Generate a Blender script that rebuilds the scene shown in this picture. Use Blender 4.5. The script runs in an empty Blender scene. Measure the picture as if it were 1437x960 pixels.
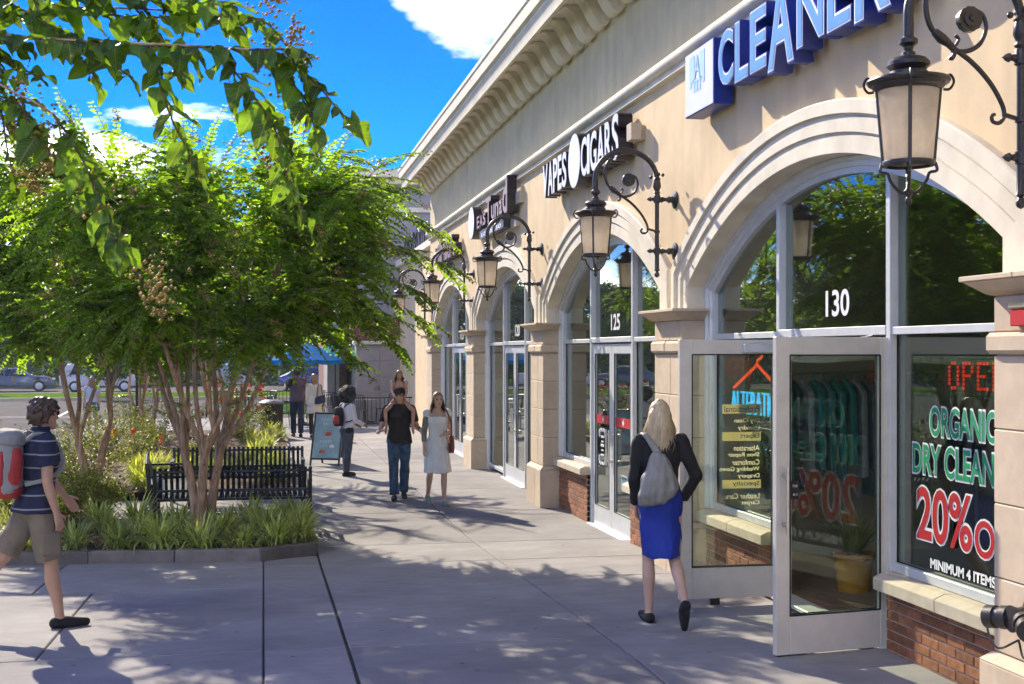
import bpy, bmesh, math, random
import numpy as np
from mathutils import Vector, Matrix, noise as mnoise
rad = math.radians
SC = bpy.context.scene
COL = SC.collection
random.seed(7)

# ---------------------------------------------------------------- camera
CAM_YAW = 10.9575
cd = bpy.data.cameras.new("camera")
cd.lens = 45.09; cd.sensor_width = 36.0; cd.sensor_fit = 'HORIZONTAL'
cd.shift_y = 14.0 / 1437.0
cd.clip_start = 0.05; cd.clip_end = 3000
cam = bpy.data.objects.new("camera", cd); COL.objects.link(cam)
cam.location = (0, 0, 2.2); cam.rotation_euler = (rad(90), 0, rad(-CAM_YAW))
SC.camera = cam

# ---------------------------------------------------------------- sky, clouds
SUN_DIR = Vector((0.36, -1.0, -0.66)).normalized()      # the way the light travels
SUN_EL = math.asin(-SUN_DIR.z)
SUN_AZ = math.atan2(-SUN_DIR.x, -SUN_DIR.y)
w = bpy.data.worlds.new("World"); SC.world = w; w.use_nodes = True
nt = w.node_tree; nt.nodes.clear()
N = nt.nodes.new; LK = nt.links.new
sky = N('ShaderNodeTexSky'); sky.sky_type = 'NISHITA'; sky.sun_disc = False
sky.sun_elevation = SUN_EL; sky.sun_rotation = SUN_AZ
sky.altitude = 300; sky.air_density = 0.85; sky.dust_density = 0.0; sky.ozone_density = 6.0
hs = N('ShaderNodeHueSaturation'); hs.inputs['Saturation'].default_value = 1.45; hs.inputs['Value'].default_value = 0.57; hs.inputs['Hue'].default_value = 0.527
LK(sky.outputs[0], hs.inputs['Color'])
tc = N('ShaderNodeTexCoord')
sep = N('ShaderNodeSeparateXYZ'); LK(tc.outputs['Generated'], sep.inputs[0])
def math_node(op, a, b=None, clamp=False):
    m = N('ShaderNodeMath'); m.operation = op; m.use_clamp = clamp
    for i, v in enumerate((a, b)):
        if v is None: continue
        if isinstance(v, (int, float)): m.inputs[i].default_value = v
        else: LK(v, m.inputs[i])
    return m.outputs[0]
zz = math_node('ADD', math_node('MAXIMUM', sep.outputs[2], 0.0), 0.16)
comb = N('ShaderNodeCombineXYZ')
LK(math_node('DIVIDE', sep.outputs[0], zz), comb.inputs[0])
LK(math_node('DIVIDE', sep.outputs[1], zz), comb.inputs[1])
mp = N('ShaderNodeMapping'); mp.inputs['Location'].default_value = (2.35, 0.4, 0.0)
LK(comb.outputs[0], mp.inputs[0])
nz = N('ShaderNodeTexNoise'); nz.inputs['Scale'].default_value = 0.85; nz.inputs['Detail'].default_value = 9.0
nz.inputs['Roughness'].default_value = 0.56
LK(mp.outputs[0], nz.inputs['Vector'])
# one cumulus stands where the photograph has it
vd = N('ShaderNodeVectorMath'); vd.operation = 'DISTANCE'
CLOUD = Vector((math.sin(rad(CAM_YAW - 1.9)), math.cos(rad(CAM_YAW - 1.9)), 0.272)).normalized()
vd.inputs[1].default_value = CLOUD; LK(tc.outputs['Generated'], vd.inputs[0])
bump = math_node('MULTIPLY', math_node('SUBTRACT', 0.088, vd.outputs['Value']), 3.0)
bump = math_node('MAXIMUM', bump, -0.02)
low = math_node('MULTIPLY', math_node('SUBTRACT', 0.16, math_node('ABSOLUTE', math_node('SUBTRACT', sep.outputs[2], 0.02))), 0.9)
low = math_node('MAXIMUM', low, 0.0)
cov = math_node('ADD', math_node('ADD', nz.outputs['Fac'], bump), low)
mr = N('ShaderNodeMapRange'); mr.inputs[1].default_value = 0.54; mr.inputs[2].default_value = 0.66
LK(cov, mr.inputs[0])
mr2 = N('ShaderNodeMapRange'); mr2.inputs[1].default_value = 0.62; mr2.inputs[2].default_value = 0.80
LK(cov, mr2.inputs[0])
cr = N('ShaderNodeMix'); cr.data_type = 'RGBA'
cr.inputs[6].default_value = (14.0, 13.8, 13.5, 1); cr.inputs[7].default_value = (6.5, 6.6, 7.0, 1)
LK(mr2.outputs[0], cr.inputs[0])
mx = N('ShaderNodeMix'); mx.data_type = 'RGBA'
LK(mr.outputs[0], mx.inputs[0]); LK(hs.outputs[0], mx.inputs[6]); LK(cr.outputs[2], mx.inputs[7])
bg = N('ShaderNodeBackground'); bg.inputs['Strength'].default_value = 0.15
LK(mx.outputs[2], bg.inputs['Color'])
wo = N('ShaderNodeOutputWorld'); LK(bg.outputs[0], wo.inputs[0])

# ---------------------------------------------------------------- sun, exposure
sl = bpy.data.lights.new("sun", 'SUN'); sl.energy = 3.1; sl.angle = rad(0.53); sl.color = (1.0, 0.88, 0.71)
sun = bpy.data.objects.new("sun", sl); COL.objects.link(sun)
sun.location = (-6, 40, 30)
sun.rotation_euler = SUN_DIR.to_track_quat('-Z', 'Y').to_euler()
SC.view_settings.view_transform = 'Standard'; SC.view_settings.look = 'None'
SC.view_settings.exposure = 1.52; SC.view_settings.gamma = 1.0
SC.view_settings.use_curve_mapping = False
SC.render.engine = 'CYCLES'
cy = SC.cycles
cy.max_bounces = 7; cy.transparent_max_bounces = 20; cy.transmission_bounces = 4; cy.glossy_bounces = 4
cy.diffuse_bounces = 3; cy.use_adaptive_sampling = True; cy.adaptive_threshold = 0.03; cy.caustics_reflective = False; cy.caustics_refractive = False
cy.sample_clamp_indirect = 6.0
cy.use_denoising = True

# ================================================================ helpers
def g(y):
    """pavement height: it climbs towards the near shop's threshold"""
    t = min(1.0, max(0.0, (14.8 - y) / 6.6))
    return 0.2 * t

def new_mesh(name, verts, faces, smooth=False):
    me = bpy.data.meshes.new(name); me.from_pydata([tuple(v) for v in verts], [], faces)
    if smooth: me.polygons.foreach_set('use_smooth', [True] * len(me.polygons))
    me.update(); return me

def fast_mesh(name, V, F, tint=None, smooth=False):
    """V (n,3), F (m,k) numpy -> mesh, one polygon size"""
    me = bpy.data.meshes.new(name); V = np.ascontiguousarray(V, dtype=np.float32); F = np.ascontiguousarray(F, dtype=np.int32)
    m, k = F.shape
    me.vertices.add(len(V)); me.vertices.foreach_set('co', V.ravel())
    me.loops.add(m * k); me.loops.foreach_set('vertex_index', F.ravel())
    me.polygons.add(m); me.polygons.foreach_set('loop_start', np.arange(0, m * k, k, dtype=np.int32))
    if smooth: me.polygons.foreach_set('use_smooth', np.ones(m, dtype=bool))
    me.update(calc_edges=True)
    if tint is not None:
        at = me.attributes.new('tint', 'FLOAT', 'FACE'); at.data.foreach_set('value', np.ascontiguousarray(tint, dtype=np.float32))
    return me

def link(name, me, mat=None, parent=None, world=True, loc=None, rot=None):
    o = bpy.data.objects.new(name, me); COL.objects.link(o)
    if mat is not None and me is not None and len(me.materials) == 0: me.materials.append(mat)
    if loc is not None: o.location = loc
    if rot is not None: o.rotation_euler = rot
    if parent is not None:
        o.parent = parent
        if world and parent.parent is None: o.matrix_parent_inverse = parent.matrix_basis.inverted()
    return o

def tag(o, label, cat=None, group=None, kind=None):
    if label: o['label'] = label
    if cat: o['category'] = cat
    if group: o['group'] = group
    if kind: o['kind'] = kind
    return o

def empty(name, loc=(0, 0, 0), rz=0.0):
    o = bpy.data.objects.new(name, None); COL.objects.link(o); o.location = loc; o.rotation_euler = (0, 0, rz)
    o.empty_display_size = 0.1
    return o

def thing(name, loc, rz, label, cat, group=None):
    return tag(empty(name, loc, rz), label, cat, group)

def copy_tree(o, parent=None):
    c = o.copy(); COL.objects.link(c)
    if parent is not None: c.parent = parent
    for ch in [x for x in o.children]: copy_tree(ch, c)
    return c

class MB:
    def __init__(s): s.v = []; s.f = []
    def add(s, vs, fs):
        b = len(s.v); s.v += [Vector(v) for v in vs]; s.f += [tuple(i + b for i in f) for f in fs]; return s
    def box(s, x0, x1, y0, y1, z0, z1):
        return s.add([(x0, y0, z0), (x1, y0, z0), (x1, y1, z0), (x0, y1, z0), (x0, y0, z1), (x1, y0, z1), (x1, y1, z1), (x0, y1, z1)],
                     [(0, 3, 2, 1), (4, 5, 6, 7), (0, 1, 5, 4), (1, 2, 6, 5), (2, 3, 7, 6), (3, 0, 4, 7)])
    def bar(s, p, q, w, h, up=(0, 0, 1)):
        p, q = Vector(p), Vector(q); d = (q - p).normalized(); u = Vector(up)
        if abs(d.dot(u)) > 0.99: u = Vector((1, 0, 0))
        r = d.cross(u).normalized(); u = r.cross(d)
        c = [p - r * w / 2 - u * h / 2, p + r * w / 2 - u * h / 2, p + r * w / 2 + u * h / 2, p - r * w / 2 + u * h / 2]
        return s.add(c + [x + (q - p) for x in c], [(0, 3, 2, 1), (4, 5, 6, 7), (0, 1, 5, 4), (1, 2, 6, 5), (2, 3, 7, 6), (3, 0, 4, 7)])
    def tube(s, pts, radii, n=8, cap=True):
        pts = [Vector(p) for p in pts]
        if isinstance(radii, (int, float)): radii = [radii] * len(pts)
        rings = []; prev = None
        for i, p in enumerate(pts):
            d = (pts[min(i + 1, len(pts) - 1)] - pts[max(i - 1, 0)]).normalized()
            if prev is None:
                a = Vector((0, 0, 1)) if abs(d.z) < 0.9 else Vector((1, 0, 0)); r = d.cross(a).normalized()
            else:
                r = (prev - d * prev.dot(d)).normalized()
            prev = r; q = d.cross(r)
            rings.append([p + (r * math.cos(2 * math.pi * k / n) + q * math.sin(2 * math.pi * k / n)) * radii[i] for k in range(n)])
        b = len(s.v)
        for R in rings: s.v += R
        for i in range(len(pts) - 1):
            for k in range(n):
                s.f.append((b + i * n + k, b + i * n + (k + 1) % n, b + (i + 1) * n + (k + 1) % n, b + (i + 1) * n + k))
        if cap:
            s.f.append(tuple(b + k for k in reversed(range(n)))); s.f.append(tuple(b + (len(pts) - 1) * n + k for k in range(n)))
        return s
    def lathe(s, prof, n=20, o=(0, 0, 0), axis='Z', cap=True):
        o = Vector(o); b = len(s.v)
        for r, z in prof:
            for k in range(n):
                a = 2 * math.pi * k / n; c, d = r * math.cos(a), r * math.sin(a)
                s.v.append(o + (Vector((c, d, z)) if axis == 'Z' else Vector((z, c, d)) if axis == 'X' else Vector((d, z, c))))
        for i in range(len(prof) - 1):
            for k in range(n):
                s.f.append((b + i * n + k, b + i * n + (k + 1) % n, b + (i + 1) * n + (k + 1) % n, b + (i + 1) * n + k))
        if cap:
            s.f.append(tuple(b + k for k in reversed(range(n)))); s.f.append(tuple(b + (len(prof) - 1) * n + k for k in range(n)))
        return s
    def prism(s, poly, a, b_, plane='XZ'):
        """polygon (u,v) extruded from a to b along the third axis"""
        def P(u, v, t):
            return {'XZ': (u, t, v), 'YZ': (t, u, v), 'XY': (u, v, t)}[plane]
        n = len(poly); vs = [P(u, v, a) for u, v in poly] + [P(u, v, b_) for u, v in poly]
        return s.add(vs, [tuple(range(n)), tuple(reversed(range(n, 2 * n)))] + [(i, i + n, (i + 1) % n + n, (i + 1) % n) for i in range(n)])
    def sphere(s, c, rx, ry=None, rz=None, n=10, m=7):
        ry = rx if ry is None else ry; rz = rx if rz is None else rz; c = Vector(c); b = len(s.v)
        for i in range(m + 1):
            t = math.pi * i / m
            for k in range(n):
                p = 2 * math.pi * k / n
                s.v.append(c + Vector((rx * math.sin(t) * math.cos(p), ry * math.sin(t) * math.sin(p), -rz * math.cos(t))))
        for i in range(m):
            for k in range(n):
                s.f.append((b + i * n + k, b + i * n + (k + 1) % n, b + (i + 1) * n + (k + 1) % n, b + (i + 1) * n + k))
        return s
    def xf(s, M):
        s.v = [M @ v for v in s.v]; return s
    def mesh(s, name, smooth=False, angle=None, bevel=0.0, segs=1, fix=True):
        me = new_mesh(name, s.v, s.f, smooth)
        if bevel or fix:
            bm = bmesh.new(); bm.from_mesh(me)
            if fix:
                bmesh.ops.remove_doubles(bm, verts=bm.verts, dist=1e-5)
                bmesh.ops.dissolve_degenerate(bm, dist=1e-6, edges=bm.edges)
                bmesh.ops.recalc_face_normals(bm, faces=bm.faces)
            if bevel:
                es = [e for e in bm.edges if len(e.link_faces) == 2 and e.calc_face_angle(0) > 0.6]
                bmesh.ops.bevel(bm, geom=es, offset=bevel, segments=segs, profile=0.6, affect='EDGES')
            bm.to_mesh(me); bm.free()
        if angle is not None:
            me.polygons.foreach_set('use_smooth', [True] * len(me.polygons))
            me.set_sharp_from_angle(angle=rad(angle))
        me.update(); return me
    def build(s, name, mat, parent=None, world=True, smooth=False, angle=None, bevel=0.0, segs=1, loc=None, rot=None, fix=True):
        return link(name, s.mesh(name, smooth, angle, bevel, segs, fix), mat, parent, world, loc, rot)

TMP = bpy.data.scenes.new('tmp')
def baked(ob):
    """evaluate one object alone in a scratch scene"""
    TMP.collection.objects.link(ob)
    vl = TMP.view_layers[0]; vl.update(); dg = vl.depsgraph
    me = bpy.data.meshes.new_from_object(ob.evaluated_get(dg)); return me
def text_mesh(body, w=None, h=None, extrude=0.0, offset=0.0, M=None, bevel=0.0, space=1.0):
    """text as a mesh, its box scaled to w x h and centred at the origin (x right, y up, z towards the reader)"""
    cu = bpy.data.curves.new('lettering', 'FONT'); cu.body = body; cu.size = 1.0; cu.extrude = extrude; cu.offset = offset
    cu.align_x = 'CENTER'; cu.resolution_u = 4; cu.space_character = space; cu.bevel_depth = bevel
    ob = bpy.data.objects.new('lettering', cu); me = baked(ob)
    bpy.data.objects.remove(ob); bpy.data.curves.remove(cu)
    n = len(me.vertices); co = np.empty(n * 3, dtype=np.float32); me.vertices.foreach_get('co', co); co = co.reshape(-1, 3)
    lo, hi = co[:, :2].min(0), co[:, :2].max(0); c = (lo + hi) / 2; sz = np.maximum(hi - lo, 1e-6)
    sx = (w / sz[0]) if w else None; sy = (h / sz[1]) if h else None
    if sx is None: sx = sy
    if sy is None: sy = sx
    co[:, 0] = (co[:, 0] - c[0]) * sx; co[:, 1] = (co[:, 1] - c[1]) * sy
    me.vertices.foreach_set('co', co.ravel()); me.materials.clear()
    if M is not None: me.transform(M)
    me.update(); return me
def wall_text_matrix(x, y, z):
    """letters on a wall that faces the street (-X), read towards the camera (-Y)"""
    return Matrix(((0, 0, -1, x), (-1, 0, 0, y), (0, 1, 0, z), (0, 0, 0, 1)))

# ---------------------------------------------------------------- materials
def mat(name, col, rough=0.6, var=0.12, scale=6.0, bump=0.0, bscale=60.0, metal=0.0, spec=0.5, stain=0.0, stain_scale=1.2, coat=0.0,
        rnd=0.0, stretch=None, sheen=0.0, detail=6.0, trans=None, emit=0.0, alpha=None, tint=0.0, bdist=0.01, col2=None, streak=0.0, spots=0.0):
    m = bpy.data.materials.new(name); m.use_nodes = True; t = m.node_tree; n = t.nodes; l = t.links
    p = n['Principled BSDF']; out = n['Material Output']
    p.inputs['Roughness'].default_value = rough; p.inputs['Metallic'].default_value = metal
    p.inputs['Specular IOR Level'].default_value = spec; p.inputs['Coat Weight'].default_value = coat
    if sheen: p.inputs['Sheen Weight'].default_value = sheen
    geo = n.new('ShaderNodeNewGeometry'); vec = geo.outputs['Position']
    if stretch:
        mp = n.new('ShaderNodeMapping'); mp.inputs['Scale'].default_value = stretch; l.new(vec, mp.inputs[0]); vec = mp.outputs[0]
    c = Vector(col[:3])
    rgb = n.new('ShaderNodeMix'); rgb.data_type = 'RGBA'
    a = c * (1 - var); b = c * (1 + var) if col2 is None else Vector(col2)
    rgb.inputs[6].default_value = (*a, 1); rgb.inputs[7].default_value = (*[min(1, x) for x in b], 1)
    tx = n.new('ShaderNodeTexNoise'); tx.inputs['Scale'].default_value = scale; tx.inputs['Detail'].default_value = detail
    l.new(vec, tx.inputs['Vector'])
    rmp = n.new('ShaderNodeMapRange'); rmp.inputs[1].default_value = 0.32; rmp.inputs[2].default_value = 0.68
    l.new(tx.outputs['Fac'], rmp.inputs[0]); l.new(rmp.outputs[0], rgb.inputs[0]); colour = rgb.outputs[2]
    def mul(colour, fac_out, lo, hi):
        r = n.new('ShaderNodeMapRange'); r.inputs[3].default_value = lo; r.inputs[4].default_value = hi; l.new(fac_out, r.inputs[0])
        v = n.new('ShaderNodeVectorMath'); v.operation = 'SCALE'; l.new(colour, v.inputs[0]); l.new(r.outputs[0], v.inputs['Scale']); return v.outputs[0]
    if stain:
        s2 = n.new('ShaderNodeTexNoise'); s2.inputs['Scale'].default_value = stain_scale; s2.inputs['Detail'].default_value = 8
        s2.inputs['Roughness'].default_value = 0.65; l.new(geo.outputs['Position'], s2.inputs['Vector'])
        r0 = n.new('ShaderNodeMapRange'); r0.inputs[1].default_value = 0.35; r0.inputs[2].default_value = 0.65; l.new(s2.outputs['Fac'], r0.inputs[0])
        colour = mul(colour, r0.outputs[0], 1 - stain, 1 + stain * 0.6)
    if streak:
        mq = n.new('ShaderNodeMapping'); mq.inputs['Scale'].default_value = (5.0, 5.0, 0.30); l.new(geo.outputs['Position'], mq.inputs[0])
        s3 = n.new('ShaderNodeTexNoise'); s3.inputs['Scale'].default_value = 1.4; s3.inputs['Detail'].default_value = 7; l.new(mq.outputs[0], s3.inputs['Vector'])
        r3 = n.new('ShaderNodeMapRange'); r3.inputs[1].default_value = 0.38; r3.inputs[2].default_value = 0.62; l.new(s3.outputs['Fac'], r3.inputs[0]); colour = mul(colour, r3.outputs[0], 1 - streak, 1 + streak * 0.4)
    if spots:
        vo = n.new('ShaderNodeTexVoronoi'); vo.inputs['Scale'].default_value = 3.1; l.new(geo.outputs['Position'], vo.inputs['Vector'])
        r4 = n.new('ShaderNodeMapRange'); r4.inputs[1].default_value = 0.035; r4.inputs[2].default_value = 0.075; l.new(vo.outputs['Distance'], r4.inputs[0]); colour = mul(colour, r4.outputs[0], 1 - spots, 1.0)
    if rnd:
        oi = n.new('ShaderNodeObjectInfo'); colour = mul(colour, oi.outputs['Random'], 1 - rnd, 1 + rnd)
    if tint:
        at = n.new('ShaderNodeAttribute'); at.attribute_name = 'tint'; colour = mul(colour, at.outputs['Fac'], 1 - tint, 1 + tint)
    l.new(colour, p.inputs['Base Color'])
    if emit:
        l.new(colour, p.inputs['Emission Color']); p.inputs['Emission Strength'].default_value = emit
    if bump:
        bt = n.new('ShaderNodeTexNoise'); bt.inputs['Scale'].default_value = bscale; bt.inputs['Detail'].default_value = 5; l.new(vec, bt.inputs['Vector'])
        bp = n.new('ShaderNodeBump'); bp.inputs['Strength'].default_value = bump; bp.inputs['Distance'].default_value = bdist
        l.new(bt.outputs['Fac'], bp.inputs['Height']); l.new(bp.outputs[0], p.inputs['Normal'])
    if trans:
        tr = n.new('ShaderNodeBsdfTranslucent'); v = n.new('ShaderNodeVectorMath'); v.operation = 'MULTIPLY'; l.new(colour, v.inputs[0])
        v.inputs[1].default_value = trans[1]; l.new(v.outputs[0], tr.inputs['Color'])
        ms = n.new('ShaderNodeMixShader'); ms.inputs[0].default_value = trans[0]; l.new(p.outputs[0], ms.inputs[1]); l.new(tr.outputs[0], ms.inputs[2])
        l.new(ms.outputs[0], out.inputs['Surface'])
    return m

def glass_mat(name, tint=(0.80, 0.86, 0.82), r0=0.06, rough=0.0):
    """clear pane: Schlick reflection over a tinted see-through (the same from both sides)"""
    m = bpy.data.materials.new(name); m.use_nodes = True; t = m.node_tree; n = t.nodes; l = t.links; n.clear()
    o = n.new('ShaderNodeOutputMaterial'); mx = n.new('ShaderNodeMixShader'); geo = n.new('ShaderNodeNewGeometry')
    dt = n.new('ShaderNodeVectorMath'); dt.operation = 'DOT_PRODUCT'; l.new(geo.outputs['Incoming'], dt.inputs[0]); l.new(geo.outputs['Normal'], dt.inputs[1])
    def mt(op, a, b):
        q = n.new('ShaderNodeMath'); q.operation = op; q.use_clamp = op != 'ABSOLUTE'
        for i_, v in enumerate((a, b)):
            if isinstance(v, (int, float)): q.inputs[i_].default_value = v
            elif v is not None: l.new(v, q.inputs[i_])
        return q.outputs[0]
    k = mt('POWER', mt('SUBTRACT', 1.0, mt('ABSOLUTE', dt.outputs['Value'], None)), 5.0)
    fac = mt('ADD', mt('MULTIPLY', k, 1.0 - r0), r0)
    tr = n.new('ShaderNodeBsdfTransparent'); tr.inputs[0].default_value = (*tint, 1)
    gl = n.new('ShaderNodeBsdfGlossy'); gl.inputs['Roughness'].default_value = rough; gl.inputs['Color'].default_value = (0.95, 0.97, 0.96, 1)
    nz = n.new('ShaderNodeTexNoise'); nz.inputs['Scale'].default_value = 0.7; l.new(geo.outputs['Position'], nz.inputs['Vector'])
    bp = n.new('ShaderNodeBump'); bp.inputs['Strength'].default_value = 0.06; bp.inputs['Distance'].default_value = 0.03
    l.new(nz.outputs['Fac'], bp.inputs['Height']); l.new(bp.outputs[0], gl.inputs['Normal'])
    l.new(fac, mx.inputs[0]); l.new(tr.outputs[0], mx.inputs[1]); l.new(gl.outputs[0], mx.inputs[2]); l.new(mx.outputs[0], o.inputs[0]); return m

M = {}
M['stucco'] = mat('stucco', (0.72, 0.555, 0.325), 0.9, 0.07, 3.0, 0.35, 160.0, streak=0.05, stain=0.08, stain_scale=0.9, bdist=0.004)
M['stucco_upper'] = mat('upper stucco', (0.68, 0.585, 0.345), 0.9, 0.06, 3.0, 0.35, 160.0, streak=0.06, stain=0.08, stain_scale=1.0, bdist=0.004)
M['trim'] = mat('cast trim', (0.74, 0.675, 0.52), 0.8, 0.05, 4.0, 0.12, 150.0, stain=0.10, stain_scale=2.0, bdist=0.003)
M['cornice'] = mat('cornice paint', (0.74, 0.68, 0.51), 0.75, 0.05, 4.0, 0.08, 120.0, stain=0.08, stain_scale=2.5)
M['stone'] = mat('cast stone', (0.58, 0.465, 0.325), 0.8, 0.06, 12.0, 0.15, 180.0, rnd=0.07, stain=0.09, stain_scale=2.2, bdist=0.004)
M['sill'] = mat('sill stone', (0.56, 0.48, 0.35), 0.8, 0.06, 12.0, 0.15, 180.0, rnd=0.06, stain=0.12, stain_scale=4.0, bdist=0.004)
M['mortar'] = mat('mortar', (0.42, 0.37, 0.31), 0.95, 0.1, 30.0, 0.3, 300.0)
M['brick'] = mat('red brick', (0.27, 0.105, 0.045), 0.85, 0.28, 22.0, 0.35, 160.0, rnd=0.32, bdist=0.004)
M['brick_far'] = mat('far brick', (0.20, 0.085, 0.055), 0.9, 0.3, 9.0, 0.3, 60.0)
M['alum'] = mat('painted aluminium', (0.64, 0.66, 0.66), 0.38, 0.04, 8.0, 0.0, metal=0.15, stain=0.05, stain_scale=5.0)
M['door_paint'] = mat('door aluminium', (0.66, 0.62, 0.54), 0.4, 0.04, 8.0, metal=0.15, stain=0.06, stain_scale=5.0)
M['steel'] = mat('brushed steel', (0.60, 0.57, 0.52), 0.28, 0.06, 30.0, metal=1.0)
M['black'] = mat('black powder coat', (0.014, 0.015, 0.016), 0.35, 0.2, 15.0, 0.1, 200.0)
M['iron'] = mat('dark bronze iron', (0.020, 0.016, 0.015), 0.38, 0.3, 25.0, 0.15, 120.0, spec=0.6)
M['gasket'] = mat('rubber gasket', (0.012, 0.012, 0.012), 0.7, 0.1)
M['glass'] = glass_mat('shop glass', (0.66, 0.75, 0.70), 0.14)
M['glass_clear'] = glass_mat('door glass', (0.88, 0.92, 0.85), 0.045)
M['concrete'] = mat('broomed concrete', (0.288, 0.278, 0.264), 0.92, 0.07, 3.5, 0.4, 140.0, spec=0.2, rnd=0.11, stain=0.20, stain_scale=0.8, spots=0.5, bdist=0.004, stretch=(1.0, 2.5, 1.0))
M['joint'] = mat('joint filler', (0.035, 0.032, 0.028), 0.95, 0.4, 40.0, 0.6, 90.0)
M['kerbstone'] = mat('grey kerb stone', (0.17, 0.15, 0.125), 0.8, 0.15, 9.0, 0.3, 90.0, rnd=0.30, stain=0.15, stain_scale=3.0)
M['asphalt'] = mat('asphalt', (0.085, 0.080, 0.075), 0.95, 0.15, 0.9, 0.3, 120.0, spec=0.1, stain=0.15, stain_scale=0.25)
M['paint_white'] = mat('road paint', (0.72, 0.71, 0.68), 0.7, 0.12, 5.0, stain=0.15, stain_scale=6.0)
M['soil'] = mat('mulch', (0.11, 0.058, 0.028), 0.95, 0.45, 25.0, 1.0, 60.0, bdist=0.03)
M['mulch_chip'] = mat('mulch chips', (0.24, 0.115, 0.048), 0.9, 0.4, 30.0, tint=0.5)
M['lawn'] = mat('lawn', (0.10, 0.19, 0.018), 1.0, 0.3, 1.2, 0.5, 30.0, stain=0.25, stain_scale=0.12, spec=0.0)
M['land'] = mat('distant land', (0.05, 0.10, 0.02), 1.0, 0.3, 0.05, spec=0.0)
M['leaf'] = mat('myrtle leaf', (0.085, 0.165, 0.018), 0.45, 0.30, 2.2, spec=0.3, tint=0.55, trans=(0.6, (3.8, 3.2, 0.8)))
M['leaf_young'] = mat('young myrtle leaf', (0.085, 0.16, 0.022), 0.45, 0.25, 3.0, spec=0.4, tint=0.4, trans=(0.45, (2.2, 2.0, 0.8)))
M['leaf_near'] = mat('broad near leaf', (0.066, 0.140, 0.016), 0.42, 0.30, 22.0, 0.3, 60.0, spec=0.45, rnd=0.5, trans=(0.52, (3.0, 2.5, 0.6)), bdist=0.004)
M['seed'] = mat('seed panicle', (0.36, 0.26, 0.06), 0.7, 0.35, 12.0, tint=0.4, trans=(0.2, (1.3, 1.2, 0.7)))
M['twig'] = mat('twig', (0.16, 0.085, 0.035), 0.8, 0.3, 20.0)
M['bark'] = mat('myrtle bark', (0.42, 0.20, 0.085), 0.7, 0.35, 5.0, 0.25, 40.0, stretch=(7.0, 7.0, 0.8), stain=0.22, stain_scale=2.0, col2=(0.60, 0.42, 0.26))
M['bark_dark'] = mat('grey bark', (0.10, 0.075, 0.055), 0.9, 0.3, 8.0, 0.5, 30.0, stretch=(4, 4, 1))
M['liriope'] = mat('liriope blade', (0.33, 0.39, 0.13), 0.5, 0.25, 9.0, tint=0.5, rnd=0.18, trans=(0.42, (2.2, 2.0, 0.6)))
M['shrub'] = mat('rose leaf', (0.15, 0.19, 0.022), 0.5, 0.3, 6.0, tint=0.45, trans=(0.35, (2.0, 1.9, 0.7)))
M['petal_red'] = mat('red petals', (0.62, 0.045, 0.035), 0.5, 0.25, 30.0, trans=(0.35, (1.3, 1.0, 1.0)))
M['petal_orange'] = mat('orange petals', (0.70, 0.16, 0.03), 0.5, 0.25, 30.0, trans=(0.35, (1.3, 1.0, 1.0)))
M['petal_cream'] = mat('cream blossom', (0.62, 0.52, 0.33), 0.6, 0.2, 20.0, tint=0.3)
M['far_leaf'] = mat('distant leaf', (0.060, 0.115, 0.040), 0.6, 0.3, 0.4, tint=0.5, trans=(0.25, (1.6, 1.6, 0.9)))
M['interior'] = mat('shop wall', (0.50, 0.40, 0.26), 0.8, 0.08, 2.0)
M['interior_floor'] = mat('shop floor', (0.16, 0.12, 0.09), 0.5, 0.15, 3.0)
M['lamp_glass'] = mat('frosted lamp glass', (0.90, 0.85, 0.77), 0.35, 0.05, 5.0, trans=(0.82, (1.0, 0.98, 0.94)), stain=0.12, stain_scale=9.0)
def see_through(m, f, tint=(1, 1, 1)):
    t = m.node_tree; o = t.nodes['Material Output']; src = o.inputs['Surface'].links[0].from_socket; tr = t.nodes.new('ShaderNodeBsdfTransparent'); tr.inputs[0].default_value = (*tint, 1)
    ms = t.nodes.new('ShaderNodeMixShader'); ms.inputs[0].default_value = f; t.links.new(src, ms.inputs[1]); t.links.new(tr.outputs[0], ms.inputs[2]); t.links.new(ms.outputs[0], o.inputs['Surface'])
see_through(M['lamp_glass'], 0.22)
M['white_face'] = mat('white sign face', (0.78, 0.78, 0.80), 0.35, 0.04, 4.0)
M['sign_dark'] = mat('dark sign return', (0.020, 0.012, 0.016), 0.45, 0.2, 10.0)
M['blue_return'] = mat('blue sign return', (0.006, 0.028, 0.26), 0.35, 0.12, 6.0)
M['blue_face'] = mat('pale blue sign face', (0.13, 0.34, 0.70), 0.3, 0.08, 3.0)
M['logo_blue'] = mat('logo blue', (0.42, 0.66, 0.86), 0.4, 0.05)
M['raceway'] = mat('raceway paint', (0.50, 0.42, 0.29), 0.6, 0.06, 5.0)
M['red_print'] = mat('red vinyl', (0.50, 0.015, 0.02), 0.45, 0.06)
M['green_print'] = mat('green vinyl', (0.010, 0.30, 0.11), 0.45, 0.06)
M['white_print'] = mat('white vinyl', (0.82, 0.82, 0.82), 0.5, 0.03)
M['cream_print'] = mat('cream vinyl', (0.80, 0.74, 0.46), 0.5, 0.03, trans=(0.5, (1.0, 1.0, 1.0)))
M['navy_print'] = mat('navy vinyl', (0.03, 0.03, 0.30), 0.5, 0.03)
M['neon_red'] = mat('red neon', (1.0, 0.07, 0.015), 0.4, 0.0, emit=1.2)
M['neon_blue'] = mat('blue neon', (0.03, 0.45, 1.0), 0.4, 0.0, emit=1.3)
M['led_red'] = mat('red led', (0.9, 0.03, 0.01), 0.4, 0.0, emit=0.45)
M['teal_paint'] = mat('teal poster', (0.02, 0.33, 0.30), 0.5, 0.1, 8.0)
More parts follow.
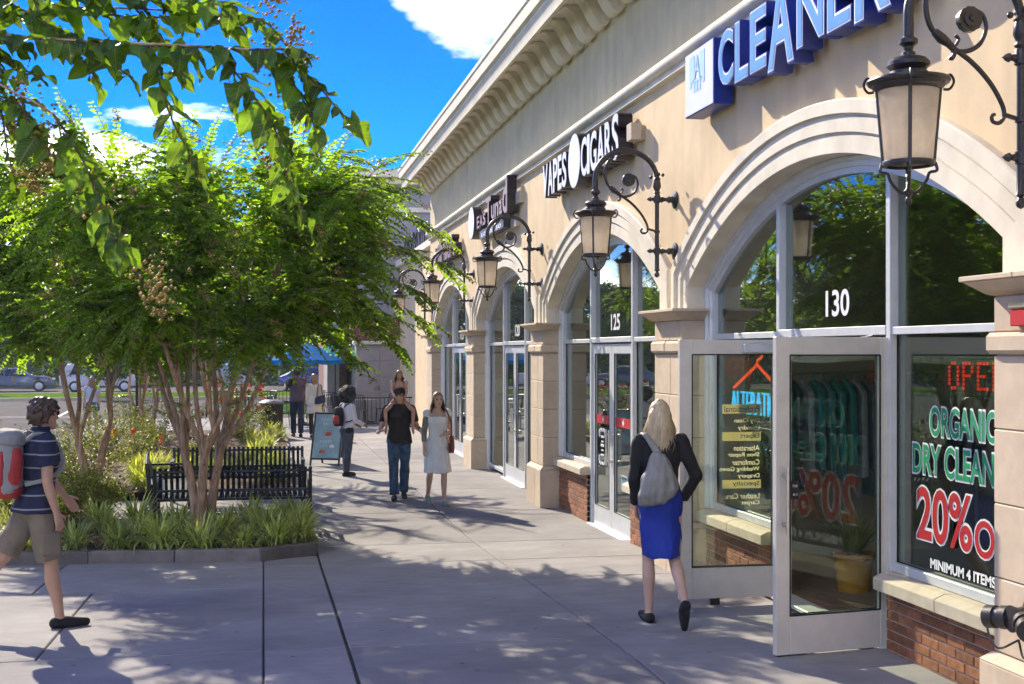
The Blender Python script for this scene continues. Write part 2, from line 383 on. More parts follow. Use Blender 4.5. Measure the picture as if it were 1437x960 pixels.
M['yellow_pot'] = mat('yellow glazed pot', (0.38, 0.20, 0.02), 0.25, 0.1, 5.0)
# ================================================================ ground
def sheet(name, x0, x1, y0, y1, nx, ny, zf, mat_, kind='structure'):
    vs = []; fs = []
    for j in range(ny + 1):
        for i in range(nx + 1):
            x = x0 + (x1 - x0) * i / nx; y = y0 + (y1 - y0) * j / ny; vs.append((x, y, zf(x, y)))
    for j in range(ny):
        for i in range(nx):
            a = j * (nx + 1) + i; fs.append((a, a + 1, a + nx + 2, a + nx + 1))
    o = link(name, new_mesh(name, vs, fs, True), mat_); o['kind'] = kind; return o
tag(sheet('ground', -900, 900, -300, 1500, 4, 4, lambda x, y: -0.32, M['land']), 'wide green land reaching out to the horizon')
tag(sheet('parking_lot', -70, 0.2, -20, 64, 6, 8, lambda x, y: -0.13, M['asphalt']), 'sunlit grey asphalt parking lot beyond the planter')
tag(sheet('access_road', -70, 60, 72, 92, 4, 2, lambda x, y: -0.15, M['asphalt']), 'grey access road behind the far lawn where cars stand')
tag(sheet('lawn', -70, 60, 64.15, 71.85, 10, 3, lambda x, y: 0.0, M['lawn']), 'strip of sunlit mown lawn behind the parking lot')
MBk = MB()
MBk.box(-70, 60, 63.95, 64.15, -0.2, 0.02); MBk.box(-70, 60, 71.85, 72.05, -0.2, 0.02)
kb = MBk.build('lawn_kerb', M['sill']); tag(kb, 'pale concrete kerbs along the far lawn', kind='structure')
# painted bay lines
pm = MB()
for i, (xa, ya, xb, yb) in enumerate(((-5.9, 25.5, -7.6, 54.0), (-4.75, 25.2, -9.2, 27.0), (-4.9, 31.5, -9.9, 32.6), (-12.5, 30, -14.2, 60), (-6.4, 40.0, -11.6, 41.2), (-6.8, 48, -12.2, 49.2))):
    d = Vector((xb - xa, yb - ya, 0)); n_ = Vector((-d.y, d.x, 0)).normalized() * 0.055; a = Vector((xa, ya, -0.126)); b = a + d
    pm.add([a - n_, a + n_, b + n_, b - n_], [(0, 1, 2, 3)])
tag(pm.build('parking_line', M['paint_white'], fix=False), 'white painted parking bay lines on the asphalt', kind='structure')

# pavement: a dark joint bed with raised concrete slabs
bed = sheet('sidewalk', -5.2, 4.3, -8, 46, 4, 54, lambda x, y: g(y) - 0.014, M['joint'])
tag(bed, 'concrete sidewalk of broomed slabs with dark joints')
def slab(x0, x1, y0, y1, gap=0.006, gx=0.0):
    x0 += gap + gx; x1 -= gap; y0 += gap; y1 -= gap
    n = max(1, int((y1 - y0) / 0.7)); vs = []; fs = []; e = 0.008
    cols = [(x0, -0.03), (x0, -e), (x0 + e, 0), (x1 - e, 0), (x1, -e), (x1, -0.03)]
    ys = [(y0, -e)] + [(y0 + e + (y1 - y0 - 2 * e) * j / n, 0) for j in range(n + 1)] + [(y1, -e)]
    for y, dy in ys:
        for x, dz in cols: vs.append((x, y, g(y) + min(dz, dy) if dz > -0.02 else g(y) + dz))
    for j in range(len(ys) - 1):
        for i in range(5):
            a = j * 6 + i; fs.append((a, a + 1, a + 7, a + 6))
    b = len(vs)
    for jj in (0, len(ys) - 1):
        y = ys[jj][0]; k = len(vs); vs += [(x0, y, g(y) - 0.03), (x1, y, g(y) - 0.03)]
        a = jj * 6; fs.append((a + 1, a + 2, a + 3, a + 4, k + 1, k))
    return link('slab', new_mesh('slab', vs, fs), M['concrete'], bed)
YJ = [-6.0, -2.9, 0.0, 2.9, 5.9, 8.82, 11.7, 13.05, 14.6, 17.5, 20.4, 23.3, 26.2, 29.1, 32.0, 34.9, 37.8, 40.7, 43.6]
for j in range(len(YJ) - 1):
    y0, y1 = YJ[j], YJ[j + 1]
    xs = [-5.1, -1.75, 0.0, 0.56, 2.385, 4.25]
    if 8 < y0 < 9: xs[1] = -1.47
    if 11 < y0 < 14: xs[1] = -1.98
    for i in range(5):
        if y1 > 14 and xs[i + 1] <= 0.57:
            if y0 < 14:                                     # the row that ends against the planter kerb
                slab(xs[i], xs[i + 1], y0, 13.80 if i < 3 else y1, gx=0.0)
            elif y0 > 34.5: slab(xs[i], xs[i + 1], y0, y1)
            continue
        slab(xs[i], xs[i + 1], y0, y1, gx=0.012 if i == 3 else 0.0)
for (x0, x1) in ((-2.3, -0.85), (-0.85, 0.56)):             # little bench court inside the planter
    for (y0, y1) in ((15.7, 17.6), (17.6, 19.7)): slab(x0, x1, y0, y1)

# ================================================================ the shop building
XS = 3.96; XP = 3.88; XPL = 3.825; XG = 4.19; PITCH = 6.13; PW = 0.85; HALF = 2.64; RA = 4.73; ZC = -1.105
BAYS = (-1, 0, 1, 2, 3); PN = lambda k: 11.60 + PITCH * (k - 1)
YC = lambda k: PN(k) + PW + HALF
Y0, Y1 = PN(-1), PN(4) + PW                                 # -0.66 .. 30.84
shop = thing('shop_building', (8, 15, 0), 0, 'long tan stucco shop building with arched storefronts and bracketed cornice', 'building')
def B(mb, name, m, parent=shop, **k): return mb.build(name, m, parent, **k)

def arc_pts(o, zbot, n=40):
    R = RA + o; h = HALF + o; th = math.asin(h / R); zk = math.sqrt(R * R - h * h) + ZC
    pts = [(-h, zbot)] + [(R * math.sin(-th + 2 * th * i / n), R * math.cos(-th + 2 * th * i / n) + ZC) for i in range(n + 1)] + [(h, zbot)]
    return pts, zk
# wall skin with arched openings
wall = MB(); n = 44
for k in BAYS:
    c = YC(k); hw = PITCH / 2; prev = None
    hs_ = HALF + 0.2
    ys = [-hw, -hs_ - 1e-4] + [-hs_ + 2 * hs_ * i / n for i in range(n + 1)] + [hs_ + 1e-4, hw]
    cols = []
    for y in ys:
        zl = 2.55 if abs(y) > hs_ else math.sqrt((RA + 0.2) ** 2 - y * y) + ZC
        cols.append((c + y, zl))
    for (ya, za), (yb, zb) in zip(cols, cols[1:]):
        if abs(yb - ya) < 1e-3: continue
        wall.add([(XS, ya, za), (XS, yb, zb), (XS, yb, 4.93), (XS, ya, 4.93)], [(0, 1, 2, 3)])
# ends beyond the outer bays
wall.add([(XS, YC(3) + PITCH / 2, 0.0), (XS, Y1, 0.0), (XS, Y1, 4.93), (XS, YC(3) + PITCH / 2, 4.93)], [(0, 1, 2, 3)])
wall.add([(XS, Y0, 0.0), (XS, YC(-1) - PITCH / 2, 0), (XS, YC(-1) - PITCH / 2, 4.93), (XS, Y0, 4.93)], [(0, 1, 2, 3)])
wall.add([(XS, Y1, 0), (18, Y1, 0), (18, Y1, 4.93), (XS, Y1, 4.93)], [(0, 1, 2, 3)])
wall.add([(XS, Y0, 0), (18, Y0, 0), (18, Y0, 6.4), (XS, Y0, 6.4)], [(0, 1, 2, 3)])
wall.add([(18, Y0, 0), (18, Y1, 0), (18, Y1, 6.4), (18, Y0, 6.4)], [(0, 1, 2, 3)])
B(wall, 'wall', M['stucco'])
up = MB()
up.add([(XS, Y0, 4.93), (XS, Y1, 4.93), (XS, Y1, 6.4), (XS, Y0, 6.4)], [(0, 1, 2, 3)])
up.add([(XS, Y1, 4.93), (18, Y1, 4.93), (18, Y1, 6.4), (XS, Y1, 6.4)], [(0, 1, 2, 3)])
B(up, 'upper_wall', M['stucco_upper'])
rf = MB(); rf.box(3.4, 18, Y0, Y1, 6.44, 6.56); B(rf, 'roof', M['asphalt'])
# belt course: roll and fillet
def sweep_y(prof, y0, y1, name, m, angle=35, parent=shop):
    mb = MB(); nn = len(prof)
    vs = [(x, y0, z) for x, z in prof] + [(x, y1, z) for x, z in prof]
    fs = [(i, i + 1, i + 1 + nn, i + nn) for i in range(nn - 1)] + [tuple(range(nn)), tuple(reversed(range(nn, 2 * nn)))]
    mb.add(vs, fs); return B(mb, name, m, parent, angle=angle)
prof = [(XS + .01, 5.10), (XS - .05, 5.10)]
for i in range(9):
    a = math.pi * (0.5 + i / 8.0); prof.append((XS - .05 + 0.068 * math.cos(a), 5.035 + 0.065 * math.sin(a)))
prof += [(XS - .045, 4.955), (XS - .06, 4.935), (XS - .06, 4.905), (XS - .03, 4.895), (XS + .01, 4.885)]
sweep_y(prof, Y0 - .02, Y1 + 0.05, 'belt_course', M['trim'])
# cornice: soffit, drip lip, fascia and crown
prof = [(XS + .02, 6.38), (3.40, 6.38), (3.40, 6.21), (3.35, 6.205), (3.345, 6.25), (3.33, 6.36), (3.315, 6.38), (3.315, 6.42), (3.27, 6.44), (3.262, 6.60), (3.245, 6.62), (3.245, 6.68), (3.34, 6.69), (XS + .02, 6.69)]
sweep_y(prof, Y0 - 0.4, Y1 + 0.72, 'cornice', M['cornice'], 30)
er = MB(); er.box(XS + 0.03, 18, Y1 + 0.02, Y1 + 0.70, 6.22, 6.67); B(er, 'cornice_return', M['cornice'])
bed2 = MB(); bed2.box(3.80, XS + 0.01, Y0, Y1, 6.30, 6.379); B(bed2, 'bed_moulding', M['cornice'])
# scroll brackets under the soffit
low = []; top = []
for i in range(19):
    t = i / 18.0; x = 3.955 - 0.475 * t
    z = 6.035 + 0.235 * (t * t * (3 - 2 * t)) - 0.078 * math.sin(2 * math.pi * t) + 0.03 * t
    low.append((x, z))
poly = [(3.955, 6.298)] + [(3.955, 6.07), (3.93, 6.015)] + low[1:] + [(3.47, 6.372), (3.79, 6.372), (3.79, 6.298)]
bm_ = MB(); bm_.prism(poly, -0.15, 0.15, 'XZ')
sc_ = MB(); sc_.lathe([(0.001, -0.165), (0.045, -0.165), (0.055, -0.155), (0.055, 0.155), (0.045, 0.165), (0.001, 0.165)], 14, (3.905, 0, 6.075), 'Y', cap=False)
bm_.add(sc_.v, sc_.f)
brm = bm_.mesh('bracket', angle=40)
nb = int((Y1 - Y0 - 0.3) / 0.62)
for i in range(nb + 1):
    link('bracket', brm, M['cornice'], shop, loc=(0, Y1 - 0.17 - i * 0.62, 0))

# ---- arches
for k in BAYS:
    c = YC(k); zb = 2.612
    if k == -1 and False: continue
    prof = [(0.0, 4.20), (0.0, 3.935), (0.004, 3.93), (0.125, 3.93), (0.130, 3.938), (0.142, 3.938), (0.147, 3.912), (0.25, 3.912), (0.256, 3.922), (0.268, 3.922), (0.273, 3.888), (0.36, 3.888), (0.372, 3.90), (0.372, XS + 0.01)]
    mb = MB(); rows = []
    for o, x in prof:
        pts, zk = arc_pts(o, zb); rows.append([(x, c + y, z) for y, z in pts])
    nn = len(rows[0]); vs = [p for r in rows for p in r]; fs = []
    for i in range(len(rows) - 1):
        for j in range(nn - 1): fs.append((i * nn + j, i * nn + j + 1, (i + 1) * nn + j + 1, (i + 1) * nn + j))
    mb.add(vs, fs); B(mb, 'arch_moulding', M['trim'], angle=25)

# ---- piers of cut stone
def stone(x0, x1, y0, y1, z0, z1, parent, m=None, bev=0.006, name='stone_block'):
    mb = MB(); mb.box(x0, x1, y0, y1, z0, z1); return mb.build(name, m or M['stone'], parent, bevel=bev)
for k in range(-1, 5):
    yn = PN(k); yf = yn + PW; gz = g(yn) if k > 0 else 0.2 if k == 0 else g(yn)
    core = MB(); core.box(XP + 0.012, 4.27, yn + 0.012, yf - 0.012, 0, 2.60); core.box(XPL + .012, 4.26, yn - 0.04, yf + 0.04, 0, 0.5)
    pier = B(core, 'pier', M['mortar'])
    # plinth, two blocks and a weathered top
    ym = yn + 0.36 * PW; jg = 0.0025
    z0 = gz - 0.02
    stone(XPL, 4.265, yn - 0.055, ym - jg, z0, 0.53, pier); stone(XPL, 4.265, ym + jg, yf + 0.055, z0, 0.53, pier)
    for (a, b, e0, e1) in ((yn - 0.055, ym - jg, 1, 0), (ym + jg, yf + 0.055, 0, 1)):
        wv = MB(); s0 = 0.05 * e0; s1 = 0.05 * e1
        wv.add([(XPL, a, .534), (4.262, a, .534), (4.262, b, .534), (XPL, b, .534), (XP - .003, a + s0, .583), (4.262, a + s0, .583), (4.262, b - s1, .583), (XP - .003, b - s1, .583)],
               [(0, 3, 2, 1), (4, 5, 6, 7), (0, 1, 5, 4), (1, 2, 6, 5), (2, 3, 7, 6), (3, 0, 4, 7)]); wv.build('weathered_block', M['stone'], pier)
    zc = [0.587, 0.985, 1.385, 1.785, 2.183]
    for i in range(4):
        fr = (0.42, 0.42, 0.42, 0.42)[i] if i % 2 else 0.42
        ym = yn + PW * (0.40 if i % 2 else 0.44)
        stone(XP, 4.265, yn, ym - jg, zc[i] + jg, zc[i + 1] - jg, pier); stone(XP, 4.265, ym + jg, yf, zc[i] + jg, zc[i + 1] - jg, pier)
    # band
    for (a, b) in ((yn - 0.035, yn + PW * .5 - jg), (yn + PW * .5 + jg, yf + 0.035)):
        stone(XP - 0.038, 4.262, a, b, 2.188, 2.305, pier, bev=0.022)
    for (a, b) in ((yn, yn + PW * .44 - jg), (yn + PW * .44 + jg, yf)): stone(XP, 4.265, a, b, 2.309, 2.50, pier)
    # capital: flared neck and slab
    cp = MB()
    prof = [(0.0, 2.503), (0.03, 2.512), (0.075, 2.545), (0.115, 2.575), (0.122, 2.58)]
    rings = [[(XP - e, yn - e * 0.9, z), (4.10, yn - e * 0.9, z), (4.10, yf + e * 0.9, z), (XP - e, yf + e * 0.9, z)] for e, z in prof]
    vs = [p for r in rings for p in r]; fs = [(0, 3, 2, 1), tuple(len(vs) - 4 + i for i in range(4))]
    for i in range(len(rings) - 1):
        for j in range(4): fs.append((i * 4 + j, i * 4 + (j + 1) % 4, (i + 1) * 4 + (j + 1) % 4, (i + 1) * 4 + j))
    cp.add(vs, fs); cp.build('capital', M['stone'], pier, angle=30)
    for (a, b) in ((yn - 0.13, yn + PW * .55 - jg), (yn + PW * .55 + jg, yf + 0.13)):
        stone(XP - 0.135, 4.11, a, b, 2.582, 2.611, pier, bev=0.004, name='capital_slab')
    # stucco-coloured stub block above the capital between the two arches
    st = MB(); st.box(XS - 0.028, 4.18, yn + 0.37, yf - 0.37, 2.613, 2.98); st.build('impost', M['trim'], pier)

# ---- storefronts
ZH0, ZH1 = 2.317, 2.368
NUM = {0: '130', 1: '125', 2: '120', 3: '115'}
def pane_poly(c, a, b, z0, z1=None):
    """pane between offsets a..b; z1 None -> top follows the arch"""
    if z1 is not None: return [(c + a, z0), (c + b, z0), (c + b, z1), (c + a, z1)]
    R = RA - 0.115; pts = [(c + a, z0), (c + b, z0)]
    for i in range(13):
        y = b + (a - b) * i / 12.0; pts.append((c + y, math.sqrt(R * R - y * y) + ZC))
    return pts
def brick_panel(ya, yb, z0, z1, parent, side_face=None):
    core = MB(); core.box(4.108, 4.26, ya, yb, z0 - 0.03, z1); pan = B(core, 'brick_panel', M['mortar'], parent)
    hh = 0.0677; L = 0.203; n = int(math.ceil((z1 - z0) / hh))
    for r in range(n):
        zt = z1 - r * hh; zb_ = max(zt - hh + 0.010, z0 - 0.02)
        if zt - zb_ < 0.015: continue
        y = ya - (L / 2 if r % 2 else 0)
        while y < yb - 0.01:
            a, b = max(y, ya), min(y + L - 0.010, yb)
            if b - a > 0.03:
                mb = MB(); mb.box(4.10 + random.uniform(-.0015, .0015), 4.20, a, b, zb_, zt - 0.0)
                mb.build('brick', M['brick'], pan, bevel=0.003)
            y += L
    return pan
DOORS = {}
for k in BAYS:
    c = YC(k); gz = 0.2 if k <= 0 else 0.0
    lowsill = k >= 2
    zs = gz + 0.06 if lowsill else 0.725
    # arched metal frame
    prof = [(-0.004, 4.10), (-0.035, 4.10), (-0.04, 4.13), (-0.075, 4.13), (-0.08, 4.155), (-0.125, 4.155), (-0.125, 4.235), (-0.004, 4.235)]
    mb = MB(); rows = []
    for o, x in prof:
        pts, zk = arc_pts(o, zs if not lowsill else gz + 0.0); rows.append([(x, c + y, z) for y, z in pts])
    nn = len(rows[0]); fs = []; m_ = len(rows)
    for i in range(m_):
        for j in range(nn - 1): fs.append((i * nn + j, i * nn + j + 1, ((i + 1) % m_) * nn + j + 1, ((i + 1) % m_) * nn + j))
    mb.add([p for r in rows for p in r], fs); fs2 = []
    win = B(mb, 'window', M['alum'], angle=25)
    W = HALF - 0.125; D = 0.945; mw = 0.03
    zarc = math.sqrt((RA - 0.12) ** 2 - D * D) + ZC
    for s in (-1, 1):
        mb = MB(); mb.box(4.135, 4.245, c + s * D - mw, c + s * D + mw, gz, zarc); mb.build('mullion', M['alum'], win, bevel=0.003)
    for a, b in ((-W, -D - mw), (D + mw, W)):
        mb = MB(); mb.box(4.145, 4.243, c + a, c + b, ZH0, ZH1); mb.build('transom_bar', M['alum'], win, bevel=0.003)
        mb = MB(); mb.box(4.15, 4.24, c + a, c + b, zs, zs + 0.062); mb.build('sill_bar', M['alum'], win, bevel=0.003)
    mb = MB(); mb.box(4.13, 4.243, c - D + mw, c + D - mw, ZH0, ZH1 + 0.012); mb.build('transom_bar', M['alum'], win, bevel=0.003)
    for a, b, z0, z1 in ((-W, -D - mw, zs + .06, ZH0), (D + mw, W, zs + .06, ZH0), (-W, -D - mw, ZH1, None), (D + mw, W, ZH1, None), (-D + mw, D - mw, ZH1 + .012, None)):
        mb = MB(); mb.prism(pane_poly(c, a, b, z0, z1), 4.195, 4.203, 'YZ'); mb.build('pane', M['glass'], win)
        gk = MB()                                        # dark gasket line
        if z1 is not None:
            for (p, q) in (((a, z0), (b, z0)), ((a, z0), (a, z1)), ((b, z0), (b, z1)), ((a, z1), (b, z1))):
                gk.bar((4.19, c + p[0] * .999, p[1]), (4.19, c + q[0] * .999, q[1]), 0.012, 0.012)
            gk.build('gasket', M['gasket'], win, fix=False)
    # stone sill and brick below the side lights
    if not lowsill:
        for s in (-1, 1):
            a, b = (c + D + 0.04, PN(k + 1) - 0.055 + 0.0) if s > 0 else (PN(k) + PW + 0.055, c - D - 0.04)
            mid = (a + b) / 2
            for (p, q, e) in ((a, mid - .003, 0), (mid + .003, b, 0)):
                mb = MB(); mb.prism([(4.165, 0.612), (4.165, 0.722), (4.07, 0.722), (4.005, 0.694), (4.005, 0.612)], p, q, 'XZ'); mb.build('sill', M['sill'], shop, bevel=0.005)
            brick_panel(a + 0.01, b - 0.01, g(8.0) if k == 0 else (gz), 0.61, shop)
    # house number on the middle fanlight
    if k in NUM:
        me = text_mesh(NUM[k], 0.40, 0.20, offset=0.02, M=wall_text_matrix(4.19, c - 0.05, 2.565))
        link('house_number', me, M['white_print'], win)
    # doors, a pair of glazed leaves
    lw = D - mw - 0.012; lh = ZH0 - gz - 0.03
    for s in (-1, 1):
        hinge = (4.18, c + s * (D - mw - 0.006), gz + 0.012)
        if k == 0: rz = rad(188) if s < 0 else rad(180)
        else: rz = rad(90) if s < 0 else rad(-90)
        ext = 1 if s < 0 else -1                         # side of the leaf that faces the street when shut
        st = 0.105; br = 0.255; tr_ = 0.12; th = 0.022
        mb = MB(); mb.box(0.004, st, -th, th, 0, lh); mb.box(lw - st, lw, -th, th, 0, lh)
        mb.box(st, lw - st, -th * .98, th * .98, 0, br); mb.box(st, lw - st, -th * .98, th * .98, lh - tr_, lh)
        door = link('door', mb.mesh('door', bevel=0.003), M['door_paint'] if k == 0 else M['alum'], shop, loc=hinge, rot=(0, 0, rz))
        mb = MB(); mb.box(st, lw - st, -0.004, 0.004, br, lh - tr_); link('pane', mb.mesh('pane'), M['glass_clear'] if k == 0 else M['glass'], door, world=False)
        gk = MB()
        for yy in (-th * .9, th * .9):
            for (p, q) in (((st, br), (lw - st, br)), ((st, lh - tr_), (lw - st, lh - tr_)), ((st, br), (st, lh - tr_)), ((lw - st, br), (lw - st, lh - tr_))):
                gk.bar((p[0], yy, p[1]), (q[0], yy, q[1]), 0.010, 0.010)
        link('gasket', gk.mesh('gasket', fix=False), M['gasket'], door, world=False)
        hd = MB(); hx = lw - 0.055; hy = ext * (th + 0.055)
        for hy in (ext * (th + 0.055), -ext * (th + 0.045)):
            hd.tube([(hx, hy, 0.80), (hx, hy, 1.24)], 0.0125, 10)
            for zz_ in (0.86, 1.18): hd.tube([(hx, 0, zz_), (hx, hy, zz_)], [0.02, 0.011], 8)
        link('handle', hd.mesh('handle', angle=40), M['steel'], door, world=False)
        for zz_ in (0.22, lh * .5, lh - 0.10):
            hg = MB(); hg.tube([(-0.004, ext * 0.03, zz_), (-0.004, ext * 0.03, zz_ + 0.10)], 0.014, 8); link('hinge', hg.mesh('hinge', angle=40), M['alum'], door, world=False)
        if k == 0:
            cl = MB(); cl.box(0.06, 0.38, -ext * 0.028, -ext * 0.085, lh - 0.105, lh - 0.035); cl.bar((0.30, -ext * .06, lh - .02), (0.02, -ext * .20, lh + .015), .025, .008)
            link('door_closer', cl.mesh('door_closer', bevel=0.004), M['alum'], door, world=False)
            ft = MB(); ft.box(lw - 0.34, lw - 0.26, -0.02, 0.02, -0.055, 0.001) if s > 0 else ft.box(lw - .05, lw - .02, -.012, .012, -.01, .001)
            link('door_stop', ft.mesh('door_stop', bevel=0.004), M['gasket'], door, world=False)
        DOORS[(k, s)] = (door, lw, lh)
    th_ = MB(); th_.box(4.08, 4.27, c - D, c + D, gz - 0.02, gz + 0.012); B(th_, 'threshold', M['alum'], bevel=0.003)
    # room behind: floor, back wall, side walls, ceiling
    rm = MB(); ya, yb = c - PITCH / 2 + 0.03, c + PITCH / 2 - 0.03
    rm.add([(4.27, ya, gz), (4.27, yb, gz), (10.5, yb, gz), (10.5, ya, gz)], [(0, 1, 2, 3)]); B(rm, 'shop_floor', M['interior_floor'])
    rm = MB()
    rm.add([(10.5, ya, gz), (10.5, yb, gz), (10.5, yb, 3.7), (10.5, ya, 3.7)], [(0, 1, 2, 3)])
    rm.add([(4.27, ya, gz), (10.5, ya, gz), (10.5, ya, 3.7), (4.27, ya, 3.7)], [(0, 1, 2, 3)])
    rm.add([(4.27, yb, gz), (10.5, yb, gz), (10.5, yb, 3.7), (4.27, yb, 3.7)], [(0, 1, 2, 3)])
    rm.add([(4.27, ya, 3.7), (10.5, ya, 3.7), (10.5, yb, 3.7), (4.27, yb, 3.7)], [(0, 1, 2, 3)])
    # inner face of the front wall round the opening
    rm.add([(4.262, ya, gz), (4.262, c - HALF, gz), (4.262, c - HALF, 3.7), (4.262, ya, 3.7)], [(0, 1, 2, 3)])
    rm.add([(4.262, yb, gz), (4.262, c + HALF, gz), (4.262, c + HALF, 3.7), (4.262, yb, 3.7)], [(0, 1, 2, 3)])
    B(rm, 'shop_interior', M['interior'])
# ================================================================ signs on the wall
def wm(y, z, x): return wall_text_matrix(x, y, z)
def channel_letter(root, ch, ya, yb, z0, z1, xf, body_m, face_m, rim_m=None, depth=0.10, fo=-0.012):
    yc, zc = (ya + yb) / 2, (z0 + z1) / 2; w_, h_ = ya - yb, z1 - z0
    me = text_mesh(ch, w_, h_, extrude=depth / 2, offset=0.045 if rim_m else 0.03, M=wm(yc, zc, xf + depth / 2 + 0.004))
    L = link('letter', me, body_m, root)
    if rim_m:
        me = text_mesh(ch, w_ * 0.95, h_ * 0.965, extrude=0.002, offset=0.032, M=wm(yc, zc, xf + 0.0015)); link('outline', me, rim_m, L)
        me = text_mesh(ch, w_ * 0.88, h_ * 0.925, extrude=0.002, offset=0.010, M=wm(yc, zc, xf - 0.002)); link('face', me, face_m, L)
    else:
        me = text_mesh(ch, w_ * 0.93, h_ * 0.96, extrude=0.002, offset=0.018, M=wm(yc, zc, xf + 0.0015)); link('face', me, face_m, L)
    return L
# --- blue cleaners sign
sg = thing('shop_sign', (XS, 9.0, 4.3), 0, 'blue channel letter sign reading CLEANERS with square logo box', 'sign', 'shop signs along the facade')
mb = MB(); mb.box(3.755, 3.93, 10.372, 11.12, 4.312, 4.878); lb = mb.build('logo_box', M['blue_return'], sg, bevel=0.006)
mb = MB(); mb.box(3.750, 3.757, 10.385, 11.108, 4.322, 4.868); mb.build('logo_face', M['white_face'], lb)
lg = MB()
for (a, b, z0, z1) in ((10.98, 10.93, 4.55, 4.83), (10.64, 10.59, 4.55, 4.83), (10.93, 10.86, 4.60, 4.83), (10.71, 10.64, 4.60, 4.83), (10.90, 10.67, 4.585, 4.61)):
    lg.box(3.7465, 3.7495, b, a, z0, z1)
for y in (10.86, 10.785, 10.71): lg.box(3.7465, 3.7495, y - 0.02, y + 0.02, 4.50, 4.58)
lg.build('logo_mark', M['logo_blue'], lb, fix=False)
lm = text_mesh('A', 0.16, 0.20, extrude=0.001, offset=0.01, M=wm(10.785, 4.72, 3.7445)); link('logo_letter', lm, M['logo_blue'], lb)
for ch, ya, yb, z0, z1 in (('C', 10.26, 9.90, 4.40, 4.87), ('L', 9.875, 9.575, 4.37, 4.87), ('E', 9.545, 9.20, 4.37, 4.87), ('A', 9.185, 8.68, 4.30, 4.98), ('N', 8.65, 8.17, 4.36, 4.87),
                           ('E', 8.14, 7.77, 4.35, 4.87), ('R', 7.735, 7.22, 4.31, 4.90), ('S', 7.19, 6.80, 4.36, 4.88)):
    channel_letter(sg, ch, ya, yb, z0, z1, 3.75, M['blue_return'], M['blue_face'], M['white_print'], 0.15)
mb = MB(); mb.box(3.905, XS, 6.9, 10.3, 4.50, 4.62); mb.build('raceway', M['raceway'], sg)
# --- white and dark vapes sign
sg = thing('shop_sign', (XS, 15.2, 4.2), 0, 'white and dark letter sign reading VAPES CIGARS around a pale oval', 'sign', 'shop signs along the facade')
y = 17.16
for ch, w_ in zip('VAPES', (0.31, 0.30, 0.26, 0.23, 0.25)):
    channel_letter(sg, ch, y, y - w_, 4.29, 4.75, 3.75, M['sign_dark'], M['white_face'], None, 0.16); y -= w_ + 0.012
y = 15.02
for ch, w_ in zip('CIGARS', (0.30, 0.12, 0.31, 0.32, 0.29, 0.28)):
    channel_letter(sg, ch, y, y - w_, 4.29 if ch != 'S' else 4.28, 4.77 if ch != 'S' else 4.80, 3.75, M['sign_dark'], M['white_face'], None, 0.16); y -= w_ + 0.012
def oval(root, yc, zc, ry, rz, xf=3.75, dep=0.16):
    pts = [(yc + ry * math.cos(2 * math.pi * i / 40), zc + rz * math.sin(2 * math.pi * i / 40)) for i in range(40)]
    mb = MB(); mb.prism(pts, xf + 0.004, xf + dep, 'YZ'); o = mb.build('oval_box', M['sign_dark'], root)
    mb = MB(); mb.prism([((p[0] - yc) * .95 + yc, (p[1] - zc) * .965 + zc) for p in pts], xf, xf + 0.0055, 'YZ'); mb.build('oval_face', M['white_face'], o)
oval(sg, 15.36, 4.552, 0.315, 0.34)
mb = MB(); mb.box(3.915, XS, 13.05, 17.0, 4.45, 4.60); mb.build('raceway', M['raceway'], sg)
mb = MB(); mb.box(3.80, 3.915, 13.02, 13.2, 4.44, 4.62); mb.build('junction_box', M['raceway'], sg, bevel=0.004)
M['dim_face'] = mat('dim rosy sign face', (0.30, 0.20, 0.20), 0.5, 0.3, 25.0)
# --- lounge style sign further on, mixed letter heights
sg = thing('shop_sign', (XS, 21.5, 4.2), 0, 'dark script letter sign with white oval above the third arch', 'sign', 'shop signs along the facade')
oval(sg, 23.34, 4.575, 0.33, 0.30)
y = 22.7
for ch, w_, z0, z1 in (('E', .28, 4.40, 4.62), ('A', .30, 4.40, 4.62), ('S', .28, 4.40, 4.62), ('T', .5, 4.38, 4.84), ('u', .32, 4.42, 4.66), ('n', .32, 4.42, 4.66), ('a', .3, 4.42, 4.66), ('d', .42, 4.40, 4.98)):
    channel_letter(sg, ch, y, y - w_, z0, z1, 3.75, M['sign_dark'], M['dim_face'], None, 0.15); y -= w_ + 0.03
mb = MB(); mb.box(3.77, 3.90, 20.2, 22.5, 4.20, 4.34); mb.build('lower_box', M['sign_dark'], sg)
lm = text_mesh('uo  &  so', 1.9, 0.10, extrude=0.001, offset=0.01, M=wm(21.35, 4.27, 3.766)); link('lower_lettering', lm, M['white_face'], sg)
mb = MB(); mb.box(3.885, XS, 19.45, 22.6, 4.52, 4.70); mb.build('raceway', M['raceway'], sg)
mb = MB(); mb.box(3.885, XS, 19.75, 22.3, 4.18, 4.32); mb.build('raceway', M['raceway'], sg)
# --- farthest sign
sg = thing('shop_sign', (XS, 26.8, 4.1), 0, 'farthest dark letter sign partly behind myrtle leaves', 'sign', 'shop signs along the facade')
y = 28.4
for ch, w_, z0, z1 in (('H', .4, 4.14, 4.50), ('i', .16, 4.14, 4.54), ('l', .14, 4.14, 4.60), ('l', .14, 4.14, 4.60), ('M', .5, 4.14, 4.50), ('i', .16, 4.14, 4.54), ('l', .14, 4.14, 4.6), ('u', .34, 4.14, 4.42), ('f', .28, 4.14, 4.6), ('o', .32, 4.14, 4.42)):
    channel_letter(sg, ch, y, y - w_, z0, z1, 3.75, M['sign_dark'], M['dim_face'], None, 0.15); y -= w_ + 0.045
mb = MB(); mb.box(3.90, XS, 25.4, 28.3, 4.24, 4.36); mb.build('raceway', M['raceway'], sg)

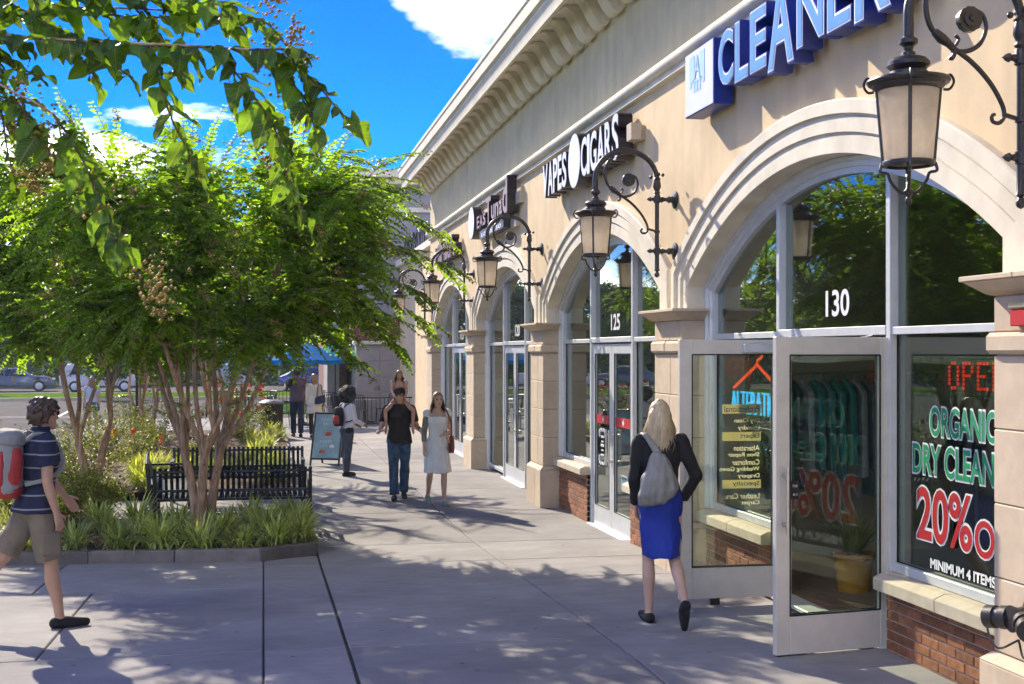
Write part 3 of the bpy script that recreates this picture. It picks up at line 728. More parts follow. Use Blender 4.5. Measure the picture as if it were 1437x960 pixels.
# ================================================================ wall lanterns
def S3(u, v, w=0.0): return Vector((u - 3.96, w, v - 3.19))
def smooth_path(pts, n=6):
    P = [Vector(p) for p in pts]; P = [P[0] * 2 - P[1]] + P + [P[-1] * 2 - P[-2]]; out = []
    for i in range(1, len(P) - 2):
        for j in range(n):
            t = j / n; a, b, c, d = P[i - 1], P[i], P[i + 1], P[i + 2]
            out.append(0.5 * ((2 * b) + (c - a) * t + (2 * a - 5 * b + 4 * c - d) * t * t + (-a + 3 * b - 3 * c + d) * t ** 3))
    out.append(P[-2]); return out
def make_lamp():
    r = thing('wall_lantern', (0, 0, 0), 0, '', 'lantern', 'wall lanterns on the piers')
    def part(mb, nm, m, par=r, **k): return link(nm, mb.mesh(nm, **k), m, par, world=False)
    for z in (3.69, 3.185):
        mb = MB(); mb.lathe([(0.002, 0.0), (0.085, 0.0), (0.088, -0.012), (0.06, -0.022), (0.035, -0.03), (0.028, -0.05), (0.036, -0.065), (0.028, -0.08), (0.018, -0.09), (0.02, -0.12), (0.035, -0.14), (0.018, -0.155), (0.012, -0.18)], 18, S3(3.958, z), 'X', cap=False)
        mb.lathe([(0.012, -0.20), (0.02, -0.225), (0.014, -0.24), (0.024, -0.255), (0.016, -0.275), (0.006, -0.285), (0.001, -0.295)], 12, S3(3.958, z), 'X', cap=False)
        part(mb, 'wall_mount', M['iron'], angle=50)
    mb = MB()
    mb.lathe([(0.002, 2.925), (0.02, 2.935), (0.027, 2.955), (0.018, 2.975), (0.012, 2.985), (0.03, 2.995), (0.022, 3.01), (0.021, 3.15), (0.03, 3.155), (0.03, 3.215), (0.021, 3.22), (0.021, 3.36), (0.03, 3.365), (0.03, 3.385), (0.021, 3.39), (0.021, 3.65), (0.034, 3.66), (0.034, 3.73), (0.024, 3.74), (0.034, 3.755), (0.024, 3.77), (0.028, 3.785), (0.040, 3.81), (0.036, 3.85), (0.030, 3.875), (0.038, 3.885), (0.024, 3.905)], 16, (3.77 - 3.96, 0, -3.19), 'Z', cap=False)
    part(mb, 'post', M['iron'], angle=50)
    mb = MB(); arc = [S3(3.77, 3.90)] + [S3(3.461 + 0.309 * math.cos(math.pi * i / 20), 3.88 + 0.275 * math.sin(math.pi * i / 20)) for i in range(21)] + [S3(3.152, 3.80), S3(3.152, 3.755)]
    mb.tube(arc, [0.023 + 0.004 * min(1, i / 12) for i in range(len(arc))], 10)
    mb.tube([S3(3.47, 4.155), S3(3.43, 4.156), S3(3.39, 4.153), S3(3.33, 4.13)], [0.03, 0.04, 0.036, 0.03], 10)
    for dx in (0.0, 0.07, 0.13): mb.tube([S3(3.40 - dx, 4.12 - dx * .3), S3(3.36 - dx, 4.085 - dx * .45), S3(3.375 - dx, 4.07 - dx * .4)], [0.012, 0.009, 0.004], 6)
    for s in (-1, 1): mb.sphere(S3(3.775, 3.93, 0.04 * s), 0.018, n=8, m=6)
    mb.sphere(S3(3.71, 3.905), 0.018, n=8, m=6); mb.sphere(S3(3.83, 3.93), 0.018, n=8, m=6)
    part(mb, 'arm', M['iron'], angle=50)
    mb = MB()
    p1 = smooth_path([S3(3.335, 4.10), S3(3.265, 4.02), S3(3.245, 3.93), S3(3.275, 3.82), S3(3.366, 3.745), S3(3.50, 3.655), S3(3.60, 3.555), S3(3.665, 3.45), S3(3.675, 3.39), S3(3.65, 3.358), S3(3.615, 3.362), S3(3.607, 3.39), S3(3.625, 3.40)])
    mb.tube(p1, [0.016 - 0.007 * i / len(p1) for i in range(len(p1))], 8)
    p2 = smooth_path([S3(3.34, 3.765), S3(3.40, 3.715), S3(3.47, 3.712), S3(3.54, 3.75), S3(3.575, 3.83), S3(3.555, 3.90), S3(3.50, 3.925)])
    mb.tube(p2, [0.014 - 0.004 * i / len(p2) for i in range(len(p2))], 8)
    mb.tube([S3(3.29, 3.805), S3(3.33, 3.77), S3(3.40, 3.725)], [0.02, 0.028, 0.014], 8)
    mb.tube(smooth_path([S3(3.385, 3.735), S3(3.40, 3.70), S3(3.385, 3.67), S3(3.37, 3.675)]), [0.013] * 13 + [0.008] * 6, 6)
    mb.tube(smooth_path([S3(3.41, 3.74), S3(3.425, 3.77), S3(3.405, 3.79)]), 0.009, 6)
    mb.tube([S3(3.675, 3.40), S3(3.77, 3.376)], 0.012, 6)
    part(mb, 'scroll', M['iron'], angle=50)
    mb = MB(); pr = []
    for i in range(24):
        a = 2 * math.pi * i / 24; rr = 0.062 * (1 + 0.05 * (i % 2)); pr.append((3.482 + rr * math.cos(a) - 3.96, 3.872 + rr * math.sin(a) - 3.19))
    mb.prism(pr, -0.018, 0.018, 'XZ'); mb.lathe([(0.04, -0.026), (0.018, -0.03), (0.016, -0.04), (0.001, -0.042)], 12, S3(3.482, 3.872), 'Y', cap=False)
    part(mb, 'rosette', M['iron'], angle=40)
    o = (3.152 - 3.96, 0, -3.19)
    mb = MB(); mb.lathe([(0.028, 3.77), (0.046, 3.755), (0.046, 3.735), (0.026, 3.72), (0.022, 3.70), (0.034, 3.69), (0.036, 3.675), (0.085, 3.66), (0.105, 3.64), (0.106, 3.622), (0.09, 3.608), (0.085, 3.60), (0.095, 3.592), (0.098, 3.575), (0.165, 3.562), (0.198, 3.556), (0.203, 3.545), (0.196, 3.533), (0.178, 3.528), (0.174, 3.515), (0.158, 3.508), (0.152, 3.498), (0.140, 3.498)], 28, o, 'Z', cap=False)
    part(mb, 'lantern_cap', M['iron'], angle=40)
    mb = MB(); mb.lathe([(0.149, 3.505), (0.117, 3.140), (0.113, 3.140), (0.145, 3.505)], 28, o, 'Z', cap=False)
    part(mb, 'lamp_glass', M['lamp_glass'], angle=40)
    mb = MB(); mb.lathe([(0.018, 3.30), (0.026, 3.34), (0.03, 3.40), (0.02, 3.45), (0.012, 3.49)], 12, o, 'Z'); part(mb, 'bulb', M['white_face'], angle=60)
    mb = MB(); mb.lathe([(0.105, 3.150), (0.127, 3.150), (0.130, 3.140), (0.126, 3.125), (0.105, 3.122)], 28, o, 'Z', cap=False)
    mb.lathe([(0.001, 2.925), (0.013, 2.935), (0.018, 2.955), (0.010, 2.972), (0.020, 2.985), (0.026, 3.0), (0.012, 3.015), (0.008, 3.05), (0.001, 3.06)], 12, o, 'Z', cap=False)
    for q in range(4):
        a = math.pi / 4 + q * math.pi / 2 + 0.35; ca_, sa_ = math.cos(a), math.sin(a)
        def C(rr, z): return Vector((o[0] + rr * ca_, rr * sa_, z - 3.19))
        mb.tube([C(0.152, 3.51), C(0.121, 3.14)], 0.009, 6)
        mb.tube(smooth_path([C(0.128, 3.14), C(0.135, 3.10), C(0.10, 3.09), C(0.085, 3.05), C(0.045, 3.0), C(0.015, 2.99)], 4), 0.008, 6)
        mb.tube(smooth_path([C(0.165, 3.50), C(0.195, 3.50), C(0.215, 3.535), C(0.20, 3.57), C(0.18, 3.56)], 4), 0.007, 6)
    part(mb, 'lantern_cage', M['iron'], angle=50)
    return r
lamp0 = make_lamp(); first = True
LAMPL = {0: 'black iron wall lantern nearest the camera beside the cleaners sign', 1: 'black iron wall lantern between the 130 and 125 doors', 2: 'black iron wall lantern between the 125 and 120 arches',
         3: 'black iron wall lantern beside the farthest shop sign', 4: 'last small black iron lantern at the far corner of the shops', -1: 'black iron wall lantern behind the camera'}
for k in (0, 1, 2, 3, 4):
    L = lamp0 if first else copy_tree(lamp0); first = False
    L.location = (3.96, PN(k) + PW / 2, 3.19); L['label'] = LAMPL[k]

# ================================================================ lettering on the cleaners' glass
w130 = [o for o in shop.children if o.name.startswith('window')][1]
def vinyl(txt, ya, yb, z0, z1, m, x=4.188, off=0.012, par=None, nm='lettering'):
    return link(nm, text_mesh(txt, ya - yb, z1 - z0, offset=off, M=wm((ya + yb) / 2, (z0 + z1) / 2, x)), m, par or w130)
for txt, ya, yb, z0, z1, m in (('ORGANIC', 7.557, 6.80, 1.665, 1.85, 'green_print'), ('DRY CLEANING', 7.778, 6.50, 1.41, 1.605, 'green_print'), ('20%', 7.725, 7.06, 0.985, 1.33, 'red_print'), ('OFF', 7.03, 6.55, 0.975, 1.20, 'red_print')):
    vinyl(txt, ya + 0.012, yb - 0.012, z0 - 0.012, z1 + 0.012, M['white_print'], 4.1915, 0.055)
    vinyl(txt, ya, yb, z0, z1, M[m], 4.1885, 0.018)
vinyl('MINIMUM 4 ITEMS', 7.55, 6.80, 0.818, 0.884, M['white_print'], off=0.035)
door, lw, lh = DOORS[(0, 1)]
def leaf_text(txt, x0, x1, z0, z1, m, off=0.008):
    """on the leaf's street side, which now faces away from the camera"""
    Mx = Matrix(((1, 0, 0, (x0 + x1) / 2), (0, 0, -1, -0.0055), (0, 1, 0, (z0 + z1) / 2), (0, 0, 0, 1)))
    link('lettering', text_mesh(txt, x1 - x0, z1 - z0, offset=off, M=Mx), m, door, world=False)
HX = 4.18; HZ = 0.212
def band(x0, x1, z0, z1):
    mb = MB(); mb.box(x0, x1, -0.0075, -0.0065, z0, z1); link('lettering_band', mb.mesh('lettering_band'), M['cream_print'], door, world=False)
xa = HX - 3.965
for txt, z0, z1, wd in (('Professional', 1.70, 1.775, .30), ('Expert', 1.478, 1.55, .165), ('Specialty', 1.092, 1.162, .23)):
    band(xa - 0.012, xa + 0.318, z0 - HZ, z1 - HZ); leaf_text(txt, xa, xa + wd, z0 - HZ + 0.012, z1 - HZ - 0.010, M['navy_print'])
for txt, zc_, wd in (('Dry Clean', 1.64, .215), ('Laundry', 1.58, .185), ('Alteration', 1.42, .22), ('Shoe Repair', 1.362, .27), ('Comforter', 1.304, .235), ('Wedding Gown', 1.246, .34), ('Drapery', 1.19, .185), ('Leather Care', 1.03, .29), ('Carpet', 0.972, .155)):
    leaf_text(txt, xa, xa + wd, zc_ - HZ - 0.022, zc_ - HZ + 0.022, M['cream_print'])
d1, lw1, lh1 = DOORS[(0, -1)]
mb = MB(); mb.box(lw1 - 0.17, lw1 - 0.11, 0.0225, 0.0235, 1.02, 1.14); link('push_label', mb.mesh('push_label'), M['gasket'], d1, world=False)
for zz_ in (1.108, 1.052):
    link('lettering', text_mesh('Pull' if zz_ > 1.1 else 'A-1', 0.032, 0.018, M=Matrix(((-1, 0, 0, lw1 - 0.14), (0, 0, 1, 0.0242), (0, 1, 0, zz_), (0, 0, 0, 1)))), M['white_print'], d1, world=False)
# second shop: red strips, an ornament and an outlined notice on the doors
for s in (-1, 1):
    dd, lw2, lh2 = DOORS[(1, s)]; e = 1 if s < 0 else -1
    mb = MB(); mb.box(0.11, lw2 - 0.11, e * 0.006, e * 0.008, 1.29, 1.40); link('red_strip', mb.mesh('red_strip'), M['red_print'], dd, world=False)
    mb = MB()
    for i in range(4): mb.sphere((lw2 * .5 + 0.02 * math.cos(i * 1.57), e * 0.009, 1.345 + 0.022 * math.sin(i * 1.57)), 0.018, 0.001, 0.018, 8, 5)
    link('strip_emblem', mb.mesh('strip_emblem'), M['white_print'], dd, world=False)
dd, lw2, lh2 = DOORS[(1, 1)]
for sz in (-1, 1):
    for sx in (-1, 1):
        mb = MB(); mb.tube(smooth_path([(0.42, -0.009, 1.0 + sz * 0.19), (0.42 + sx * 0.06, -0.009, 1.0 + sz * 0.225), (0.42 + sx * 0.10, -0.009, 1.0 + sz * 0.19), (0.42 + sx * 0.13, -0.009, 1.0 + sz * 0.21), (0.42 + sx * .13, -.009, 1.0 + sz * .12)], 4), 0.010, 5); link('notice_scroll', mb.mesh('notice_scroll'), M['white_print'], dd, world=False)
for i, (wd, hh) in enumerate(((.14, .03), (.10, .02), (.16, .035), (.12, .02), (.15, .02))):
    mb = MB()
    for q in range(5): mb.box(0.42 - wd / 2 + q * wd / 5, 0.42 - wd / 2 + (q + 0.75) * wd / 5, -0.009, -0.008, 1.11 - i * 0.055, 1.11 - i * 0.055 + hh)
    link('notice_line', mb.mesh('notice_line'), M['white_print'], dd, world=False)
dd, lw2, lh2 = DOORS[(1, -1)]
mb = MB()
for (p, q) in (((0.28, .56), (0.52, .56)), ((0.28, .72), (0.52, .72)), ((0.28, .56), (0.28, .72)), ((0.52, .56), (0.52, .72)), ((.33, .60), (.33, .68)), ((.40, .60), (.40, .68)), ((.47, .60), (.47, .68)), ((.33, .64), (.47, .64))):
    mb.bar((p[0], 0.009, p[1]), (q[0], 0.009, q[1]), 0.004, 0.012)
link('outlined_notice', mb.mesh('outlined_notice', fix=False), M['logo_blue'], dd, world=False)

# ================================================================ things in and on the shop front
r = thing('neon_hanger', (4.33, 10.85, 1.86), 0, 'red neon coat hanger hung in the cleaners side window', 'neon sign')
mb = MB(); mb.tube([(4.33, 11.42, 1.865), (4.33, 10.84, 2.085), (4.33, 10.30, 1.865)], 0.013, 8); mb.build('hanger_tube', M['neon_red'], r, angle=60)
mb = MB(); mb.tube(smooth_path([(4.33, 10.84, 2.085), (4.33, 10.82, 2.13), (4.33, 10.74, 2.15), (4.33, 10.73, 2.20), (4.33, 10.80, 2.225), (4.33, 10.86, 2.20)]), 0.011, 8); mb.build('hook', M['neon_red'], r, angle=60)
o = tag(link('neon_lettering', text_mesh('ALTERATION', 1.25, 0.21, extrude=0.008, offset=-0.018, M=wm(10.88, 1.735, 4.34)), M['neon_blue']), 'blue neon word ALTERATION in the cleaners side window', 'neon sign')
o = tag(link('window_lettering', text_mesh('SERVICE', 0.95, 0.115, extrude=0.001, offset=0.02, M=wm(10.43, 1.375, 4.24)), M['logo_blue']), 'pale blue word SERVICE lettered behind the open door', 'lettering')
r = thing('window_poster', (4.27, 11.05, 0.78), 0, 'teal poster standing in the cleaners side window', 'poster')
mb = MB(); mb.box(4.262, 4.275, 10.78, 11.34, 0.79, 1.13); mb.build('poster_sheet', M['teal_paint'], r)
mb = MB(); mb.lathe([(0.001, -0.004), (0.10, -0.004), (0.10, 0.0), (0.001, 0.0)], 20, (4.262, 11.06, 0.98), 'X', cap=False); mb.build('poster_mark', M['gasket'], r)
r = thing('open_sign', (4.6, 7.7, 1.93), 0, 'red dotted LED sign reading OPEN behind the cleaners window', 'led sign')
mb = MB(); mb.box(4.605, 4.66, 7.30, 8.12, 1.90, 2.17); mb.build('housing', M['gasket'], r, bevel=0.006)
DOTS = {'O': ['0110', '1001', '1001', '1001', '1001', '1001', '0110'], 'P': ['1110', '1001', '1001', '1110', '1000', '1000', '1000'], 'E': ['1111', '1000', '1000', '1110', '1000', '1000', '1111'], 'N': ['1001', '1101', '1101', '1011', '1011', '1001', '1001']}
for i, ch in enumerate('OPEN'):
    mb = MB()
    for rr, row in enumerate(DOTS[ch]):
        for cc, b in enumerate(row):
            if b == '1': mb.box(4.600, 4.606, 8.04 - i * 0.18 - cc * 0.036 - 0.012, 8.04 - i * 0.18 - cc * 0.036 + 0.012, 2.125 - rr * 0.028 - 0.010, 2.125 - rr * 0.028 + 0.010)
    mb.build('led_letter', M['led_red'], r, fix=False)
# clothes rail with garments, counter, potted plant
r = thing('clothes_rail', (5.8, 11.55, 0.2), 0, 'steel clothes rail hung with covered garments inside the cleaners', 'clothes rail')
mb = MB(); mb.tube([(4.75, 11.55, 0.2), (4.75, 11.55, 2.0), (6.9, 11.55, 2.0), (6.9, 11.55, 0.2)], 0.02, 8); mb.build('rail', M['steel'], r, angle=50)
gm = [mat('garment %d' % i, c, 0.7, 0.2, 9.0, 0.2, 20.0) for i, c in enumerate(((0.02, 0.20, 0.19), (0.04, 0.04, 0.05), (0.30, 0.30, 0.30), (0.10, 0.12, 0.16), (0.03, 0.16, 0.16)))]
for i in range(19):
    y = 4.86 + i * 0.108; mb = MB(); hh = random.uniform(0.75, 1.15)
    mb.tube([(y, 11.55, 2.02), (y, 11.55, 1.93)], 0.004, 5)
    pts = [(11.53, 1.93), (11.57, 1.93), (11.76, 1.82), (11.79, 1.93 - hh), (11.31, 1.93 - hh), (11.34, 1.82)]
    mb.prism(pts, y - 0.03, y + 0.03, 'YZ'); mb.build('garment', gm[i % 5 if i % 3 else 0], r, bevel=0.01)
r = thing('shop_counter', (6.9, 8.6, 0.2), 0, 'plain shop counter standing inside the cleaners', 'counter')
mb = MB(); mb.box(6.6, 7.2, 6.4, 8.1, 0.2, 1.2); mb.build('counter_body', M['interior'], r)
mb = MB(); mb.box(6.54, 7.26, 6.34, 8.16, 1.2, 1.24); mb.build('counter_top', M['alum'], r)
r = thing('potted_plant', (4.85, 10.0, 0.2), 0, 'leafy plant in a yellow glazed pot inside the cleaners door', 'plant')
mb = MB(); mb.lathe([(0.10, 0.0), (0.13, 0.0), (0.165, 0.28), (0.18, 0.29), (0.18, 0.32), (0.155, 0.32), (0.15, 0.29), (0.001, 0.28)], 20); link('pot', mb.mesh('pot', angle=40), M['yellow_pot'], r, world=False)
mb = MB()
for i in range(46):
    a = random.uniform(0, 6.28); ln = random.uniform(0.35, 0.6); tl = random.uniform(0.2, 1.0); d = Vector((math.cos(a), math.sin(a), 0)); sd = Vector((-d.y, d.x, 0))
    pts = [Vector((0, 0, 0.29)) + d * (0.03 + ln * tl * t * 0.8) + Vector((0, 0, ln * (t - 0.55 * tl * t * t))) for t in (0, .35, .7, 1.0)]
    ws = (0.008, 0.016, 0.012, 0.001); b = len(mb.v)
    for p, ww in zip(pts, ws): mb.v += [p - sd * ww, p + sd * ww]
    for q in range(3): mb.f.append((b + 2 * q, b + 2 * q + 1, b + 2 * q + 3, b + 2 * q + 2))
link('foliage', mb.mesh('foliage', fix=False), M['liriope'], r, world=False)
# posters inside the third shop window
for i, z in enumerate((1.46, 1.14)):
    r = thing('window_poster', (4.22, 22.9, z), 0, ('upper' if i == 0 else 'lower') + ' teal photo poster in the third shop side window', 'poster', 'posters in the third shop window')
    mb = MB(); mb.box(4.213, 4.219, 22.3, 23.45, z, z + 0.29); mb.build('poster_sheet', M['teal_paint'], r)
    mb = MB()
    for q in range(4): mb.sphere((4.212, 23.3 - q * 0.27, z + 0.14), 0.001, 0.07, 0.11, 10, 6)
    mb.build('poster_figure', M['interior'], r)
# siamese fire connection on the near pier
r = thing('fire_hose_connection', (3.80, 5.98, 0.72), 0, 'dark twin fire hose connection with chained caps on the near pier', 'standpipe')
mb = MB(); mb.lathe([(0.001, 0.0), (0.11, 0.0), (0.11, -0.012), (0.07, -0.02), (0.055, -0.10), (0.07, -0.14), (0.001, -0.15)], 20, (3.878, 5.93, 0.84), 'X', cap=False); mb.build('flange', M['iron'], r, angle=40)
for dy in (0.0,):
    for s, (dx, dyy) in enumerate(((-0.07, 0.16), (-0.07, -0.16))):
        a = Vector((3.80, 5.93, 0.84)); d = Vector((dx, dyy, -0.02)).normalized(); mb = MB()
        q = a + d * 0.06; pts = [a, a + d * .07, a + d * .0701, a + d * .115, a + d * .1151, a + d * .15, a + d * .1501, a + d * .205, a + d * .2051, a + d * .225]
        mb.tube(pts, [.048, .048, .062, .062, .052, .052, .060, .060, .02, .02], 16); mb.build('hose_inlet', M['iron'], r, angle=40)
        cp = MB(); e = a + d * .21; ch = smooth_path([e, e + Vector((0, -.02, -.09)), e + Vector((.02, -0.08 if s == 0 else .08, -.15)), a + Vector((-.02, 0, -.11))], 5); cp.tube(ch, 0.006, 5); cp.build('chain', M['iron'], r)
r = thing('fire_alarm', (3.87, 6.02, 2.34), 0, 'small red and cream fire alarm sounder on the near pier', 'alarm')
mb = MB(); mb.box(3.835, 3.879, 5.93, 6.10, 2.335, 2.425); mb.build('sounder', M['red_print'], r, bevel=0.006)
mb = MB(); mb.box(3.825, 3.879, 5.925, 6.105, 2.428, 2.455); mb.build('beacon', M['cream_print'], r, bevel=0.006)
# ================================================================ planter with kerb, soil and mulch
KPTS = [(-4.1, 13.99), (-2.63, 13.80), (-0.03, 13.47), (0.56, 13.85), (0.56, 15.62)]
KP2 = [(0.56, 19.75), (0.56, 34.0), (-4.1, 35.2)]
kroot = tag(empty('planter_kerb', (-0.03, 13.47, 0.03)), 'low grey stone kerb edging the planting bed', 'kerb')
def kerb_run(pts, L=0.98):
    for (xa, ya), (xb, yb) in zip(pts, pts[1:]):
        a = Vector((xa, ya, 0)); b = Vector((xb, yb, 0)); d = (b - a); ln = d.length; d.normalize(); n_ = Vector((-d.y, d.x, 0)); cnt = max(1, round(ln / L))
        for i in range(cnt):
            p = a + d * (ln * i / cnt + 0.003); q = a + d * (ln * (i + 1) / cnt - 0.003); mb = MB(); z0 = g(p.y) - 0.02; zt = g(p.y) + 0.125 + random.uniform(-.003, .003)
            mb.add([p, q, q + n_ * 0.13, p + n_ * 0.13] + [v + Vector((0, 0, 1)) for v in (p, q, q + n_ * .13, p + n_ * .13)], [(0, 3, 2, 1), (4, 5, 6, 7), (0, 1, 5, 4), (1, 2, 6, 5), (2, 3, 7, 6), (3, 0, 4, 7)])
            mb.v = [Vector((v.x, v.y, zt if v.z > 0.5 else z0)) for v in mb.v]
            mb.build('kerb_stone', M['kerbstone'], kroot, bevel=0.008)
kerb_run(KPTS); kerb_run(KP2)
def soil_z(x, y): return 0.105 + 0.05 * mnoise.noise(Vector((x * 1.1, y * 1.1, 0))) + (0.03 if y > 14.3 else 0.0)
sv = []; sf = []
def soil_patch(x0, x1, y0, y1, nx, ny, yf=None):
    b = len(sv)
    for j in range(ny + 1):
        for i in range(nx + 1):
            x = x0 + (x1 - x0) * i / nx; ya = yf(x) if yf else y0; y = ya + (y1 - ya) * j / ny; sv.append((x, y, soil_z(x, y)))
    for j in range(ny):
        for i in range(nx): a = b + j * (nx + 1) + i; sf.append((a, a + 1, a + nx + 2, a + nx + 1))
def front_y(x): return 13.52 + (max(0, -0.03 - x) * 0.127) + (max(0, x + 0.03) * 0.644) + 0.06
soil_patch(-4.05, 0.5, 0, 15.66, 36, 14, front_y)
soil_patch(-4.05, -2.3, 15.66, 19.74, 14, 24); soil_patch(-4.05, 0.5, 19.74, 35.0, 22, 50)
tag(link('planting_bed', new_mesh('planting_bed', sv, sf, True), M['soil']), 'dark mulched soil of the planting bed', kind='structure')
# loose mulch chips near the front
nch = 5200; cx_ = np.random.RandomState(3); X = cx_.uniform(-3.9, 0.45, nch); Yv = cx_.uniform(0, 1, nch)
Yv = np.array([front_y(x) + 0.05 + t * (15.6 - front_y(x)) for x, t in zip(X, Yv)])
sel = cx_.uniform(0, 1, nch) < 0.5; X[sel] = cx_.uniform(-3.9, -2.2, sel.sum()); Yv[sel] = cx_.uniform(14.1, 21, sel.sum())
Z = np.array([soil_z(x, y) for x, y in zip(X, Yv)]) + 0.006; an = cx_.uniform(0, 6.28, nch); ll = cx_.uniform(0.015, 0.045, nch); ww = cx_.uniform(0.005, 0.011, nch)
dv = np.stack([np.cos(an) * ll, np.sin(an) * ll, cx_.uniform(-.35, .35, nch) * ll], 1); nv = np.stack([-np.sin(an) * ww, np.cos(an) * ww, cx_.uniform(-.3, .3, nch) * ww], 1); P0 = np.stack([X, Yv, Z], 1)
V = np.stack([P0 - dv - nv, P0 + dv - nv, P0 + dv + nv, P0 - dv + nv], 1).reshape(-1, 3); F = np.arange(nch * 4).reshape(-1, 4)
tag(link('mulch', fast_mesh('mulch', V, F, cx_.uniform(0, 1, nch)), M['mulch_chip']), 'loose brown bark mulch scattered over the bed', kind='stuff')

# ================================================================ leaves
def leaves_mesh(name, O, D, Nn, L, Wd, tint, droop=0.18):
    """folded six-point leaves; O origins, D directions, Nn normals (all (n,3))"""
    D = D / np.linalg.norm(D, axis=1, keepdims=True); S = np.cross(D, Nn); S /= np.maximum(np.linalg.norm(S, axis=1, keepdims=True), 1e-6); Nn = np.cross(S, D)
    L = L[:, None]; Wd = Wd[:, None]; fold = 0.22
    b = O; t = O + D * L - Nn * L * droop
    l1 = O + D * L * .30 + S * Wd * .46 + Nn * Wd * fold; l2 = O + D * L * .68 + S * Wd * .42 + Nn * (Wd * fold - L * droop * .4)
    r1 = O + D * L * .30 - S * Wd * .46 + Nn * Wd * fold; r2 = O + D * L * .68 - S * Wd * .42 + Nn * (Wd * fold - L * droop * .4)
    V = np.stack([b, l1, l2, t, r2, r1], 1).reshape(-1, 3); n_ = len(O); i = np.arange(n_)[:, None] * 6
    F = np.concatenate([i + np.array([[0, 3, 2, 1]]), i + np.array([[0, 5, 4, 3]])], 1).reshape(-1, 4)
    return fast_mesh(name, V, F, np.repeat(tint, 2))

class Tree:
    """grows stems, then shoots that carry opposite leaves"""
    def __init__(s, seed): s.r = random.Random(seed); s.wood = MB(); s.twigs = MB(); s.LO = []; s.LD = []; s.LN = []; s.LL = []; s.LW = []; s.LT = []; s.seedO = []
    def curve(s, p, d, ln, n, grav, wob):
        pts = [Vector(p)]; d = Vector(d).normalized()
        for i in range(n):
            d = (d + Vector((s.r.gauss(0, wob), s.r.gauss(0, wob), s.r.gauss(0, wob) + grav))).normalized(); pts.append(pts[-1] + d * ln / n)
        return pts
    def shoot(s, p, d, ln, leaf=0.055, grav=-0.09, young=0.0, gap=0.050, panicle=0.0, twig=True):
        n = max(4, int(ln / 0.08)); pts = s.curve(p, d, ln, n, grav, 0.05)
        if twig: s.twigs.tube(pts[::2] + ([pts[-1]] if (len(pts) - 1) % 2 else []), [0.0035 - 0.002 * i / len(pts) for i in range(len(pts[::2]) + (1 if (len(pts) - 1) % 2 else 0))], 3, cap=False)
        tot = 0; k = int(ln / gap)
        for j in range(1, k + 1):
            t = j / k * (len(pts) - 1); i = min(int(t), len(pts) - 2); q = pts[i].lerp(pts[i + 1], t - i); dd = (pts[i + 1] - pts[i]).normalized()
            side = dd.cross(Vector((0, 0, 1)))
            if side.length < 0.15: side = Vector((1, 0, 0))
            side.normalize(); upv = side.cross(dd).normalized()
            taper = 1.0 - 0.45 * (j / k) ** 2
            for sg_ in (-1, 1):
                ld = side * sg_ * 0.85 + dd * 0.55 + Vector((s.r.gauss(0, .12), s.r.gauss(0, .12), s.r.gauss(-.08, .14)))
                nn = upv + Vector((s.r.gauss(0, .22), s.r.gauss(0, .22), s.r.gauss(0, .1)))
                L_ = leaf * taper * s.r.uniform(0.8, 1.15); s.LO.append(q); s.LD.append(ld); s.LN.append(nn); s.LL.append(L_); s.LW.append(L_ * s.r.uniform(.5, .62)); s.LT.append(min(1, max(0, s.r.gauss(0.45 + young * j / k, 0.2))))
        if panicle and s.r.random() < panicle: s.seedO.append((pts[-1], (pts[-1] - pts[-2]).normalized()))
        return pts
    def leaf_obj(s, name, m): 
        A = lambda x: np.array([tuple(v) for v in x], dtype=np.float32)
        return leaves_mesh(name, A(s.LO), A(s.LD), A(s.LN), np.array(s.LL), np.array(s.LW), np.array(s.LT))
    def panicle_mesh(s, name, size=0.16, dots=34, fat=1.0):
        O = []; 
        for p, d in s.seedO:
            for i in range(dots):
                t = s.r.random(); w_ = size * .45 * (1 - t * .7); O.append(p + d * size * t + Vector((s.r.gauss(0, w_ * .6), s.r.gauss(0, w_ * .6), s.r.gauss(0, w_ * .5))))
        O = np.array([tuple(v) for v in O], dtype=np.float32); n_ = len(O)
        if n_ == 0: return None
        rs = np.random.RandomState(5); r_ = rs.uniform(.006, .011, n_)[:, None] * fat
        oc = np.array([[1, 0, 0], [-1, 0, 0], [0, 1, 0], [0, -1, 0], [0, 0, 1], [0, 0, -1]], dtype=np.float32)
        V = (O[:, None, :] + oc[None] * r_[:, None, :]).reshape(-1, 3); fc = np.array([[0, 2, 4], [2, 1, 4], [1, 3, 4], [3, 0, 4], [2, 0, 5], [1, 2, 5], [3, 1, 5], [0, 3, 5]])
        F = (np.arange(n_)[:, None, None] * 6 + fc[None]).reshape(-1, 3); return fast_mesh(name, V, F, np.repeat(rs.uniform(0, 1, n_), 8))

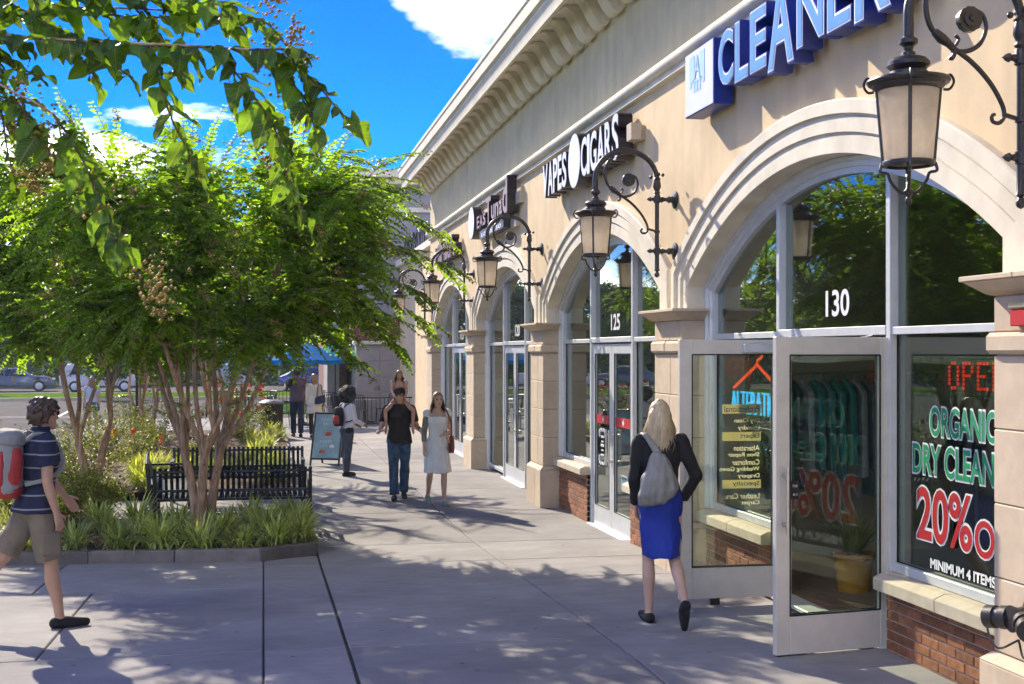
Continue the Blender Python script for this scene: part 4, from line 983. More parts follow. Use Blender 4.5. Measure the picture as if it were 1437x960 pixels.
def myrtle(seed, loc, label, stems, zc, reach, top, shoots=9, leaf=0.055, extra=(), scale=1.0, group='crape myrtles in the planting bed', bases=3, flare=0.68, pan=0.10, bare=2.3, nbr=8, fill=8):
    T = Tree(seed); r = T.r; root = thing('crape_myrtle', loc, 0, label, 'tree', group)
    forks = []
    for i in range(bases):                                       # short trunks that fork low down
        a = 6.283 * i / bases + .6; d = Vector((math.cos(a), math.sin(a), 0)); zf = zc * r.uniform(.30, .46); q = d * r.uniform(.16, .24) + Vector((0, 0, zf))
        tp = smooth_path([d * .085 + Vector((0, 0, -.08)), d * .10 + Vector((r.uniform(-.02, .02), r.uniform(-.02, .02), zf * .5)), q], 5); T.wood.tube(tp, [.062 - .014 * u / len(tp) for u in range(len(tp))], 10); forks.append((d, q))
    for i in range(stems):
        ph = 6.283 * (i + r.uniform(-.3, .3)) / stems; dr = Vector((math.cos(ph), math.sin(ph), 0)); fd, b = max(forks, key=lambda v: v[0].dot(dr) + r.uniform(-.2, .2))
        f = flare * r.uniform(.55, 1.15); kx = r.uniform(-.06, .06)
        pts = smooth_path([b + Vector((0, 0, -.06)), b + (dr - fd * .3) * .07 + Vector((0, 0, .18)), b * .4 + dr * f * .5 + Vector((kx, kx, zc * .52)), dr * f + Vector((kx, -kx, zc)), dr * (f + reach * .28) + Vector((r.uniform(-.15, .15), r.uniform(-.15, .15), zc + (top - zc) * .42)), dr * (f + reach * r.uniform(.32, .6)) + Vector((r.uniform(-.2, .2), r.uniform(-.2, .2), zc + (top - zc) * r.uniform(.68, .9)))], 5)
        R0 = r.uniform(.026, .040) * scale; n_ = len(pts); T.wood.tube(pts, [R0 * (1 - .78 * (j / n_) ** 1.1) + .004 for j in range(n_)], 9)
        # side branches inside the crown
        for q in range(nbr):
            j = int(n_ * r.uniform(.48, .97)); a = ph + r.gauss(0, .9); p = pts[min(j, n_ - 1)]
            if p.z < bare: continue
            d = Vector((math.cos(a), math.sin(a), r.uniform(.15, 1.1))); bl = r.uniform(.5, 1.0) * reach * .62
            bp = T.curve(p, d, bl, 7, -0.05, .09); T.wood.tube(bp, [.013 - .009 * u / 7 for u in range(8)], 5)
            for u in range(shoots):
                w_ = r.uniform(.25, 1.0); ii = min(6, int(w_ * 7)); a2 = a + r.gauss(0, 1.0); sp = bp[ii].lerp(bp[ii + 1], r.random())
                T.shoot(sp, Vector((math.cos(a2), math.sin(a2), r.uniform(-.42, .9))), r.uniform(.35, .9), leaf, young=.25, panicle=pan)
        for u in range(shoots):
            a2 = ph + r.gauss(0, .8); T.shoot(pts[-1 - r.randint(0, 5)], Vector((math.cos(a2) * .7, math.sin(a2) * .7, r.uniform(.5, 2.2))), r.uniform(.6, 1.25), leaf, -.045, young=.45, panicle=pan)
        for u in range(fill):
            p = pts[min(n_ - 1, int(n_ * r.uniform(.45, 1.0)))]
            if p.z < bare: continue
            a2 = r.uniform(0, 6.283); T.shoot(p, Vector((math.cos(a2), math.sin(a2), r.uniform(-.25, .8))), r.uniform(.4, .8), leaf, -.08)
        # a few sprouts on the bare stems
        if r.random() < .5:
            j = int(n_ * r.uniform(.25, .5)); T.shoot(pts[j], Vector((math.cos(ph), math.sin(ph), .5)), r.uniform(.15, .3), leaf * .8)
    for (tx, ty, tz, start, sag) in extra:                       # long arching sprays
        tgt = Vector((tx, ty, tz)); p0 = Vector(start); mid = (p0 + tgt) / 2 + Vector((0, 0, sag)); pts = smooth_path([p0, mid, tgt], 6)
        T.wood.tube(pts, [.012 - .009 * u / len(pts) for u in range(len(pts))], 5)
        for u in range(3, len(pts)):
            dd = (pts[u] - pts[u - 1]).normalized()
            for sg_ in (-1, 1):
                if r.random() < .62: T.shoot(pts[u], dd * .8 + Vector((-dd.y, dd.x, 0)) * sg_ * .7 + Vector((0, 0, r.uniform(-.3, .3))), r.uniform(.25, .5), leaf)
        T.shoot(pts[-3], (pts[-1] - pts[-3]).normalized(), .5, leaf * 1.1, -.1, panicle=.7)
    link('trunk', T.wood.mesh('trunk', smooth=True, fix=False), M['bark'], root, world=False)
    cr_ = link('crown', T.leaf_obj('crown', M['leaf']), M['leaf'], root, world=False)
    link('twigs', T.twigs.mesh('twigs', fix=False), M['twig'], cr_, world=False)['kind'] = 'stuff'
    pm_ = T.panicle_mesh('seed_heads')
    if pm_: link('seed_heads', pm_, M['seed'], cr_, world=False)['kind'] = 'stuff'
    return root
st0 = (0.9, 0.0, 2.9)
treeA = myrtle(11, (-0.68, 15.1, 0.12), 'largest crape myrtle with many cinnamon stems in front of the benches', 12, 2.15, 1.8, 4.5, 15, 0.092, nbr=14, bare=2.05, fill=40,
       extra=((2.75, .2, 3.55, (.9, .1, 3.3), .35), (3.05, .1, 3.05, (.9, 0, 2.9), .35), (2.55, -.3, 2.75, (.8, -.1, 2.7), .3), (2.25, .1, 2.15, (.8, 0, 2.6), .22), (1.75, -.2, 1.98, (.6, -.1, 2.4), .2),
              (2.5, .4, 3.25, (.8, .2, 3.1), .3), (2.2, -.5, 3.95, (.7, -.2, 3.5), .2), (2.6, .3, 2.45, (.9, .2, 2.8), .3), (1.6, -.6, 4.3, (.5, -.3, 3.7), .2)))
treeB = myrtle(23, (-2.31, 18.3, 0.12), 'crape myrtle with four orange stems rising behind the walking man', 6, 2.2, 1.6, 4.5, 14, 0.092, bases=2, flare=.62, bare=1.95, nbr=16, fill=44)
tree_specs = ((-2.6, 30.5, 31, 'slender crape myrtle standing behind the rose shrubs', 5, 4.6), (-0.8, 24.3, 37, 'crape myrtle hidden behind the largest one', 7, 5.0), (-3.4, 36.5, 41, 'far crape myrtle near the end of the planting bed', 5, 4.4))
for x, y, sd, lab, ns, tp in tree_specs: myrtle(sd, (x, y, 0.1), lab, ns, 2.4, 1.5, tp, 8, 0.080, bases=2, flare=.5)

# ================================================================ liriope clumps
def liriope_mesh(seed, nb=150):
    r = random.Random(seed); V = []; F = []; T_ = []
    for i in range(nb):
        a = r.uniform(0, 6.283); d = Vector((math.cos(a), math.sin(a), 0)); sd = Vector((-d.y, d.x, 0)); ln = r.uniform(.24, .44); lean = r.uniform(.2, 1.35); w_ = r.uniform(.007, .012)
        b = len(V); p0 = d * r.uniform(0, .06) + Vector((r.gauss(0, .03), r.gauss(0, .03), 0)); t_ = r.random()
        for j, t in enumerate((0, .3, .58, .82, 1.0)):
            th = lean * (0.35 + 1.55 * t); p = p0 + d * ln * (math.sin(th) * t * .72) + Vector((0, 0, ln * t * math.cos(th * .72)))
            ww = w_ * (0.7, 1.0, .95, .65, .05)[j]; V += [p - sd * ww, p + sd * ww]
            if j: F.append((b + 2 * j - 2, b + 2 * j - 1, b + 2 * j + 1, b + 2 * j)); T_.append(t_)
    return fast_mesh('liriope_clump', np.array([tuple(v) for v in V]), np.array(F), np.array(T_))
LM = [liriope_mesh(100 + i) for i in range(5)]
for m_ in LM: m_.materials.append(M['liriope'])
rr = random.Random(8); spots = []
for x in (-3.75, -3.3, -2.85, -2.42, -1.95, -1.5, -1.08, -0.66, -0.24, 0.14, 0.38): spots.append((x, front_y(x) + 0.27, 'kerb'))
for x in (-3.5, -3.0, -1.35, -0.9, -0.45, -0.02, 0.33): spots.append((x, 14.55 + rr.uniform(-.1, .1), 'mid'))
for x in (-3.7, -3.2, -2.75, -1.75, -1.2, -0.3, 0.1, 0.38): spots.append((x, 15.1 + rr.uniform(-.12, .12), 'mid'))
for x in (-1.9, -1.45, -1.0, -.15, .25): spots.append((x, 15.48, 'bench'))
for i in range(9): spots.append((rr.uniform(-3.6, -2.45), 16.0 + i * .36, 'court'))
for i in range(14): spots.append((rr.uniform(-2.2, .35), 20.1 + rr.uniform(0, 2.6), 'far'))
for i in range(10): spots.append((rr.uniform(-.3, .4), 23 + i * 1.05, 'path'))
LL_ = {'kerb': ('striped green liriope clump arching over the front kerb', 'liriope along the front kerb'), 'mid': ('green liriope clump in the middle of the front bed', 'liriope in the front bed'), 'bench': ('green liriope clump right behind the near bench back', 'liriope behind the near bench'),
       'court': ('liriope clump beside the paved bench court', 'liriope beside the bench court'), 'far': ('liriope clump beyond the far bench', 'liriope beyond the far bench'), 'path': ('liriope clump along the sidewalk edge near the trash can', 'liriope along the sidewalk edge')}
for i, (x, y, kd) in enumerate(spots):
    o = link('liriope_plant', LM[i % 5], None, None, loc=(x, y, soil_z(x, y) - 0.01), rot=(0, 0, rr.uniform(0, 6.28))); s_ = rr.uniform(.95, 1.22); o.scale = (s_, s_, s_)
    tag(o, LL_[kd][0], 'plant', LL_[kd][1])

# ================================================================ rose shrubs
flm = MB()
for i in range(11):
    a = i * 2.4; ph_ = 0.25 + 0.9 * (i / 11); d = Vector((math.cos(a) * math.sin(ph_), math.sin(a) * math.sin(ph_), math.cos(ph_))); u = d.cross(Vector((0.3, .2, 1))).normalized(); v = d.cross(u); c = d * .018
    flm.add([c - u * .016 - v * .004, c + d * .012 - v * .016, c + u * .016 - v * .004, c + u * .012 + v * .014, c - u * .012 + v * .014], [(0, 1, 2, 3, 4)])
flower_me = {k: flm.mesh('flower', fix=False) for k in ('petal_red', 'petal_orange', 'petal_cream')}
for k, m_ in flower_me.items(): m_.materials.append(M[k])
def shrub(seed, loc, rx, ry, h, label, nleaf=1500, flowers=(), group='rose shrubs in the planting bed', leaf=0.045, m='shrub'):
    r = random.Random(seed); root = thing('rose_shrub', loc, r.uniform(0, 6), label, 'shrub', group); T = Tree(seed); tips = []
    for i in range(26):
        a = r.uniform(0, 6.283); q = math.sqrt(r.random()); tip = Vector((rx * q * math.cos(a), ry * q * math.sin(a), h * r.uniform(.55, 1.05) * (1 - .35 * q * q))); pts = smooth_path([Vector((r.gauss(0, .05), r.gauss(0, .05), -.03)), tip * .5 + Vector((0, 0, h * .12)), tip], 4)
        T.wood.tube(pts, [.007 - .004 * u / len(pts) for u in range(len(pts))], 4, cap=False); tips.append(pts[-1])
        for u in range(nleaf // 26):
            p = pts[min(len(pts) - 1, int(len(pts) * r.uniform(.25, 1)))] + Vector((r.gauss(0, .075), r.gauss(0, .075), r.gauss(0, .06)))
            T.LO.append(p); T.LD.append(Vector((r.gauss(0, 1), r.gauss(0, 1), r.gauss(0, .6)))); T.LN.append(Vector((r.gauss(0, .5), r.gauss(0, .5), 1))); L_ = leaf * r.uniform(.7, 1.2); T.LL.append(L_); T.LW.append(L_ * .62); T.LT.append(r.random())
    link('stems', T.wood.mesh('stems', fix=False), M['twig'], root, world=False)
    link('foliage', T.leaf_obj('foliage', M[m]), M[m], root, world=False)
    for kd, cnt in flowers:
        for i in range(cnt):
            p = r.choice(tips) + Vector((r.gauss(0, .08), r.gauss(0, .08), r.uniform(0, .08))); f = link('flower', flower_me[kd], None, root, world=False, loc=p, rot=(r.gauss(0, .5), r.gauss(0, .5), r.uniform(0, 6))); s_ = r.uniform(1.0, 1.9); f.scale = (s_, s_, s_)
SH = [(-2.25, 16.35, .42, .45, .62, 'low yellow green shrub at the end of the bench seen end on', ()), (-2.05, 17.3, .36, .4, .55, 'small green shrub against the bench seen end on', ()), (-3.15, 17.0, .65, .6, .75, 'yellow green rose shrub beside the walking man', (('petal_red', 6),)), (-3.55, 18.9, .6, .6, .95, 'rose shrub with red blooms at the crape myrtle with four stems', (('petal_red', 9),)),
      (-2.75, 20.6, .7, .7, .8, 'low rose shrub behind the four orange stems', (('petal_cream', 8),)), (-3.3, 22.6, .75, .8, .95, 'rose shrub with cream blooms by the parking lot', (('petal_cream', 14), ('petal_orange', 4))),
      (-2.2, 23.6, .7, .7, .85, 'green rose shrub between the stems and the sign post', (('petal_orange', 7),)), (-3.2, 26.4, .8, .9, 1.0, 'tall rose shrub beside the thin sign post', (('petal_cream', 14), ('petal_orange', 5))),
      (-2.3, 28.6, .8, .8, .9, 'rose shrub behind the thin sign post', (('petal_cream', 8),)), (-1.0, 22.6, .6, .6, .7, 'small dense shrub just beyond the far bench', ()),
      (-0.45, 29.6, .7, .9, 1.05, 'dark green shrub in front of the trash can', (('petal_red', 3),)), (-0.6, 31.6, .75, .8, 1.45, 'shrub topped with red and orange blooms by the trash can', (('petal_orange', 26), ('petal_red', 22))),
      (-1.9, 32.2, .8, .8, 1.1, 'far rose shrub in the middle of the bed', (('petal_orange', 8),)), (-3.3, 30.0, .8, .9, .95, 'far rose shrub along the parking lot edge', (('petal_cream', 10),)), (-3.2, 33.4, .8, .9, .95, 'last rose shrub along the parking lot edge', (('petal_cream', 10),))]
for i, (x, y, rx, ry, h, lab, fl) in enumerate(SH): shrub(300 + i, (x, y, soil_z(x, y)), rx, ry, h, lab, 1500, fl)

# ================================================================ benches
def make_bench():
    root = thing('bench', (0, 0, 0), 0, '', 'bench', 'black strap benches'); W_ = 1.82; n_ = 27
    path = [(0.52, 0.395), (0.53, 0.425), (0.50, 0.442), (0.30, 0.43), (0.12, 0.415), (0.05, 0.43), (0.01, 0.48), (-0.03, 0.60), (-0.075, 0.77), (-0.095, 0.80), (-0.115, 0.785)]
    mb = MB(); w2 = 0.019
    for j, (y, z) in enumerate(path):
        mb.v += [Vector((-w2, y, z)), Vector((w2, y, z))]
        if j: mb.f.append((2 * j - 2, 2 * j - 1, 2 * j + 1, 2 * j))
    q = len(mb.v); mb.v += [v + Vector((0, -0.006 if i > 8 else 0, -0.008)) for i, v in enumerate(mb.v[:q])]; mb.f += [tuple(reversed([a + q for a in f])) for f in mb.f[:]]
    for j in range(len(path) - 1):
        for (a, b) in ((2 * j, 2 * j + 2), (2 * j + 3, 2 * j + 1)): mb.f.append((a, b, b + q, a + q))
    sm = mb.mesh('slat', fix=True)
    for i in range(n_): link('slat', sm, M['black'], root, world=False, loc=(-W_ / 2 + 0.05 + (W_ - 0.10) * i / (n_ - 1), 0, 0))
    for (y, z) in ((0.50, 0.415), (0.06, 0.40), (-0.03, 0.52), (-0.085, 0.755)):
        mb = MB(); mb.bar((-W_ / 2, y, z), (W_ / 2, y, z), 0.03, 0.03); link('rail', mb.mesh('rail', bevel=0.004), M['black'], root, world=False)
    for s in (-1, 1):
        x = s * (W_ / 2 + 0.012); mb = MB()
        mb.bar((x, 0.47, 0.0), (x, 0.47, 0.62), 0.04, 0.045, (0, 1, 0)); mb.bar((x, -0.02, 0.0), (x, -0.095, 0.80), 0.04, 0.05, (0, 1, 0)); mb.bar((x, 0.50, 0.63), (x, -0.09, 0.63), 0.05, 0.03); mb.bar((x, 0.47, 0.36), (x, -0.05, 0.36), 0.04, 0.04)
        link('leg_frame', mb.mesh('leg_frame', bevel=0.004), M['black'], root, world=False)
    mb = MB(); mb.bar((-W_ / 2, 0.22, 0.20), (W_ / 2, 0.22, 0.20), 0.03, 0.03); link('stretcher', mb.mesh('stretcher'), M['black'], root, world=False)
    return root
b0 = make_bench(); b0.location = (-0.36, 16.0, 0.0); b0.rotation_euler = (0, 0, 0); b0['label'] = 'near black strap bench with its back to the camera'
b1 = copy_tree(b0); b1.location = (-0.36, 19.25, 0.0); b1.rotation_euler = (0, 0, math.pi); b1['label'] = 'far black strap bench facing the near one across the court'
b2 = copy_tree(b0); b2.location = (-1.42, 17.6, 0.0); b2.rotation_euler = (0, 0, rad(-90 + 4.7)); b2['label'] = 'black strap bench seen end on between shrubs and the near bench'
r = thing('footing_block', (0.05, 16.75, 0), 0, 'pale concrete block under the far side of the near bench', 'block')
mb = MB(); mb.box(-0.10, 0.10, -0.1, 0.1, 0, 0.20); link('block', mb.mesh('block', bevel=0.008), M['sill'], r, world=False)
# ================================================================ people
def remeshed(mb, name, voxel, smooth_it=3, wrinkle=0.0, wscale=(13, 13, 6.5), seed=0):
    me = new_mesh('tmp', mb.v, mb.f); bm = bmesh.new(); bm.from_mesh(me); bmesh.ops.recalc_face_normals(bm, faces=bm.faces); bm.to_mesh(me); bm.free()
    ob = bpy.data.objects.new('tmp', me)
    m = ob.modifiers.new('r', 'REMESH'); m.mode = 'VOXEL'; m.voxel_size = voxel
    s = ob.modifiers.new('s', 'SMOOTH'); s.iterations = smooth_it; s.factor = .5
    out = baked(ob); out.name = name
    bpy.data.objects.remove(ob); bpy.data.meshes.remove(me)
    if wrinkle:
        n_ = len(out.vertices); co = np.empty(n_ * 3, dtype=np.float32); no = np.empty(n_ * 3, dtype=np.float32); out.vertices.foreach_get('co', co); out.vertices.foreach_get('normal', no); co = co.reshape(-1, 3); no = no.reshape(-1, 3)
        k = np.array([mnoise.noise((x * wscale[0] + seed, y * wscale[1], z * wscale[2])) + .5 * mnoise.noise((x * wscale[0] * 2.3, y * wscale[1] * 2.3 + seed, z * wscale[2] * 2.3)) for x, y, z in co.tolist()], dtype=np.float32)
        out.vertices.foreach_set('co', (co + no * wrinkle * 1.5 * k[:, None]).ravel())
    out.polygons.foreach_set('use_smooth', [True] * len(out.polygons)); out.update(); return out
def loft(mb, rings, n=16, ripple=0.0, waves=12, start=0):
    """rings: (centre, u vector, v vector)"""
    b = len(mb.v)
    for q, (c, u, v) in enumerate(rings):
        for k in range(n):
            a = 6.28318 * k / n; f_ = 1 + (ripple * math.sin(a * waves + 1.7 * math.sin(a * 3)) * min(1, max(0, q - start) / 2) if ripple else 0); mb.v.append(Vector(c) + (Vector(u) * math.cos(a) + Vector(v) * math.sin(a)) * f_)
    for i in range(len(rings) - 1):
        for k in range(n): mb.f.append((b + i * n + k, b + i * n + (k + 1) % n, b + (i + 1) * n + (k + 1) % n, b + (i + 1) * n + k))
    mb.f.append(tuple(b + k for k in reversed(range(n)))); mb.f.append(tuple(b + (len(rings) - 1) * n + k for k in range(n)))
def limb(mb, pts, rs, n=12, round_ends=True):
    pts = [Vector(p) for p in pts]; mb.tube(pts, rs, n)
    if round_ends:
        for p, r_ in ((pts[0], rs[0]), (pts[-1], rs[-1])): mb.sphere(p, r_ * .99, n=10, m=8)
def rotx(v, a): c, s = math.cos(a), math.sin(a); return Vector((v.x, v.y * c - v.z * s, v.y * s + v.z * c))
class Body:
    """faces +Y, feet at z=0"""
    def __init__(s, h, female=False, build=1.0, splay=0.0, legs=((0, 0), (0, 0)), arms=((0, .12, .15, 0), (0, .12, .15, 0)), lean=0.0, turn=0.0, nod=0.0, toe=(0.0, 0.0)):
        s.h = h; s.f = female; s.k = h / 1.75; k = s.k; s.bw = build; s.legs = []; hw = (.088 if female else .085) * k
        T, C = .43 * k, .43 * k; low = 0
        for i, (a, kn) in enumerate(legs):
            sx = (-1, 1)[i]; hip = Vector((sx * hw, 0, 0)); knee = hip + Vector((sx * (.005 + math.sin(splay) * T), math.sin(a) * T * math.cos(splay), -math.cos(a) * T)); an = a - kn; ank = knee + Vector((-sx * .012, math.sin(an) * C, -math.cos(an) * C))
            pitch = toe[i]; fd = Vector((sx * .10, math.cos(pitch), math.sin(pitch))).normalized(); s.legs.append([hip, knee, ank, fd]); low = min(low, ank.z - .075 * k, (ank + fd * .17 * k).z - .03 * k if pitch < 0 else 0)
        z0 = -low
        for L in s.legs:
            for j in range(3): L[j].z += z0
        s.pel = Vector((0, 0, z0)); s.lean = lean; s.up = rotx(Vector((0, 0, 1)), -lean); s.fw = rotx(Vector((0, 1, 0)), -lean)
        P = s.P; s.neck = P(0, .0, .585); s.sh = [P(-(.185 if not female else .165) * build, -.005, .50), P((.185 if not female else .165) * build, -.005, .50)]; s.arms = []
        for i, (a, o, e, inn) in enumerate(arms):
            sx = (-1, 1)[i]; U, F_ = .295 * k, .25 * k; S_ = s.sh[i]
            el = S_ + Vector((sx * math.sin(o), math.sin(a) * math.cos(o), -math.cos(a) * math.cos(o))) * U
            fa = a + e; d = Vector((sx * (math.sin(o * .6) - inn), math.sin(fa), -math.cos(fa))).normalized(); wr = el + d * F_; s.arms.append([S_, el, wr, d])
        s.turn = turn; s.nod = nod; hz = .70; s.hc = P(0, .025, hz)
    def P(s, x, y, z):
        """torso coordinates (metres for a 1.75 m body) from the hip centre"""
        return s.pel + (Vector((x, 0, 0)) + s.fw * y + s.up * z) * s.k
    def HM(s): return Matrix.Translation(s.hc) @ Matrix.Rotation(s.turn, 4, 'Z') @ Matrix.Rotation(-s.nod - s.lean * .4, 4, 'X') @ Matrix.Scale(s.k, 4)
    def torso_rings(s, off=0.0, z0=-.09, z1=.585, chest=1.0):
        f = s.f; b = s.bw
        R = [(-.10, .10, .085, 0), (-.04, .165 if f else .158, .112, -.012), (.02, .168 if f else .160, .115, -.012), (.10, .148 if f else .155, .102, -.002), (.19, .122 if f else .147, .090, .008), (.28, .130 if f else .155, .100, .010), (.37, .148 if f else .172, .118 if f else .118, .014), (.45, .155 if f else .185, .100, .004), (.505, .145 if f else .172, .082, -.006), (.545, .095 if f else .11, .065, -.008), (.575, .062, .058, -.002), (.60, .055, .055, .004)]
        out = []
        for z, rx, ry, y in R:
            if z < z0 - .03 or z > z1 + .03: continue
            out.append((s.P(0, y, z), Vector((rx * b + off, 0, 0)) * s.k, s.fw * (ry * b + off) * s.k))
        return out
    def body_mb(s, fingers=True):
        k = s.k; mb = MB(); loft(mb, s.torso_rings()); f = s.f; t = .92 if f else 1.0
        for hip, knee, ank, fd in s.legs:
            mid = hip.lerp(knee, .45); cm = knee.lerp(ank, .3); back = Vector((0, -.012 * k, 0))
            limb(mb, [hip, mid, knee], [.086 * k, .076 * k * t, .054 * k * t]); limb(mb, [knee, cm + back, knee.lerp(ank, .65), ank], [.052 * k * t, .057 * k * t, .043 * k * t, .034 * k * t])
            heel = ank + Vector((0, -.035 * k, -.03 * k)); ball = ank + fd * .12 * k + Vector((0, 0, -.045 * k)); limb(mb, [heel, ank + fd * .04 * k + Vector((0, 0, -.03 * k)), ball, ball + fd * .065 * k], [.035 * k, .04 * k, .032 * k, .022 * k])
        for S_, el, wr, d in s.arms:
            limb(mb, [S_, S_.lerp(el, .45), el], [.058 * k * t, .047 * k * t, .039 * k * t]); limb(mb, [el, el.lerp(wr, .3), wr], [.038 * k * t, .040 * k * t, .025 * k * t])
            s.hand(mb, wr, d, S_.x > s.pel.x)
        limb(mb, [s.P(0, -.008, .54), s.P(0, .004, .60), s.hc + Vector((0, 0, -.06 * k))], [.062 * k * t, .055 * k * t, .055 * k * t])
        s.head(mb); return mb
    def hand(s, mb, wr, d, right):
        k = s.k; d = d.normalized(); sx = 1 if right else -1; th = Vector((-sx * .35, .94, 0)); th = (th - d * th.dot(d)).normalized(); pn = d.cross(th).normalized() * sx
        b = len(mb.v); rings = []
        for t, w_, q in ((0, .027, .020), (.04, .038, .018), (.085, .042, .015)): rings.append((wr + d * t * k, th * w_ * k, pn * q * k))
        loft(mb, rings, 12)
        for i, (o, ln) in enumerate(((.032, .068), (.011, .078), (-.011, .072), (-.031, .056))):
            p = wr + d * .078 * k + th * o * k; c = -pn if False else pn * -1; q1 = p + (d * .9 + c * .25) * ln * .5 * k; q2 = q1 + (d * .7 + c * .65) * ln * .5 * k; limb(mb, [p, q1, q2], [.0095 * k, .0088 * k, .0072 * k], 8)
        p = wr + d * .025 * k + th * .03 * k; q1 = p + (d * .55 + th * .7 - pn * .2) * .042 * k; limb(mb, [p, q1, q1 + (d * .85 + th * .25 - pn * .2) * .034 * k], [.014 * k, .011 * k, .008 * k], 8)
    def head(s, mb):
        Mh = s.HM(); h = MB()
        R = [(-.118, .018, .022, .062), (-.108, .034, .040, .050), (-.085, .048, .062, .032), (-.055, .058, .082, .014), (-.02, .067, .092, .004), (.02, .073, .096, 0), (.055, .072, .095, -.004), (.085, .060, .082, -.008), (.105, .040, .058, -.010), (.118, .012, .02, -.012)]
        loft(h, [(Vector((0, y, z)), Vector((rx, 0, 0)), Vector((0, ry, 0))) for z, rx, ry, y in R], 18)
        limb(h, [(0, .088, .012), (0, .112, -.028)], [.010, .014], 8); h.sphere((0, .090, -.066), .024, .012, .009, 10, 6); h.sphere((0, .082, -.098), .022, .016, .014, 10, 6)
        for sx in (-1, 1): h.sphere((sx * .074, -.008, -.008), .010, .020, .032, 8, 6); h.sphere((sx * .032, .078, .024), .024, .014, .009, 8, 6); h.sphere((sx * .040, .062, -.03), .024, .022, .022, 8, 6)
        mb.add([Mh @ v for v in h.v], h.f)
    # --- garments
    def shirt(s, sleeve=.55, hem=-.05, off=.016, flare=0.0, puff=0.0, neck=.545, sl_off=.014):
        k = s.k; mb = MB(); R = s.torso_rings(off, hem, neck); 
        if flare: R[0] = (R[0][0], R[1][1] * (1 + flare), R[1][2] * (1 + flare)); R[1] = (R[1][0], R[1][1] * (1 + flare * .8), R[1][2] * (1 + flare * .8)); R[2] = (R[2][0], R[2][1] * (1 + flare * .5), R[2][2] * (1 + flare * .5))
        else: R[0] = (R[0][0], R[min(1, len(R) - 1)][1] * 1.0, R[min(1, len(R) - 1)][2] * 1.0)
        loft(mb, R, 20); t = .92 if s.f else 1.0
        for S_, el, wr, d in s.arms:
            o = sl_off * k
            if sleeve <= 1: e = S_.lerp(el, sleeve); limb(mb, [S_, S_.lerp(e, .5), e], [.060 * k * t + o, .053 * k * t + o, .050 * k * t + o + puff], 14, False); mb.sphere(S_, .060 * k * t + o, n=12, m=8)
            else: limb(mb, [S_, S_.lerp(el, .5), el], [.058 * k * t + o, .050 * k * t + o, .043 * k * t + o]); limb(mb, [el, el.lerp(wr, .5), el.lerp(wr, sleeve - 1)], [.042 * k * t + o, .036 * k * t + o, .032 * k * t + o], 12, False)
        return mb
    def trousers(s, length=1.95, off=.014, hem_r=None, waist=.115):
        k = s.k; mb = MB(); loft(mb, s.torso_rings(off, -.09, waist), 20)
        for hip, knee, ank, fd in s.legs:
            o = off * k
            if length <= 1: e = hip.lerp(knee, length); limb(mb, [hip, hip.lerp(e, .5), e], [.090 * k + o, .084 * k + o * 1.2, hem_r * k if hem_r else .075 * k + o * 1.6], 14, False); mb.sphere(hip, .09 * k + o, n=12, m=8)
            else: e = knee.lerp(ank, length - 1); limb(mb, [hip, hip.lerp(knee, .5), knee], [.090 * k + o, .078 * k + o, .060 * k + o]); limb(mb, [knee, knee.lerp(e, .5), e], [.060 * k + o, .058 * k + o, hem_r * k if hem_r else .050 * k + o], 14, False)
        return mb
    def skirt(s, length, hem=.16, waist=.12, off=.012, hem_y=None, ripple=0.0):
        """one tube from the waist to below the thighs"""
        mb = MB(); k = s.k; R = s.torso_rings(off, -.01, waist); R.reverse(); kn = (s.legs[0][1] + s.legs[1][1]) / 2; hp = s.pel; sway = (kn - hp); dy = abs(s.legs[0][1].y - s.legs[1][1].y) / 2
        for t in (.25, .5, .75, 1.0):
            q = t * length; c = hp + sway * q; wx = .170 + (hem - .170) * t; wy = .125 + ((hem_y or hem * .8) - .125) * t; R.append((c, Vector((wx * k, 0, 0)), Vector((0, wy * k + dy * q, 0))))
        loft(mb, R, 24 if not ripple else 72, ripple, 11, len(R) - 5); return mb
    def shoes(s, off=.010, side=0):
        k = s.k; mb = MB()
        for hip, knee, ank, fd in s.legs[side:side + 1]:
            heel = ank + Vector((0, -.037 * k, -.036 * k)); ball = ank + fd * .12 * k + Vector((0, 0, -.047 * k)); o = off * k
            limb(mb, [heel, ank + fd * .05 * k + Vector((0, 0, -.038 * k)), ball, ball + fd * .075 * k], [.036 * k + o, .040 * k + o, .034 * k + o, .022 * k + o])
        return mb
def hair_cap(b, top=.012, back=-.06, front=.065, side=-.02, puff=1.0):
    """closed cap of hair over the skull: lowest behind, open over the face"""
    Mh = b.HM(); h = MB(); n_ = 22; rows = []
    for j in range(9):
        t = j / 8.0; row = []
        for i in range(n_):
            a = 6.28318 * i / n_; fy = math.sin(a); low_ = back + (side - back) * max(0, 1 - abs(-1 - fy)) if fy < 0 else side + (front - side) * (fy ** .6)
            z = .132 + (low_ - .132) * t; sh = math.sqrt(max(0.0, 1 - ((z - .01) / .123) ** 2)) if z > .01 else 1 - .10 * ((.01 - z) / .1)
            tp_ = top * puff * (1 - .62 * t ** 2.2); sh = sh * (1 - .42 * max(0.0, -.035 - z) / .075) if fy < 0 else sh; row.append(Vector(((.073 * sh + tp_) * math.cos(a), -.004 + (.096 * sh + tp_) * fy, z + (.012 * math.sin(i * 5.3) * t if j == 8 else 0))))
        rows.append(row)
    for row in rows: h.v += row
    for j in range(8):
        for i in range(n_): h.f.append((j * n_ + i, j * n_ + (i + 1) % n_, (j + 1) * n_ + (i + 1) % n_, (j + 1) * n_ + i))
    h.f.append(tuple(range(n_))); h.f.append(tuple(reversed(range(8 * n_, 9 * n_)))); mb = MB(); mb.add([Mh @ v for v in h.v], h.f); return mb
